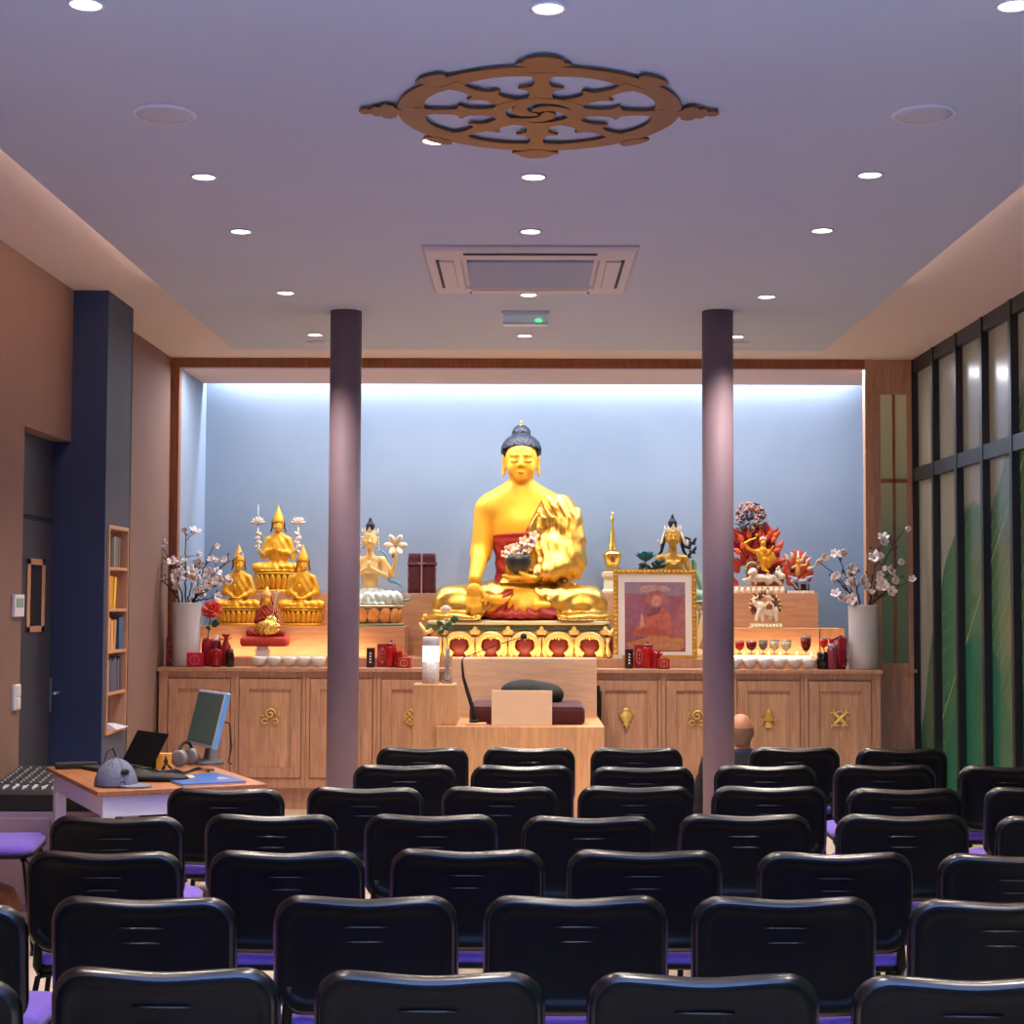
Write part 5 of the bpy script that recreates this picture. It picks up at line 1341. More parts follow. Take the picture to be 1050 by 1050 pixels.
for sd in (-1, 1):
    q.tube([(sd * 60, 60, 590), (sd * 150, 70, 520), (sd * 190, 80, 430), (sd * 150, 60, 330), (sd * 200, 40, 240), (sd * 290, 20, 220), (sd * 330, 0, 180)], [14, 32, 36, 28, 36, 32, 8], 6, flat=0.4)
    q.tube([(sd * 330, -60, 40), (sd * 400, -40, 50), (sd * 410, -40, 90), (sd * 380, -40, 95)], [16, 16, 12, 6], 6)
q.build('scarf', mat('scarf_blue', (112, 168, 192), 0.5), ch)
q = MB(); q.M = Matrix.Translation((0, 0, 0.167)) @ Matrix.Scale(s2, 4)
for i in range(19): 
    t_ = PI * i / 18; q.ell((95 * math.cos(t_ + PI), -45 - 30 * math.sin(t_), 470 - 150 * math.sin(t_)), (8, 8, 8), 6, 5)
q.ell((0, -148, 400), (10, 8, 30), 8, 6)
for sd in (-1, 1):
    for z in range(5): q.ell((sd * (82 + z * 2), 10, 680 - 30 * z), (10, 10, 12), 6, 5)
q.build('jewellery', M['cream'], ch)
cr = thing_ = bpy.data.objects.new('headdress', None); COL.objects.link(cr); cr.parent = ch; cr.location = (0, 0, 0.167)
crown(cr, s2, 716, M['cream'], M['hair']); cr.scale = (1.12, 1.12, 1.08); cr.location.z -= 0.04
fl = put_blossom(ch, (262 * s2, -25 * s2, 0.167 + 600 * s2), (0.1, -1, 0.15), 'bigwhite', 1.0, m=mat('cream_petal', (240, 226, 190), 0.6), mc=ctr, r=0.082, n=6, cup=0.3, pw=0.30)
MB().tube([(230 * s2, 0, 0.167 + 480 * s2), (250 * s2, -0.01, 0.167 + 540 * s2), (262 * s2, -0.015, 0.167 + 595 * s2)], 0.006, 6).build('flower_stem', M['leaf'], ch)

# wrapped scriptures
wt = thing('wrapped_scriptures', 'bundle of dark maroon cloth-wrapped texts tied with pale string on the tall step', 'wrapped texts', (PY(433, 607, 13.6).x, 13.6, ZU + 0.001))
Hh = PY(433, 568, 13.6).z - ZU
for k, (dx, w_) in enumerate(((-0.058, 0.055), (0.058, 0.055))):
    q = MB(); n_ = 9; lp = []
    for i in range(n_ + 1):
        z = Hh * i / n_; e_ = 1 + 0.05 * (i % 2)
        lp.append([(dx + x * e_, y * e_, z) for x, y in seat_pts(w_ * (0.92 if i == n_ else 1), 0.10, 0.02)])
    q.loft(lp, True, True); q.build('text_volume', M['maroon'], wt)
q = MB(); q.box(-0.118, 0.118, -0.106, 0.106, Hh * 0.72, Hh * 0.78); q.build('cloth_band', mat('band_rose', (110, 60, 74), 0.8), wt)
q = MB(); q.box(-0.006, 0.006, -0.112, -0.106, 0.0, Hh * 0.98); q.box(-0.03, 0.03, -0.112, -0.108, Hh * 0.74, Hh * 0.77); q.build('string', mat('string_pale', (176, 130, 130), 0.8), wt)

# stupa
sp = thing('stupa', 'small golden stupa with a cream stepped base right of the large statue', 'stupa', (PY(628, 607, 13.5).x, 13.5, ZU - 0.0))
sp.location.z = PY(628, 608, 13.75).z + 0.001; sp.location.y = 13.84
u_ = 13.84 / FPX
sp.location.x = PY(628, 607, 13.84).x
def sqloft(prof): return [[(sx_ * r_, sy_ * r_, z) for sx_, sy_ in ((-1, -1), (1, -1), (1, 1), (-1, 1))] for r_, z in prof]
q = MB(); q.loft(sqloft([(19.5 * u_ * .55, 0), (19.5 * u_ * .55, 2 * u_), (16 * u_ * .55, 4 * u_), (15 * u_ * .55, 14 * u_), (19 * u_ * .55, 17 * u_), (20 * u_ * .55, 21 * u_), (13 * u_ * .55, 22 * u_)]), True, False)
q.build('base', M['cream'], sp)
q = MB(); 
for i in range(4): q.loft(sqloft([((15 - i * 1.8) * u_ * .6, (21.5 + i * 1.7) * u_), ((15 - i * 1.8) * u_ * .6, (23 + i * 1.7) * u_)]), True, False)
q.lathe([(7.0 * u_, 28 * u_), (8.5 * u_, 34 * u_), (10 * u_, 39 * u_), (9.5 * u_, 41 * u_), (4 * u_, 43 * u_)], (0, 0, 0), 24)
q.build('dome', M['goldr'], sp)
q = MB(); pf = [(4.6 * u_, 43 * u_)]
for i in range(13):
    r_ = (4.4 - 3.3 * i / 12) * u_; z = (44 + i * 2.2) * u_; pf += [(r_, z), (r_ * 1.06, z + 0.9 * u_), (r_ * 0.86, z + 1.5 * u_)]
pf += [(1.6 * u_, 74 * u_), (2.2 * u_, 76 * u_), (0.8 * u_, 78 * u_), (1.2 * u_, 80 * u_), (0.2 * u_, 83 * u_)]
q.lathe(pf, (0, 0, 0), 16); q.build('spire', M['goldr'], sp)
q = MB(); q.prism([(-2.2 * u_, 31 * u_), (2.2 * u_, 31 * u_), (2.4 * u_, 35 * u_), (0, 38 * u_), (-2.4 * u_, 35 * u_)], 0.01, 'Y', -9.6 * u_); q.build('niche_window', mat('niche_shadow', (120, 66, 26), 0.6), sp)

# small deity behind the picture frame
td = thing('deity_statue', 'golden crowned deity statue with pale earrings rising behind the framed picture', 'statue', (PY(690, 640, 13.2).x, 13.2, ZP + 0.001))
g = SDF((-400, -280, -8), (400, 170, 850), 9)
s3 = 0.00080; bh3 = PY(690, 619, 13.2).z - ZP
lotus(td, 0.27, 0.17, bh3, M['cream'], 18)
F = smin(smin(g.union(skinp, 40), g.union([('c', (-130, 30, 450), (-185, 10, 280), 34, 28), ('c', (-185, 10, 280), (-230, -120, 130), 27, 18), ('e', (-235, -140, 110), (22, 14, 36)),
          ('c', (130, 30, 450), (165, 0, 300), 34, 28), ('c', (165, 0, 300), (115, -70, 420), 26, 18), ('e', (112, -78, 450), (22, 14, 32))], 14), 16), smin(g.union(headprims(), 20), g.union(facefeat(), 4), 7), 10)
F = smin(F, g.union([('e', (-45, -45, 400), (34, 26, 32)), ('e', (45, -45, 400), (34, 26, 32))], 10), 14)
sdf_obj('body', F.astype(np.float32), g, mat('aged_gold', (206, 156, 62), 0.45, metal=0.35), td, loc=(0, 0, bh3), scale=s3)
F = smin(g.union(legs, 30), g.union([('e', (0, 20, 90), (150, 110, 90)), ('e', (0, -100, 18), (350, 120, 20)), ('c', (210, 60, 420), (330, 20, 60), 26, 50)], 20), 26) - 4 * np.sin((np.abs(g.X) + g.Z * .6) / 15)
F = np.maximum(F, -(g.Z - 1)); sdf_obj('robe', np.broadcast_to(F, g.n).astype(np.float32), g, mat('sea_green_robe', (132, 168, 150), 0.5, noise=0.1), td, loc=(0, 0, bh3), scale=s3)
cr = bpy.data.objects.new('headdress', None); COL.objects.link(cr); cr.parent = td; cr.location = (0, 0, bh3)
crown(cr, s3, 716, M['cream'], M['hair']); cr.scale = (1.12, 1.12, 1.08); cr.location.z -= 0.04
q = MB(); q.M = Matrix.Translation((0, 0, bh3)) @ Matrix.Scale(s3, 4)
for sd in (-1, 1):
    q.tube([(sd * 80, 20, 720), (sd * 98, 10, 660), (sd * 112, 0, 600), (sd * 140, 0, 590), (sd * 150, 0, 625), (sd * 132, 0, 635)], [8, 12, 12, 10, 8, 5], 6)
for i in range(15):
    t_ = PI * i / 14; q.ell((80 * math.cos(t_ + PI), -40 - 26 * math.sin(t_), 480 - 90 * math.sin(t_)), (7, 7, 7), 6, 5)
q.build('jewellery', M['cream'], td)
q = MB(); q.M = Matrix.Translation((0, 0, bh3)) @ Matrix.Scale(s3, 4)
for sd in (-1, 1): q.tube([(sd * 70, 50, 700), (sd * 96, 40, 600), (sd * 110, 30, 520), (sd * 140, 20, 480)], [20, 22, 16, 10], 6)
for k in range(9): q.ell((150 + 22 * (k % 4), 10, 470 + 22 * k), (40, 8, 16), 8, 5, rot=Matrix.Rotation(R(40 * (-1) ** k - 20), 3, 'Y'))
q.build('dark_hair', M['hair'], td)
# blue rose
br = thing('blue_rose', 'dark teal artificial rose standing left of the crowned statue behind the picture frame', 'flower', (PY(662, 600, 13.0).x, 13.02, ZP + 0.001))
ztop = PY(662, 569, 13.02).z - ZP
q = MB()
for ring_, (n_, rr, tilt, sc_) in enumerate(((3, 0.008, 0.1, 0.7), (4, 0.022, 0.3, 0.9), (5, 0.036, 0.55, 1.1), (6, 0.05, 0.9, 1.15))):
    for k in range(n_):
        a2 = 2 * PI * k / n_ + ring_
        q.M = Matrix.Translation((0, 0, ztop)) @ Matrix.Rotation(a2, 4, 'Z') @ Matrix.Translation((rr, 0, -0.006 * ring_)) @ Matrix.Rotation(tilt, 4, 'Y')
        q.ell((0, 0, 0), (0.007, 0.034 * sc_, 0.042 * sc_), 10, 7)
q.build('petals', M['teal'], br)
q = MB(); q.tube([(0.03, 0, 0), (0.02, 0, ztop * 0.5), (0, 0, ztop - 0.03)], 0.006, 6)
q.build('stem', M['leaf'], br)
q = MB()
for k in range(12):
    dx = random.uniform(-0.06, 0.16); dz = ztop - random.uniform(0.05, 0.16)
    q.ell((dx, random.uniform(-0.03, 0.03), dz), (0.038, 0.012, 0.018), 8, 5, rot=Matrix.Rotation(R(random.uniform(-60, 60)), 3, 'Y'))
q.build('leaves', mat('dark_leaf', (30, 66, 56), 0.5), br)

# ------------------------------------------------------------------ framed picture
fA, fB = PY(629, 675, 12.78), PY(603 / 5.25 + 600, 675, 12.78); fT = PY(671, 584, 12.82)
fw_ = (fB.x - fA.x) / 2; fh_ = fT.z - ZP
fr = thing('framed_picture', 'gold-framed picture of a seated red-robed monk with a wide cream mat', 'picture', ((fA.x + fB.x) / 2, 12.78, ZP + 0.002))
fr.rotation_euler = (R(-4), 0, 0)
q = MB(); t_ = 0.038
for (x0, x1, z0, z1) in ((-fw_, -fw_ + t_, 0, fh_), (fw_ - t_, fw_, 0, fh_), (-fw_ + t_, fw_ - t_, fh_ - t_, fh_), (-fw_ + t_, fw_ - t_, 0, t_ * 0.7)):
    q.box(x0, x1, -0.012, 0.018, z0, z1)
for i in range(20):
    for xx in (-fw_ + t_ / 2, fw_ - t_ / 2): q.ell((xx, -0.013, fh_ * (i + 0.5) / 20), (0.012, 0.004, 0.014), 6, 4)
    q.ell((-fw_ + 2 * fw_ * (i + .5) / 20, -0.013, fh_ - t_ / 2), (0.014, 0.004, 0.012), 6, 4)
q.build('frame', mat('gilt_frame', (226, 168, 62), 0.35, metal=0.5, noise=0.15, nscale=60), fr)
MB().box(-fw_ + t_ - 0.002, fw_ - t_ + 0.002, -0.002, 0.008, t_ * 0.6, fh_ - t_ + 0.002).build('mat_board', mat('mat_cream', (250, 236, 226), 0.8, emit=(250, 236, 226), es=0.12), fr)  # faint glow put into the board to brighten it
pw = 31 * 12.78 / FPX; pz0, pz1 = PY(671, 668.5, 12.78).z - ZP, PY(671, 597, 12.78).z - ZP
q = MB(); H_ = pz1 - pz0
def P2(poly, lay): q.mi = lay; q.add([(-pw + 2 * pw * x, -0.0025 - 0.0004 * lay, pz0 + H_ * z) for x, z in poly], [tuple(range(len(poly)))])
ovl = lambda cx_, cz_, rx, rz_, n=22: [(cx_ + rx * math.cos(2 * PI * i / n), cz_ + rz_ * math.sin(2 * PI * i / n)) for i in range(n)]
P2([(0, 0), (1, 0), (1, 1), (0, 1)], 0)
P2([(0, 0.84), (1, 0.80), (1, 1), (0, 1)], 1)
P2(ovl(0.5, 0.90, 0.26, 0.06), 2)
P2([(0.02, 0.12), (0.5, 0.24), (0.96, 0.24), (0.98, 0.06), (0.9, 0.02), (0.1, 0.02)], 3)
P2([(0.72, 0.2), (0.98, 0.85), (0.99, 0.2)], 4)
P2(ovl(0.53, 0.76, 0.20, 0.12), 4)
P2([(0.14, 0.28), (0.2, 0.22), (0.74, 0.22), (0.80, 0.36), (0.74, 0.54), (0.62, 0.64), (0.44, 0.62), (0.36, 0.50), (0.28, 0.42)], 5)
P2([(0.16, 0.3), (0.44, 0.37), (0.7, 0.30), (0.72, 0.24), (0.2, 0.24)], 6)
P2([(0.24, 0.34), (0.27, 0.56), (0.31, 0.5), (0.32, 0.36)], 7)
P2(ovl(0.52, 0.73, 0.085, 0.085), 7)
P2([(0.44, 0.62), (0.62, 0.64), (0.56, 0.54), (0.36, 0.50)], 8)
pm = [mat('painting_%s' % n_, c_, 0.6, noise=0.2, nscale=26) for n_, c_ in (('plum', (168, 100, 114)), ('lilac', (166, 140, 162)), ('haze', (204, 166, 162)), ('ochre', (210, 146, 98)), ('rose', (186, 112, 116)),
      ('coral', (206, 112, 96)), ('brick', (190, 96, 82)), ('skin', (220, 160, 140)), ('dusk', (140, 84, 96)))]
q.build('painting', pm, fr)
MB().box(-fw_ + t_, fw_ - t_, -0.008, -0.006, t_ * 0.7, fh_ - t_).build('glazing', mat('picture_glass', (255, 255, 255), 0.03, trans=1.0, spec=0.4, alpha=0.08), fr)
q = MB(); q.box(-fw_ + 0.002, -fw_ + 0.07, -0.02, -0.0125, 0.0, 0.03); q.build('corner_card', M['cream'], fr)
# ------------------------------------------------------------------ flaming deity group on the right
def recbase(par, hw_, hd_, hg, m, n=9, name='petal_base'):
    q = MB(); q.box(-hw_, hw_, -hd_, hd_, 0, hg * 0.25); q.box(-hw_ * .93, hw_ * .93, -hd_ * .93, hd_ * .93, hg * .25, hg * .8); q.box(-hw_ * .97, hw_ * .97, -hd_ * .97, hd_ * .97, hg * .8, hg)
    for k in range(n):
        x = -hw_ + 2 * hw_ * (k + .5) / n
        q.ell((x, -hd_, hg * 0.42), (hw_ / n * 0.95, 0.014, hg * 0.42), 8, 6)
    q.build(name, m, par)
def flames(par, pts, m, name='flame_halo', r=(0.045, 0.012, 0.09)):
    q = MB()
    for (x, y, z, ang, s_) in pts:
        q.M = Matrix.Translation((x, y, z)) @ Matrix.Rotation(R(ang), 4, 'Y')
        h_ = r[2] * s_; w_ = r[0] * s_
        q.loft([[(w_ * a_ * math.cos(t2) + off * s_, r[1] * a_ * math.sin(t2), zz * h_) for t2 in [2 * PI * j / 8 for j in range(8)]]
                for zz, a_, off in ((-0.9, 0.25, 0), (-0.5, 0.85, 0), (0.0, 0.95, 0.004), (0.45, 0.6, 0.012), (0.8, 0.28, 0.006), (1.1, 0.04, -0.012))], True, True)
    return q.build(name, m, par)
FY = 13.58; uu = FY / FPX
c_ = PY(777, 607, FY)
fd = thing('flaming_deity_statue', 'dancing golden deity on a white lion before a tall red flame halo', 'statue', (c_.x, FY, ZU + 0.001))
def dp(cx_, cy_): return ((cx_ / 9.545 + 750 - 777) * uu, (607.5 - (cy_ / 9.545 + 505)) * uu)   # crop pixel -> local x,z
recbase(fd, 26 * uu, 0.11, 0.068, mat('shell_white', (226, 206, 176), 0.5), 9)
mred = mat('flame_red', (176, 44, 26), 0.45, rgb2=(128, 20, 20), nscale=9)
mora = mat('flame_orange', (222, 96, 44), 0.45, rgb2=(190, 50, 30), nscale=20)
rs = random.Random(3); F1, F2 = [], []
for i in range(86):
    cx_ = rs.uniform(20, 480); cy_ = rs.uniform(330, 880)
    half = 235 if cy_ > 500 else 150 + (cy_ - 330) * 0.5
    if abs(cx_ - 225) > half: continue
    x, z = dp(cx_, cy_)
    an = math.degrees(math.atan2(cx_ - 225, 700 - cy_ * 0.75)) + rs.uniform(-25, 25)
    F1.append((x, rs.uniform(0.02, 0.09), z, an, rs.uniform(0.6, 1.0)))
for t in ((380, 370, 10), (440, 390, 40), (350, 420, 20), (480, 490, 35), (455, 540, 50), (420, 430, 30), (500, 640, 60), (90, 430, -30), (60, 560, -60), (110, 500, -20), (280, 370, 0), (170, 390, -15), (300, 430, 20)):
    x, z = dp(t[0], t[1]); F2.append((x, 0.0, z, t[2], 0.62))
flames(fd, F1, mred); flames(fd, F2, mora, 'orange_flames', (0.040, 0.012, 0.075))
q1, q2 = MB(), MB()
for i in range(95):
    a2 = rs.uniform(0, 2 * PI); rr = math.sqrt(rs.uniform(0, 1))
    x, z = dp(200 + 150 * rr * math.cos(a2), 210 + 135 * rr * math.sin(a2))
    q = q1 if (rs.random() < 0.55 + 0.3 * math.sin(a2) * -1) else q2
    q.ell((x, rs.uniform(-0.03, 0.06), z), (rs.uniform(.016, .038), 0.014, rs.uniform(.008, .016)), 7, 5, rot=Matrix.Rotation(rs.uniform(0, 3), 3, 'Y'))
q1.build('pink_cloud_scrolls', mat('cloud_pink', (206, 150, 124), 0.5, rgb2=(110, 44, 34), nscale=40), fd)
for (a_, b_) in (((20, 280), (110, 320)), ((110, 330), (170, 270)), ((250, 300), (345, 290)), ((60, 360), (110, 300)), ((300, 330), (330, 240))):
    x0, z0 = dp(*a_); x1, z1 = dp(*b_); q2.tube([(x0, -0.02, z0), ((x0 + x1) / 2, -0.035, (z0 + z1) / 2 + 0.01), (x1, -0.02, z1)], [0.006, 0.014, 0.007], 6)
q2.build('grey_cloud_scrolls', mat('cloud_grey', (120, 126, 134), 0.5, rgb2=(60, 66, 80), nscale=26), fd)
# the figure
def C3(a_, b_, ra, rb, ya=-0.06, yb_=-0.06):
    x0, z0 = dp(*a_); x1, z1 = dp(*b_); return ('c', (x0, ya, z0), (x1, yb_, z1), ra, rb)
def E3(a_, r_, y=-0.06):
    x0, z0 = dp(*a_); return ('e', (x0, y, z0), r_)
fig = [E3((285, 600), (0.034, 0.026, 0.045)), E3((300, 545), (0.030, 0.024, 0.03)), C3((300, 530), (302, 500), 0.012, 0.012), E3((303, 480), (0.022, 0.022, 0.028)),
       C3((270, 545), (215, 560), 0.016, 0.013), C3((215, 560), (150, 530), 0.013, 0.010, -0.06, -0.09), C3((150, 530), (122, 480), 0.010, 0.009, -0.09, -0.1), C3((122, 480), (160, 455), 0.009, 0.008, -0.1, -0.1), C3((160, 455), (225, 430), 0.008, 0.007, -0.1, -0.1), E3((232, 400), (0.009, 0.009, 0.012), -0.1),
       C3((325, 550), (350, 590), 0.015, 0.012), C3((350, 590), (395, 510), 0.012, 0.008, -0.06, -0.09),
       C3((270, 640), (240, 560), 0.020, 0.012, -0.07, -0.1), C3((310, 640), (300, 730), 0.024, 0.014, -0.07, -0.07), C3((300, 730), (350, 760), 0.013, 0.008, -0.07, -0.09)]
blob('golden_figure', fig, 0.014, 0.0045, mat('figure_gold', (240, 168, 40), 0.4, metal=0.4), fd)
sk = [E3((370, 620), (0.042, 0.024, 0.04), -0.05), E3((330, 680), (0.05, 0.026, 0.04), -0.05), E3((250, 590), (0.02, 0.02, 0.04), -0.08), C3((360, 560), (400, 640), 0.02, 0.03, -0.04, -0.04)]
blob('yellow_skirt', sk, 0.02, 0.0045, mat('skirt_yellow', (240, 186, 44), 0.4, metal=0.2, rgb2=(214, 120, 26), nscale=22), fd, disp=lambda g: 0.003 * np.sin((g.X * 1.0 + g.Z * .4) * 260))
q = MB(); x, z = dp(300, 445)
for k in range(5): q.ell((x + (k - 2) * 0.011, -0.075, z + 0.012 - abs(k - 2) * 0.004), (0.006, 0.006, 0.014), 6, 5)
q.build('crown', M['cream'], fd)
lion = [E3((250, 820), (0.085, 0.045, 0.034), -0.07), E3((195, 760), (0.036, 0.034, 0.034), -0.1), E3((165, 770), (0.022, 0.022, 0.016), -0.12), C3((170, 830), (150, 870), 0.017, 0.012, -0.1, -0.1), C3((100, 840), (170, 830), 0.012, 0.016, -0.12, -0.1),
        C3((230, 840), (220, 875), 0.016, 0.012, -0.09, -0.09), E3((350, 830), (0.045, 0.04, 0.034), -0.06), C3((370, 850), (340, 875), 0.018, 0.012), C3((470, 870), (400, 810), 0.014, 0.02), E3((480, 800), (0.03, 0.024, 0.026), -0.07), C3((455, 705), (462, 770), 0.006, 0.012, -0.07, -0.07), C3((430, 730), (455, 705), 0.008, 0.006, -0.07, -0.07), C3((430, 760), (470, 800), 0.014, 0.016, -0.08, -0.08), C3((340, 780), (390, 810), 0.010, 0.014, -0.08, -0.08)]
blob('snow_lion', lion, 0.010, 0.004, mat('lion_white', (222, 210, 186), 0.5), fd)
q = MB()
for i in range(30):
    a2 = rs.uniform(0.2, PI + 0.4); x, z = dp(190 + 62 * math.cos(a2), 745 - 75 * math.sin(a2)); q.ell((x, -0.08 + rs.uniform(-0.02, .02), z), (0.013, 0.011, 0.011), 7, 5)
q.build('green_mane', mat('mane_green', (132, 152, 100), 0.6), fd)

# second smaller deity to the right
c2_ = PY(820, 607, FY)
sd2 = thing('rider_deity_statue', 'small deity riding a grey animal before orange clouds, right end of the tall step', 'statue', (c2_.x - 0.012, FY - 0.04, ZU + 0.001))
def dq(cx_, cy_): return ((cx_ / 9.545 + 750 - 820) * uu, (607.5 - (cy_ / 9.545 + 505)) * uu)
dp_old = dp; dp = dq
recbase(sd2, 14 * uu, 0.09, 0.034, mat('rose_white', (216, 190, 168), 0.5), 9)
fl2 = []
for i in range(46):
    cx_ = rs.uniform(540, 790); cy_ = rs.uniform(590, 860)
    if cy_ < 590 + abs(cx_ - 665) * 0.5: continue
    x, z = dq(cx_, cy_); fl2.append((x, rs.uniform(0.03, 0.06), z, (cx_ - 665) * 0.25 + rs.uniform(-20, 20), rs.uniform(0.45, 0.7)))
flames(sd2, fl2, mora, 'orange_clouds')
flames(sd2, [(dq(x_, y_)[0], 0.0, dq(x_, y_)[1], a_, 0.4) for x_, y_, a_ in ((720, 600, 20), (760, 640, 40), (780, 720, 60), (700, 640, 10), (600, 600, -15), (550, 620, -25))], mat('cloud_cream', (206, 178, 148), 0.5), 'cream_clouds')
blob('rider', [E3((650, 740), (0.022, 0.022, 0.055), -0.03), E3((655, 660), (0.018, 0.018, 0.022), -0.04), C3((640, 700), (590, 720), 0.012, 0.009, -0.03, -0.05), C3((670, 700), (730, 690), 0.012, 0.008, -0.03, -0.05), C3((730, 690), (735, 660), 0.008, 0.006, -0.05, -0.05)], 0.012, 0.0045, mat('rider_gold', (226, 150, 60), 0.5), sd2)
x, z = dq(655, 610); q = MB(); q.lathe([(0.014, -0.02), (0.012, 0.0), (0.002, 0.05)], (x, -0.03, z), 8); q.build('pointed_cap', M['cream'], sd2)
x, z = dq(600, 730); MB().ell((x, -0.02, z), (0.02, 0.012, 0.035)).build('dark_shield', M['hair'], sd2)
blob('grey_mount', [E3((690, 850), (0.05, 0.035, 0.022), -0.03), C3((630, 830), (590, 850), 0.018, 0.014), C3((590, 850), (640, 920), 0.009, 0.007, -0.06, -0.06), C3((660, 860), (665, 925), 0.013, 0.008, -0.05, -0.05), C3((740, 850), (745, 920), 0.013, 0.008, -0.02, -0.02), C3((740, 820), (790, 800), 0.014, 0.008, -0.04, -0.04), C3((560, 800), (620, 830), 0.008, 0.014)], 0.012, 0.0045, mat('mount_grey', (150, 158, 178), 0.5), sd2)
x, z = dq(690, 870); MB().box(x - 0.05, x + 0.07, 0.0, 0.05, 0.034, z).build('rock', mat('rock_brown', (84, 44, 34), 0.7), sd2, bevel=0.01)
dp = dp_old

# white elephant with a rider
EYd = 13.02; ue = EYd / FPX
e_ = PY(785.5, 643.5, EYd)
el = thing('elephant_statue', 'small white elephant statue carrying a rider, with a brown leafy halo', 'statue', (e_.x, EYd + 0.02, ZR + 0.001))
def de(cx_, cy_): return ((cx_ / 8.077 + 750 - 785.5) * ue, (643.5 - (cy_ / 8.077 + 595)) * ue)
dp = de
recbase(el, 16 * ue, 0.075, 5 * ue, M['cream'], 9)
ew = [E3((310, 240), (0.055, 0.036, 0.042), 0.0), E3((240, 205), (0.036, 0.032, 0.032), 0.0), C3((225, 195), (190, 175), 0.02, 0.013, 0, -0.01), C3((190, 175), (185, 150), 0.013, 0.009, -0.01, -0.01), C3((185, 150), (215, 138), 0.009, 0.007, -0.01, -0.01), C3((215, 138), (225, 120), 0.007, 0.005, -0.01, -0.01),
      C3((235, 240), (205, 320), 0.020, 0.014, -0.02, -0.03), C3((260, 250), (268, 325), 0.020, 0.014, 0.02, 0.02), C3((355, 250), (325, 320), 0.021, 0.014, 0.02, 0.02), C3((365, 245), (375, 325), 0.022, 0.014, -0.02, -0.02), C3((375, 220), (395, 260), 0.008, 0.004, 0, 0)]
blob('elephant_body', ew, 0.009, 0.0036, mat('elephant_white', (236, 224, 208), 0.5), el)
q = MB(); x, z = de(262, 200); q.ell((x, -0.034, z), (0.014, 0.006, 0.024), 8, 6); x, z = de(205, 205); q.tube([(x + 0.01, -0.02, z), (x - 0.006, -0.03, z - 0.006), (x - 0.014, -0.034, z + 0.006)], [0.005, 0.004, 0.002], 6)
q.build('ear_and_tusk', mat('ivory', (240, 228, 206), 0.5), el)
blob('rider', [E3((310, 150), (0.024, 0.022, 0.032), -0.01), E3((305, 95), (0.016, 0.016, 0.02), -0.01), C3((300, 140), (260, 120), 0.012, 0.008, -0.01, -0.03), C3((320, 140), (350, 160), 0.012, 0.008, -0.01, -0.03), C3((310, 180), (275, 210), 0.014, 0.009, -0.02, -0.04), C3((320, 180), (345, 205), 0.014, 0.009, -0.02, -0.04)], 0.010, 0.004, mat('rider_cream', (220, 190, 160), 0.5, noise=0.15, nscale=60), el)
q = MB(); x, z = de(312, 215); q.box(x - 0.025, x + 0.025, -0.042, 0.042, z - 0.02, z + 0.02); q.build('saddle_cloth', mat('saddle_brown', (130, 74, 40), 0.6, noise=0.3, nscale=90), el, bevel=0.006)
fl3 = []
for i in range(70):
    a2 = rs.uniform(-0.5, PI + 0.5); rr = rs.uniform(0.75, 1.05)
    fl3.append((0.105 * rr * math.cos(a2), 0.035 + rs.uniform(0, .02), 0.165 + 0.125 * rr * math.sin(a2), 90 - math.degrees(a2) + rs.uniform(-25, 25), rs.uniform(0.20, 0.36)))
flames(el, fl3, mat('bronze_leaves', (150, 92, 50), 0.5, rgb2=(84, 42, 26), nscale=40), 'leafy_halo')
for k in range(1):
    q = MB()
    for i in range(14):
        a2 = PI * i / 13; q.ell((0.118 * math.cos(a2), 0.02, 0.16 + 0.135 * math.sin(a2)), (0.007, 0.006, 0.012), 6, 5, rot=Matrix.Rotation(PI / 2 - a2, 3, 'Y'))
    q.build('halo_tips', M['goldp'], el)
dp = dp_old

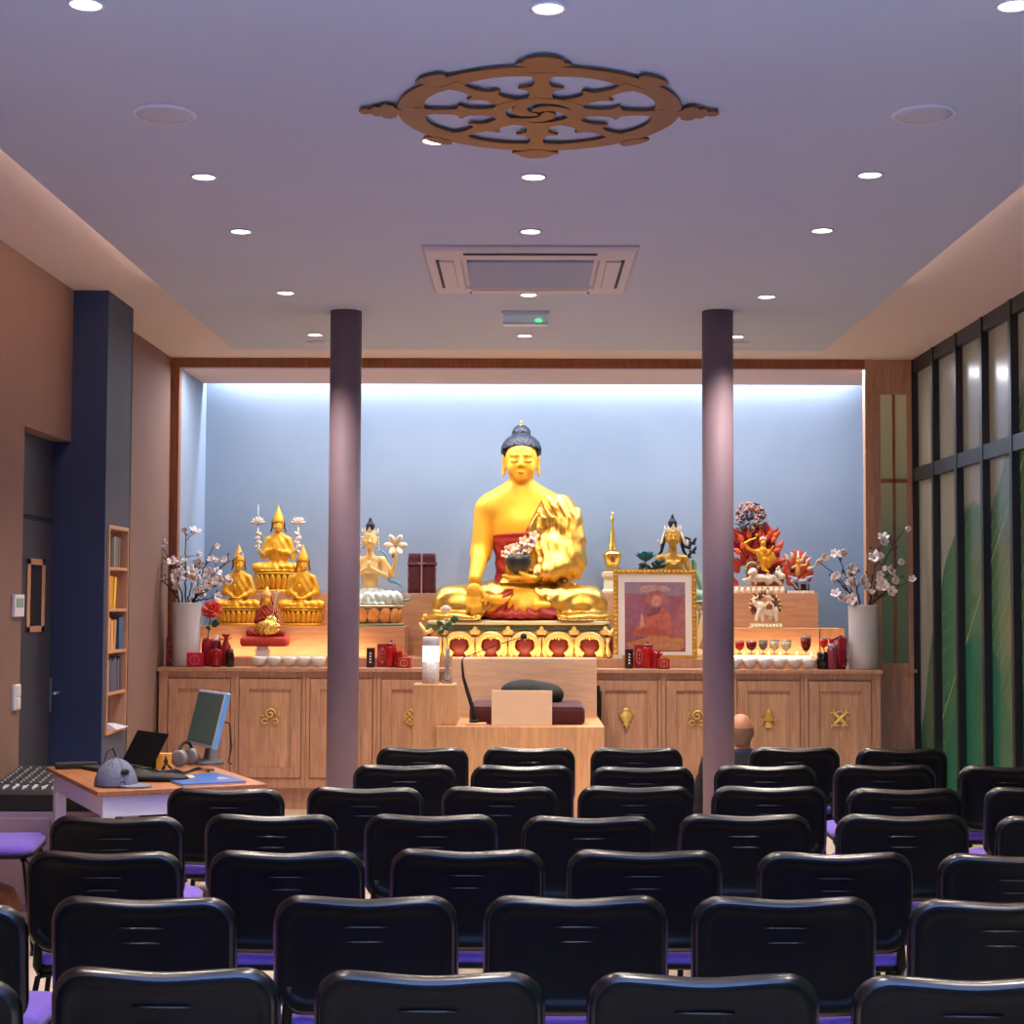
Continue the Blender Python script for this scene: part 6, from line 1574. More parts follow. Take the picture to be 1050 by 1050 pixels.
# ------------------------------------------------------------------ vases of magnolia
pm_ = M['petal']; pc_ = mat('magnolia_heart', (120, 110, 70), 0.7)
def vase(px, ybot, ytop, wpx, lab):
    Yv = 12.66; b_ = PY(px, ybot, Yv); h_ = PY(px, ytop, Yv).z - ZT; r_ = wpx / 2 * Yv / FPX
    o = MB().lathe([(r_ * .90, 0.0), (r_ * .97, 0.008), (r_ * .98, h_ * .5), (r_, h_ - 0.01), (r_ * .985, h_), (r_ * .92, h_ - 0.003), (r_ * .90, h_ - 0.03), (r_ * .88, 0.02), (0.0, 0.02)], (0, 0, 0), 40).build('vase', M['vase'], loc=(b_.x, Yv, ZT + 0.001))
    return tag(o, lab, 'vase', None), (b_.x, Yv, ZT + 0.001, h_, r_)
def bunch(V, ends, side, seed):
    rr = random.Random(seed); x0, y0, z0, h_, r_ = V
    for n_, (px, py, dy, blooms) in enumerate(ends):
        e_ = PY(px, py, y0 + dy); 
        lab = ('dark branch with white magnolia blossoms in the %s vase, ' % side) + ORDB[n_]
        t = thing('magnolia_branch', lab, 'branch', (x0, y0, z0 + 0.03), 0, 'magnolia branches in the %s vase' % side)
        O = Vector(t.location); e = e_ - O
        a0 = Vector((-0.3 * r_ * (1 if e.x > 0 else -1), rr.uniform(-.3, .3) * r_, 0)); rim = Vector((0.55 * r_ * (1 if e.x > 0 else -1) * min(1, abs(e.x) / 0.2), 0.5 * r_ * (1 if dy > 0 else -1) * min(1, abs(dy) / .15), h_ - 0.02))
        P = [a0]
        N_ = 12
        for i in range(1, N_ + 1):
            s_ = i / N_
            cpt = rim + Vector((e.x * 0.15, e.y * 0.15, (e.z - h_) * 0.55))
            pt = rim * (1 - s_) ** 2 + cpt * 2 * s_ * (1 - s_) + e * s_ * s_
            if i < N_: pt += Vector((rr.uniform(-1, 1), rr.uniform(-1, 1), rr.uniform(-1, 1))) * 0.008
            if i == 1: P.append(rim)
            P.append(pt)
        q = MB(); q.tube(P, [0.0065 - 0.004 * i / len(P) for i in range(len(P))], 6)
        tips = [P[-1]]
        for b_i in range(max(1, blooms - 1)):
            k = rr.randint(6, len(P) - 2); d_ = Vector((rr.uniform(-1, 1), rr.uniform(-.8, .4), rr.uniform(-.1, 1))).normalized() * rr.uniform(0.04, 0.10)
            q.tube([P[k], P[k] + d_ * 0.5 + Vector((0, 0, 0.008)), P[k] + d_], [0.0032, 0.0026, 0.002], 5); tips.append(P[k] + d_)
        for b_i in range(3):   # bare twigs with buds
            k = rr.randint(5, len(P) - 2); d_ = Vector((rr.uniform(-1, 1), rr.uniform(-.5, .5), rr.uniform(0.2, 1))).normalized() * rr.uniform(0.04, 0.08)
            q.tube([P[k], P[k] + d_], [0.003, 0.0018], 5); q.ell(P[k] + d_, (0.006, 0.006, 0.011), 6, 5)
        q.build('branch_stem', M['branch'], t)
        for p_ in tips:
            put_blossom(t, p_, (rr.uniform(-1, 1), rr.uniform(-1.6, -.2), rr.uniform(-.3, 1)), 'mag%d' % rr.randint(0, 3), rr.uniform(0.65, 1.0), m=pm_, mc=pc_, r=0.052, n=5, cup=0.62 if rr.random() < .6 else 1.0)
ORDB = ['reaching furthest to the left', 'second from the left', 'third from the left', 'fourth from the left', 'fifth from the left', 'sixth from the left', 'seventh from the left', 'eighth from the left', 'ninth from the left', 'tenth from the left']
_, VL = vase(190.5, 682.5, 618, 29, 'tall white cylindrical vase at the left end of the altar')
bunch(VL, [(158, 590, -.05, 5), (166, 560, .02, 3), (176, 578, -.12, 5), (190, 543, .05, 4), (199, 590, -.15, 4), (220, 560, .05, 4), (214, 598, -.1, 4), (246, 569, -.05, 5), (232, 596, -.12, 5), (222, 612, -.02, 4)], 'left', 5)
_, VR = vase(885.5, 683.5, 620.5, 30, 'tall white cylindrical vase at the right end of the altar')
bunch(VR, [(838, 575, -.02, 4), (852, 592, -.1, 4), (861, 613, -.02, 3), (857, 568, .08, 4), (872, 585, -.15, 4), (905, 556, .02, 4), (929, 541, .05, 3), (922, 578, -.1, 5), (936, 595, -.02, 4), (914, 606, -.12, 4)], 'right', 9)

# ------------------------------------------------------------------ offerings on the worktop
YO = 12.60
def X_(px, py=684, Y=YO): return PY(px, py, Y).x
HZ = YO / FPX
# water bowls
first_b = None
BL = ['first', 'second', 'third', 'fourth', 'fifth', 'sixth']
def bowl(px, lab, grp, z=ZT + 0.001, Y=YO):
    global first_b
    if first_b is None:
        q = MB(); r_ = 0.0575
        q.lathe([(r_ * .45, 0), (r_ * .48, 0.006), (r_ * .55, 0.010), (r_ * .86, 0.030), (r_ * .99, 0.056), (r_, 0.078), (r_ * .95, 0.078), (r_ * .92, 0.055), (r_ * .6, 0.022), (0, 0.016)], (0, 0, 0), 24)
        first_b = q.build('offering_bowl', M['white'], loc=(X_(px), Y, z)); tag(first_b, lab, 'bowl', grp)
    else:
        o = first_b.copy(); COL.objects.link(o); o.location = (X_(px), Y, z); tag(o, lab, 'bowl', grp)
for i, px in enumerate((266.5, 281.5, 296.5, 311.5, 326.5)): bowl(px, 'white water offering bowl, %s from the left in the row under the left statues' % BL[i], 'water offering bowls on the left')
for i, px in enumerate((754, 769, 784, 799.5, 815, 829.5)): bowl(px, 'white water offering bowl, %s from the left in the row on the right' % BL[i], 'water offering bowls on the right')
# lit glass shelf behind the right bowls
sx0, sx1 = PY(752, 672, 12.70).x, PY(831, 672, 12.70).x
zsh = PY(790, 675, 12.69).z
ls = thing('lit_shelf', 'narrow glowing light strip shelf behind the right-hand water bowls', 'shelf', ((sx0 + sx1) / 2, 12.69, ZT + 0.001))
hs = (sx1 - sx0) / 2; zz = zsh - ZT
MB().box(-hs, hs, 0.0, 0.045, zz, zz + 0.022).build('light_strip', mat('warm_strip', (255, 226, 170), 0.4, emit=(255, 214, 150), es=3.2), ls)
q = MB()
for x in (-hs + 0.02, 0, hs - 0.02): q.box(x - 0.01, x + 0.01, 0.0, 0.04, 0, zz)
q.build('bracket', M['oak'], ls)
MB().box(-hs, hs, 0.001, 0.045, zz + 0.0225, zz + 0.028).build('glass_top', mat('shelf_red', (120, 40, 26), 0.3), ls)
zs = ZT + 0.001 + zz + 0.029; YS = 12.712
def goblet(px, col, htpx, rpx, lab, z=None, Y=YS, stem=0.42, name='glass_goblet'):
    t = thing(name, lab, 'glass', (X_(px, 660, Y), Y, z or zs), 0, 'small stemmed glasses on the right of the altar')
    h_ = htpx * HZ; r_ = rpx * HZ
    MB().lathe([(r_ * .6, 0), (r_ * .6, 0.003), (r_ * .10, 0.008), (r_ * .10, h_ * stem * .6), (r_ * .5, h_ * (stem * .6 + .08)), (r_ * .88, h_ * (stem * .6 + .25)), (r_, h_ * .9), (r_ * .98, h_)], (0, 0, 0), 18).build('glass', mat('goblet_glass', (220, 210, 196), 0.1, trans=0.6), t)
    MB().lathe([(r_ * .2, h_ * (stem * .6 + .04)), (r_ * .56, h_ * (stem * .6 + .08)), (r_ * .93, h_ * (stem * .6 + .25)), (r_ * 1.04, h_ * .88), (0, h_ * .885)], (0, 0, 0), 18).build('drink', col, t)
    return t
wr = mat('wine_red', (186, 24, 14), 0.2, emit=(180, 20, 10), es=0.15); wd = mat('wine_dark', (110, 12, 12), 0.2); wg = mat('tea_grey', (122, 106, 86), 0.3); wc_ = mat('milk_cream', (222, 196, 156), 0.4)
goblet(758.5, wr, 14, 4.8, 'stemmed glass of bright red drink, leftmost on the lit shelf')
goblet(770.5, wd, 14, 5.4, 'stemmed glass of dark red drink, second on the lit shelf')
goblet(782.5, wg, 15, 4.6, 'stemmed glass of grey-brown drink on the lit shelf')
goblet(794, wc_, 15, 5.4, 'stemmed glass of milky drink, the left one of two on the lit shelf')
goblet(806, wc_, 15, 5.6, 'stemmed glass of milky drink, the right one of two on the lit shelf')
goblet(826.3, wd, 25, 5.4, 'tall stemmed goblet of dark red drink standing above the others', Y=12.76, z=ZP + 0.002, stem=0.50)
fm = mat('candle_flame', (255, 220, 160), 0.5, emit=(255, 200, 120), es=7)
for k, px in enumerate((763, 776.5, 788, 800, 817, 832)):
    t = thing('tea_light', 'tiny glowing tea light, %s from the left behind the stemmed glasses' % BL[k], 'candle', (X_(px, 670, 12.80), 12.80, ZP + 0.001), 0, 'tea lights behind the glasses')
    MB().lathe([(0.016, 0), (0.017, 0.022), (0.0, 0.022)], (0, 0, 0), 12).build('cup', M['brass'], t)
    MB().lathe([(0.003, 0.022), (0.008, 0.034), (0.006, 0.048), (0.001, 0.066)], (0, 0, 0), 10).build('flame', fm, t)
# red cluster pieces
def jar(px, w_, h_, m, lab, Y=YO, lid=None, name='jar', ybase=None, z=ZT + 0.001):
    t = thing(name, lab, 'jar', (X_(px), Y, z)); r_ = w_ / 2 * HZ; H_ = h_ * HZ
    MB().lathe([(r_ * .8, 0), (r_, 0.008), (r_, H_ * .8), (r_ * .9, H_ * .92), (r_ * .8, H_)], (0, 0, 0), 20).build('body', m, t)
    if lid: MB().lathe([(r_ * .84, H_), (r_ * .86, H_ + 0.012), (r_ * .3, H_ + 0.022), (r_ * .22, H_ + 0.03), (r_ * .3, H_ + 0.04), (0.0, H_ + 0.045)], (0, 0, 0), 16).build('lid', lid, t)
    return t
def can(px, lab, Y=YO):
    t = thing('canister', lab, 'canister', (X_(px), Y, ZT + 0.001)); r_ = 4.4 * HZ
    MB().lathe([(r_ * .96, 0), (r_, 0.004), (r_, 0.142), (r_ * .96, 0.148), (0, 0.148)], (0, 0, 0), 22).build('body', mat('canister_dark', (44, 12, 18), 0.35), t)
    q = MB()
    for k in range(4): q.box(-0.006, 0.006, -r_ - 0.002, -r_ + 0.004, 0.035 + 0.022 * k, 0.047 + 0.022 * k); q.box(-0.002, 0.010, -r_ - 0.0015, -r_ + 0.004, 0.040 + 0.022 * k, 0.043 + 0.022 * k)
    q.build('white_characters', M['white'], t)
def redbox(px, w_, h_, lab, Y=YO, m=None, rz=0.0, pat=True):
    t = thing('gift_box', lab, 'box', (X_(px), Y, ZT + 0.001), rz); a_ = w_ / 2 * HZ; H_ = h_ * HZ
    MB().box(-a_, a_, -0.035, 0.035, 0, H_).build('box', m or M['red'], t, bevel=0.003)
    if pat:
        q = MB()
        for k in range(5): q.tube([(a_ * .6 * math.cos(k * 1.2 + s_ * 0.5), -0.037, H_ * .5 + H_ * .33 * math.sin(k * 1.2 + s_ * .5)) for s_ in range(4)], 0.0022, 4)
        for k in range(4): q.box(-0.004, 0.004, -0.0362, -0.0355, H_ * (.2 + .17 * k), H_ * (.27 + .17 * k))
        q.build('printed_pattern', mat('print_gold', (216, 160, 120), 0.5), t)
    return t
def bow(px, py, lab, Y=YO, m=None, s_=1.0):
    P_ = PY(px, py, Y); t = thing('ribbon_bow', lab, 'bow', (P_.x, Y, ZT + 0.001)); z = 0.045 * s_
    q = MB(); 
    for k in range(14):
        a2 = rs.uniform(0, 2 * PI); b2 = rs.uniform(0.1, 1.3)
        d_ = Vector((math.cos(a2) * math.cos(b2), math.sin(a2) * math.cos(b2), math.sin(b2)))
        q.tube([Vector((0, 0, z * .6)), Vector((0, 0, z * .6)) + d_ * 0.035 * s_ + Vector((0, 0, 0.01)), Vector((0, 0, z * .6)) + d_ * 0.06 * s_], [0.006, 0.013, 0.003], 6, flat=0.35)
    q.ell((0, 0, 0.014), (0.025, 0.02, 0.014)); q.build('ribbon_loops', m or mat('shiny_red_ribbon', (206, 34, 24), 0.25, noise=0.3, nscale=40), t)
rc = mat('crystal_red', (150, 12, 18), 0.15, noise=0.3, nscale=30)
rp = mat('patterned_red', (160, 30, 24), 0.4, noise=0.4, nscale=50)
# far left
redbox(172, 9, 30, 'red and gold patterned packet behind the left vase at the far left of the altar', m=mat('red_gold_print', (190, 70, 44), 0.4, rgb2=(120, 20, 18), nscale=26), Y=12.72)
redbox(201, 16, 14.5, 'crimson glossy cube candle at the foot of the left vase', m=mat('crimson_wax', (190, 18, 62), 0.3), Y=12.58)
jar(210, 14, 29, mat('scarlet_jar', (170, 10, 22), 0.25), 'tall scarlet jar behind the crimson cube', Y=12.74)
jar(222, 12, 18, rc, 'short dark red glass jar among the left offerings', Y=12.58)
jar(219, 10, 26, M['deepred'], 'wine-red jar in the middle of the left offerings', Y=12.72, lid=M['white'])
bb = thing('cloth_gift_bottle', 'bottle wrapped in scarlet cloth tied at the neck, left offerings', 'bottle', (X_(229), 12.70, ZT + 0.001))
MB().lathe([(0.034, 0), (0.042, 0.01), (0.04, 0.12), (0.03, 0.17), (0.014, 0.20), (0.016, 0.215), (0.036, 0.245), (0.02, 0.238), (0, 0.22)], (0, 0, 0), 18).build('wrapped_body', M['red'], bb)
q = MB(); q.tube([(-0.05, -0.012, 0.215), (-0.02, -0.018, 0.205), (0, -0.02, 0.205), (0.02, -0.018, 0.205), (0.045, -0.012, 0.222)], [0.014, 0.009, 0.007, 0.009, 0.012], 6, flat=.5); q.build('knot', mat('ribbon_scarlet', (196, 26, 30), 0.4), bb)
jar(236, 9, 16, mat('black_jar', (34, 10, 14), 0.2), 'small black glass jar at the right of the left offerings', Y=12.58, lid=M['deepred'])
# coral rose in front of the left statues
rz_ = thing('coral_rose', 'coral red rose on a green stem among the left offerings', 'flower', (X_(213, 640, 12.82) , 12.70, ZT + 0.001))
zt_ = PY(217, 624, 12.70).z - ZT; xo = PY(217, 624, 12.70).x - rz_.location.x
q = MB()
for ring_, (n_, rr, tilt, sc_) in enumerate(((3, 0.006, 0.1, 0.6), (5, 0.024, 0.5, 0.9), (6, 0.044, 0.9, 1.0), (8, 0.058, 1.2, 0.95))):
    for k in range(n_):
        a2 = 2 * PI * k / n_ + ring_
        q.M = Matrix.Translation((xo, -0.02, zt_)) @ Matrix.Rotation(R(55), 4, 'X') @ Matrix.Rotation(a2, 4, 'Z') @ Matrix.Translation((rr, 0, -0.008 * ring_)) @ Matrix.Rotation(tilt, 4, 'Y')
        q.ell((0, 0, 0), (0.006, 0.028 * sc_, 0.032 * sc_), 10, 7)
q.build('petals', mat('coral_petal', (226, 72, 52), 0.6, noise=0.15, nscale=30), rz_)
MB().tube([(0, 0, 0), (xo * .5, -.005, zt_ * .5), (xo, -0.01, zt_ - 0.02)], 0.005, 6).build('stem', M['leaf'], rz_)
q = MB(); q.ell((xo + 0.035, -0.02, zt_ - 0.115), (0.035, 0.008, 0.028), 10, 6, rot=Matrix.Rotation(R(-30), 3, 'Y')); q.ell((xo - 0.02, -0.02, zt_ - 0.15), (0.022, 0.006, 0.014), 8, 5, rot=Matrix.Rotation(R(40), 3, 'Y')); q.build('leaf', mat('rose_leaf', (40, 70, 46), 0.5), rz_)
# cluster near the left column and its twin beside the picture
for off, wh_, lf_ in ((0, 'beside the left column', 'left'), (265, 'in front of the framed picture', 'right')):
    can(380 + off, 'dark canister with white characters %s' % wh_)
    redbox(391 + off, 10, 24, 'tall red printed box behind the dark canister %s' % wh_, Y=12.70, m=mat('printed_red', (160, 22, 26), 0.35))
    jar(400 + off, 12, 22, mat('lacquer_red', (178, 20, 20), 0.25), 'red lidded jar in the red group %s' % wh_, Y=12.66, lid=M['deepred'])
    jar(408 + off, 9, 17, mat('red_glass', (150, 10, 12), 0.15), 'small round red glass jar in the red group %s' % wh_, Y=12.62)
    bow(408 + off, 676, 'crumpled shiny red ribbon bow %s' % wh_, Y=12.74, s_=1.7)
    redbox(415 + off, 12, 10, 'low patterned red tin at the right of the group %s' % wh_, Y=12.56, m=rp)
redbox(420.5, 3.5, 11, 'thin pale pink card box at the right end of the red group', Y=12.62, m=mat('pale_pink', (206, 120, 110), 0.6), pat=False)
# right cluster
t = goblet(844.5, wr, 13, 4.4, 'small red goblet standing on a black jar right of the lit shelf', z=ZT + 0.142, Y=12.62, stem=0.35)
jar(844.5, 13, 17.6, mat('black_crystal', (22, 14, 16), 0.15, bump=0.6, bscale=30), 'squat black faceted jar beside the right vase', Y=12.62)
q = MB()
for i in range(80):
    a2 = rs.uniform(0, 2 * PI); z = rs.uniform(0.0, 0.22); q.ell((0.052 * math.cos(a2), 0.04 * math.sin(a2), 0.012 + z), (0.018, 0.016, 0.016), 6, 5)
q.lathe([(0.05, 0.001), (0.055, 0.1), (0.05, 0.22), (0.02, 0.235)], (0, 0, 0), 14)
t = thing('beaded_bag', 'bumpy crimson gathered bag leaning by the right vase', 'bag', (X_(861), 12.66, ZT + 0.001)); q.build('beaded_cloth', mat('crimson_bead', (156, 10, 30), 0.3), t)
q = MB(); q.tube([(-0.03, -0.03, 0.225), (-0.01, -0.045, 0.24), (0.02, -0.03, 0.25), (0.04, -0.01, 0.235)], 0.009, 6); q.build('tie', M['deepred'], t)
t = jar(853, 10, 22, mat('mauve_cup', (150, 60, 84), 0.3), 'small lilac-lidded crimson cup left of the beaded bag', Y=12.60)
MB().lathe([(0.03, 0.163), (0.032, 0.19), (0.0, 0.195)], (0, 0, 0), 14).build('lid', mat('lilac_lid', (180, 176, 190), 0.3), t)

# white holder, bud vase with rose stem on the side stand
hc = thing('candle_holder', 'tall white frosted candle holder glowing at the middle, on the oak side stand', 'candle holder', (PY(441.5, 700, 11.36).x, 11.38, ZSS + 0.001))
u1 = 11.38 / FPX
MB().lathe([(8.3 * u1, 0), (8.6 * u1, 0.004), (8.6 * u1, 22 * u1), (0, 22 * u1)], (0, 0, 0), 26).build('base_glass', mat('etched_glass', (190, 182, 184), 0.3, noise=0.25, nscale=60), hc)
MB().lathe([(8.6 * u1, 22.1 * u1), (8.6 * u1, 38 * u1), (0, 38 * u1)], (0, 0, 0), 26).build('glowing_band', mat('lit_wax', (255, 250, 244), 0.4, emit=(255, 246, 236), es=1.4), hc)
MB().lathe([(8.4 * u1, 38.1 * u1), (8.2 * u1, 47 * u1), (7.6 * u1, 47.5 * u1), (0, 46 * u1)], (0, 0, 0), 26).build('rim_glass', mat('frosted_grey', (204, 204, 214), 0.35), hc)
bv = thing('bud_vase', 'slim clear glass bud vase beside the white candle holder', 'vase', (PY(458.5, 700, 11.40).x, 11.41, ZSS + 0.001))
MB().lathe([(5.5 * u1, 0), (5.8 * u1, 0.004), (5.0 * u1, 0.04), (2.6 * u1, 0.08), (2.2 * u1, 0.15), (2.6 * u1, 36 * u1), (2.3 * u1, 36 * u1), (1.9 * u1, 0.15), (2.0 * u1, 0.08), (4.2 * u1, 0.03), (0, 0.012)], (0, 0, 0), 18).build('glass_body', mat('bud_glass', (226, 222, 220), 0.08, trans=0.75), bv)
rs2 = thing('white_rose', 'single white rose with green leaves standing in the bud vase', 'flower', (bv.location.x, 11.41, ZSS + 0.03))
tp_ = PY(457, 625, 11.41); dzz = tp_.z - rs2.location.z; dxx = tp_.x - rs2.location.x
MB().tube([(0, 0, 0), (0.004, 0, 0.2), (-0.01, 0, 0.32), (dxx, 0, dzz - 0.02)], 0.003, 6).build('stem', M['leaf'], rs2)
q = MB()
for k in range(12):
    a2 = k * 2.4; r4 = 0.006 + 0.0022 * k; q.ell((dxx + r4 * math.cos(a2), r4 * math.sin(a2), dzz + 0.010 - 0.0012 * k), (0.005, 0.017, 0.022), 8, 6, rot=Matrix.Rotation(a2, 3, 'Z') @ Matrix.Rotation(0.2 + 0.05 * k, 3, 'Y'))
q.build('petals', mat('rose_white', (240, 220, 206), 0.5), rs2)
q = MB()
for (px, py, an) in ((451, 639, 30), (460, 640, -35), (465, 636, 60), (452, 648, -20), (457, 644, 10), (467, 634, 40)):
    p_ = PY(px, py, 11.40); q.ell((p_.x - rs2.location.x, p_.y - 11.41, p_.z - rs2.location.z), (0.026, 0.006, 0.016), 10, 6, rot=Matrix.Rotation(R(an), 3, 'Y'))
q.build('leaves', mat('rose_leaf_green', (40, 92, 44), 0.5, noise=0.2, nscale=30), rs2)

# ------------------------------------------------------------------ person seated before the cabinets
PYd = 10.95
hp_ = PY(762.5, 732, PYd)
pe = thing('person', 'bald person in dark clothing with a navy collar, seated low beside the right column', 'person', (PY(760, 760, PYd).x, PYd, 0.0))
zt_ = hp_.z; hz_ = zt_ - 0.115
zb0 = 0.09
body = [('e', (0, 0.02, 0.20), (0.19, 0.15, 0.12)), ('e', (0, -0.01, 0.36), (0.155, 0.115, 0.18)), ('e', (0, -0.02, 0.47), (0.18, 0.11, 0.10)), ('c', (-0.17, -0.01, 0.52), (0.17, -0.01, 0.52), 0.058, 0.058), ('c', (0, -0.01, 0.55), (0, 0.01, hz_ - 0.06), 0.06, 0.052),
        ('c', (-0.20, 0.0, 0.51), (-0.27, 0.04, 0.30), 0.052, 0.044), ('c', (-0.27, 0.04, 0.30), (-0.20, 0.26, 0.24), 0.042, 0.032), ('c', (0.20, 0.0, 0.51), (0.27, 0.04, 0.30), 0.052, 0.044), ('c', (0.27, 0.04, 0.30), (0.20, 0.26, 0.24), 0.042, 0.032),
        ('c', (-0.09, 0.05, 0.17), (-0.34, 0.26, 0.14), 0.09, 0.065), ('c', (0.09, 0.05, 0.17), (0.34, 0.26, 0.14), 0.09, 0.065), ('c', (-0.34, 0.27, 0.12), (0.02, 0.36, 0.12), 0.06, 0.045), ('c', (0.34, 0.27, 0.12), (-0.02, 0.40, 0.12), 0.06, 0.045)]
head = [('e', (0, 0.01, hz_ + 0.015), (0.077, 0.098, 0.10)), ('e', (0, 0.045, hz_ - 0.04), (0.058, 0.065, 0.07)), ('c', (0, 0.105, hz_ + 0.01), (0, 0.118, hz_ - 0.02), 0.010, 0.015), ('c', (0, 0.0, hz_ - 0.10), (0, 0.01, hz_ - 0.04), 0.052, 0.055),
        ('e', (0, 0.10, hz_ - 0.06), (0.022, 0.012, 0.012))]
ears = [('e', (s_ * 0.079, 0.01, hz_ - 0.01), (0.010, 0.020, 0.032)) for s_ in (-1, 1)]
hands = []
for s_ in (-1, 1):
    hands += [('e', (s_ * 0.17, 0.31, 0.225), (0.04, 0.045, 0.02))] + [('c', (s_ * (0.14 + 0.018 * k), 0.34, 0.225), (s_ * (0.13 + 0.018 * k), 0.395 - 0.006 * abs(k - 1.5), 0.205), 0.009, 0.007) for k in range(4)] + [('c', (s_ * 0.14, 0.30, 0.23), (s_ * 0.105, 0.335, 0.225), 0.010, 0.008)]
g = SDF((-0.44, -0.2, 0.02), (0.44, 0.5, 0.92), 0.009)
F = smin(g.union(body, 0.06), smin(smin(g.union(head, 0.03), g.union(ears, 0.005), 0.01), g.union(hands, 0.01), 0.02) if False else smin(g.union(head, 0.03), g.union(ears, 0.005), 0.01), 0.02)
F = smin(F, g.union(hands, 0.012), 0.015)
skm = mat('skin_tone', (186, 128, 96), 0.5, sss=0.1)
sdf_obj('body', F.astype(np.float32), g, skm, pe)
cl = g.union(body, 0.06) - 0.012 + 0.0025 * np.sin((g.X * 1.5 + g.Z) * 60)
F = np.maximum(cl, g.Z - 0.585 + 0.25 * np.abs(g.X) * 0.3); F = np.maximum(F, g.ell((0, 0, 0), (9, 9, 9)))
wr_ = np.maximum(np.abs(g.X) - 9, 0)
sdf_obj('dark_clothing', np.broadcast_to(F, g.n).astype(np.float32), g, mat('charcoal_cloth', (20, 21, 27), 0.9), pe)
q = MB(); q.loft([[(r1 * math.cos(t_), r1 * 0.9 * math.sin(t_), z) for t_ in [2 * PI * j / 24 for j in range(24)]] for r1, z in ((0.085, 0.555), (0.095, 0.575), (0.082, 0.605), (0.070, 0.612), (0.068, 0.60))], True, True)
q.build('navy_collar', mat('navy_knit', (26, 38, 74), 0.8), pe)
gh = SDF((-0.1, -0.12, hz_ - 0.11), (0.1, 0.12, hz_ + 0.05), 0.005)
F = np.maximum(gh.union([head[0], ('c', (0, -0.035, hz_ - 0.075), (0, -0.02, hz_ - 0.03), 0.045, 0.06)], 0.03) - 0.003, np.maximum(gh.Z - (hz_ + 0.035 + 0.1 * gh.Y), gh.Y - 0.03))
F = np.maximum(F, (hz_ - 0.085) - gh.Z)
sdf_obj('hair', np.broadcast_to(F, gh.n).astype(np.float32), gh, mat('cropped_grey_hair', (122, 94, 78), 0.9, noise=0.2, nscale=200), pe)
cs = tag(MB().lathe([(0.22, 0.001), (0.25, 0.02), (0.25, 0.06), (0.22, 0.085), (0, 0.085)], (0, 0, 0), 28).build('floor_cushion', M['maroond'], loc=(pe.location.x, PYd + 0.03, 0)), 'round dark cushion under the seated bald person', 'cushion')
# ------------------------------------------------------------------ lights
def lamp(name, typ, loc, energy, col, rot=(0, 0, 0), size=None, sizey=None, spot=None, blend=0.6, spread=None):
    l = bpy.data.lights.new(name, typ); l.energy = energy; l.color = lin(col)[:3]
    if typ == 'AREA':
        l.shape = 'RECTANGLE'; l.size = size; l.size_y = sizey
        if spread: l.spread = spread
    if typ == 'SPOT': l.spot_size = spot; l.spot_blend = blend; l.shadow_soft_size = size or 0.04
    if typ == 'POINT': l.shadow_soft_size = size or 0.05
    o = bpy.data.objects.new(name, l); COL.objects.link(o); o.location = loc; o.rotation_euler = rot
    return o
def aim(o, tgt): o.rotation_euler = (Vector(tgt) - o.location).to_track_quat('-Z', 'Y').to_euler(); return o
WARM = (255, 206, 160)
for i, p_ in enumerate(DLP):
    if p_.y < 3.0: continue
    lamp('downlight_beam', 'SPOT', (p_.x, p_.y, ZS - 0.012), LP['down'], (255, 236, 218), (0, 0, 0), 0.045, spot=R(110), blend=0.8)
lamp('downlight_beam', 'SPOT', (pl.x, pl.y, ZS - 0.012), LP['down'] * 0.7, (255, 226, 200), (0, 0, 0), 0.045, spot=R(130), blend=0.8)
# cove strips on the back edge of the lowered slab
for sx_, xe in ((-1, XSL), (1, XSR)):
    o = lamp('cove_strip', 'AREA', (xe + sx_ * 0.03, 3.9, ZS + 0.035), LP['cove'], (255, 214, 184), (0, 0, 0), 0.03, 11.6)
    o.rotation_euler = (0, R(180 - sx_ * 50) if sx_ > 0 else R(180 + 50), 0)
    o.visible_camera = True
# cool daylight from the windows at the back of the hall
lamp('rear_daylight', 'AREA', (0.2, -2.6, 1.2), LP['day'], (138, 184, 255), (R(150), 0, 0), 5.0, 1.6, spread=R(95))
# white strip in the slot above the niche
lamp('niche_strip', 'AREA', (0.1, YB - 0.07, 3.60), LP['niche'], (226, 236, 255), (R(8), 0, 0), 5.4, 0.06)
lamp('niche_wash', 'AREA', (0.1, YN + 0.105, 3.3878), LP['wash'] * 1.5, (226, 230, 240), (0, 0, 0), 5.2, 0.05)
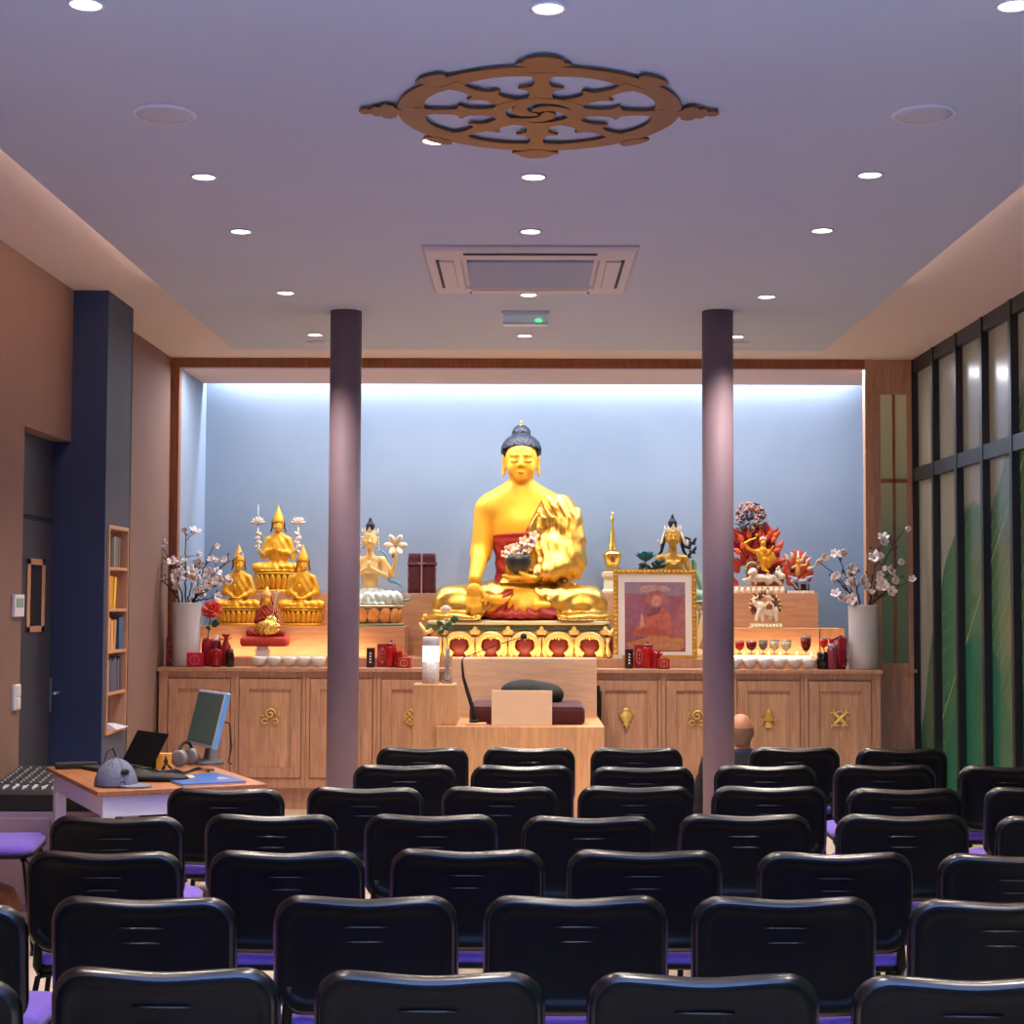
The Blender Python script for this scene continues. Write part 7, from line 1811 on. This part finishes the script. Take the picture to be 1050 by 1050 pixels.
# warm spots over the statues
for x, tx, tz, e in ((-1.9, -1.95, 1.7, 1.0), (-1.2, -1.25, 1.6, .7), (0.0, 0.0, 2.2, 1.7), (-0.45, 0.0, 1.4, 1.0), (0.6, 0.1, 1.8, .9), (1.2, 1.1, 1.5, .55), (2.0, 1.95, 1.75, .75)):
    aim(lamp('statue_spot', 'SPOT', (x, 11.5, ZS - 0.03), LP['spot'] * e, (255, 214, 160), size=0.05, spot=R(34), blend=0.7), (tx, 13.2, tz))
# small LED strips hidden at the foot of the steps
lamp('step_strip_left', 'AREA', (-1.85, 12.86, ZP + 0.012), LP['step'], (255, 214, 160), (R(180 - 40), 0, 0), 1.35, 0.02)
lamp('step_strip_right', 'AREA', (1.98, 12.86, ZP + 0.012), LP['step'] * .8, (255, 210, 156), (R(180 - 40), 0, 0), 1.0, 0.02)
lamp('base_strip', 'AREA', (0.0, 12.765, ZP + 0.01), LP['step'] * .8, (255, 210, 150), (R(180 - 35), 0, 0), 1.3, 0.02)
for x, y in ((-1.8, 1.2), (0.0, 1.2), (1.8, 1.2), (-1.8, 3.2), (0.0, 3.2), (1.8, 3.2), (0, -1)):
    lamp('downlight_beam', 'SPOT', (x, y, ZS - 0.012), LP['down'], (255, 236, 218), (0, 0, 0), 0.045, spot=R(80), blend=0.8)
lamp('chair_top_fill', 'AREA', (0.2, 2.1, ZS - 0.02), LP['top_fill'], (140, 166, 255), (R(12), 0, 0), 4.0, 2.0)  # added bluish fill for the chair tops; no such lamp overhead
W = bpy.data.worlds.new('world'); SC.world = W; W.use_nodes = True
W.node_tree.nodes['Background'].inputs['Color'].default_value = lin((90, 90, 140)); W.node_tree.nodes['Background'].inputs['Strength'].default_value = 0.2
SC.view_settings.view_transform = VT; SC.view_settings.look = LOOK; SC.view_settings.exposure = EXPO; SC.view_settings.gamma = 1.0
SC.cycles.max_bounces = 6; SC.cycles.diffuse_bounces = 4; SC.cycles.glossy_bounces = 3; SC.cycles.transparent_max_bounces = 6
SC.cycles.caustics_reflective = False; SC.cycles.caustics_refractive = False; SC.cycles.sample_clamp_indirect = 4
SC.cycles.use_denoising = True
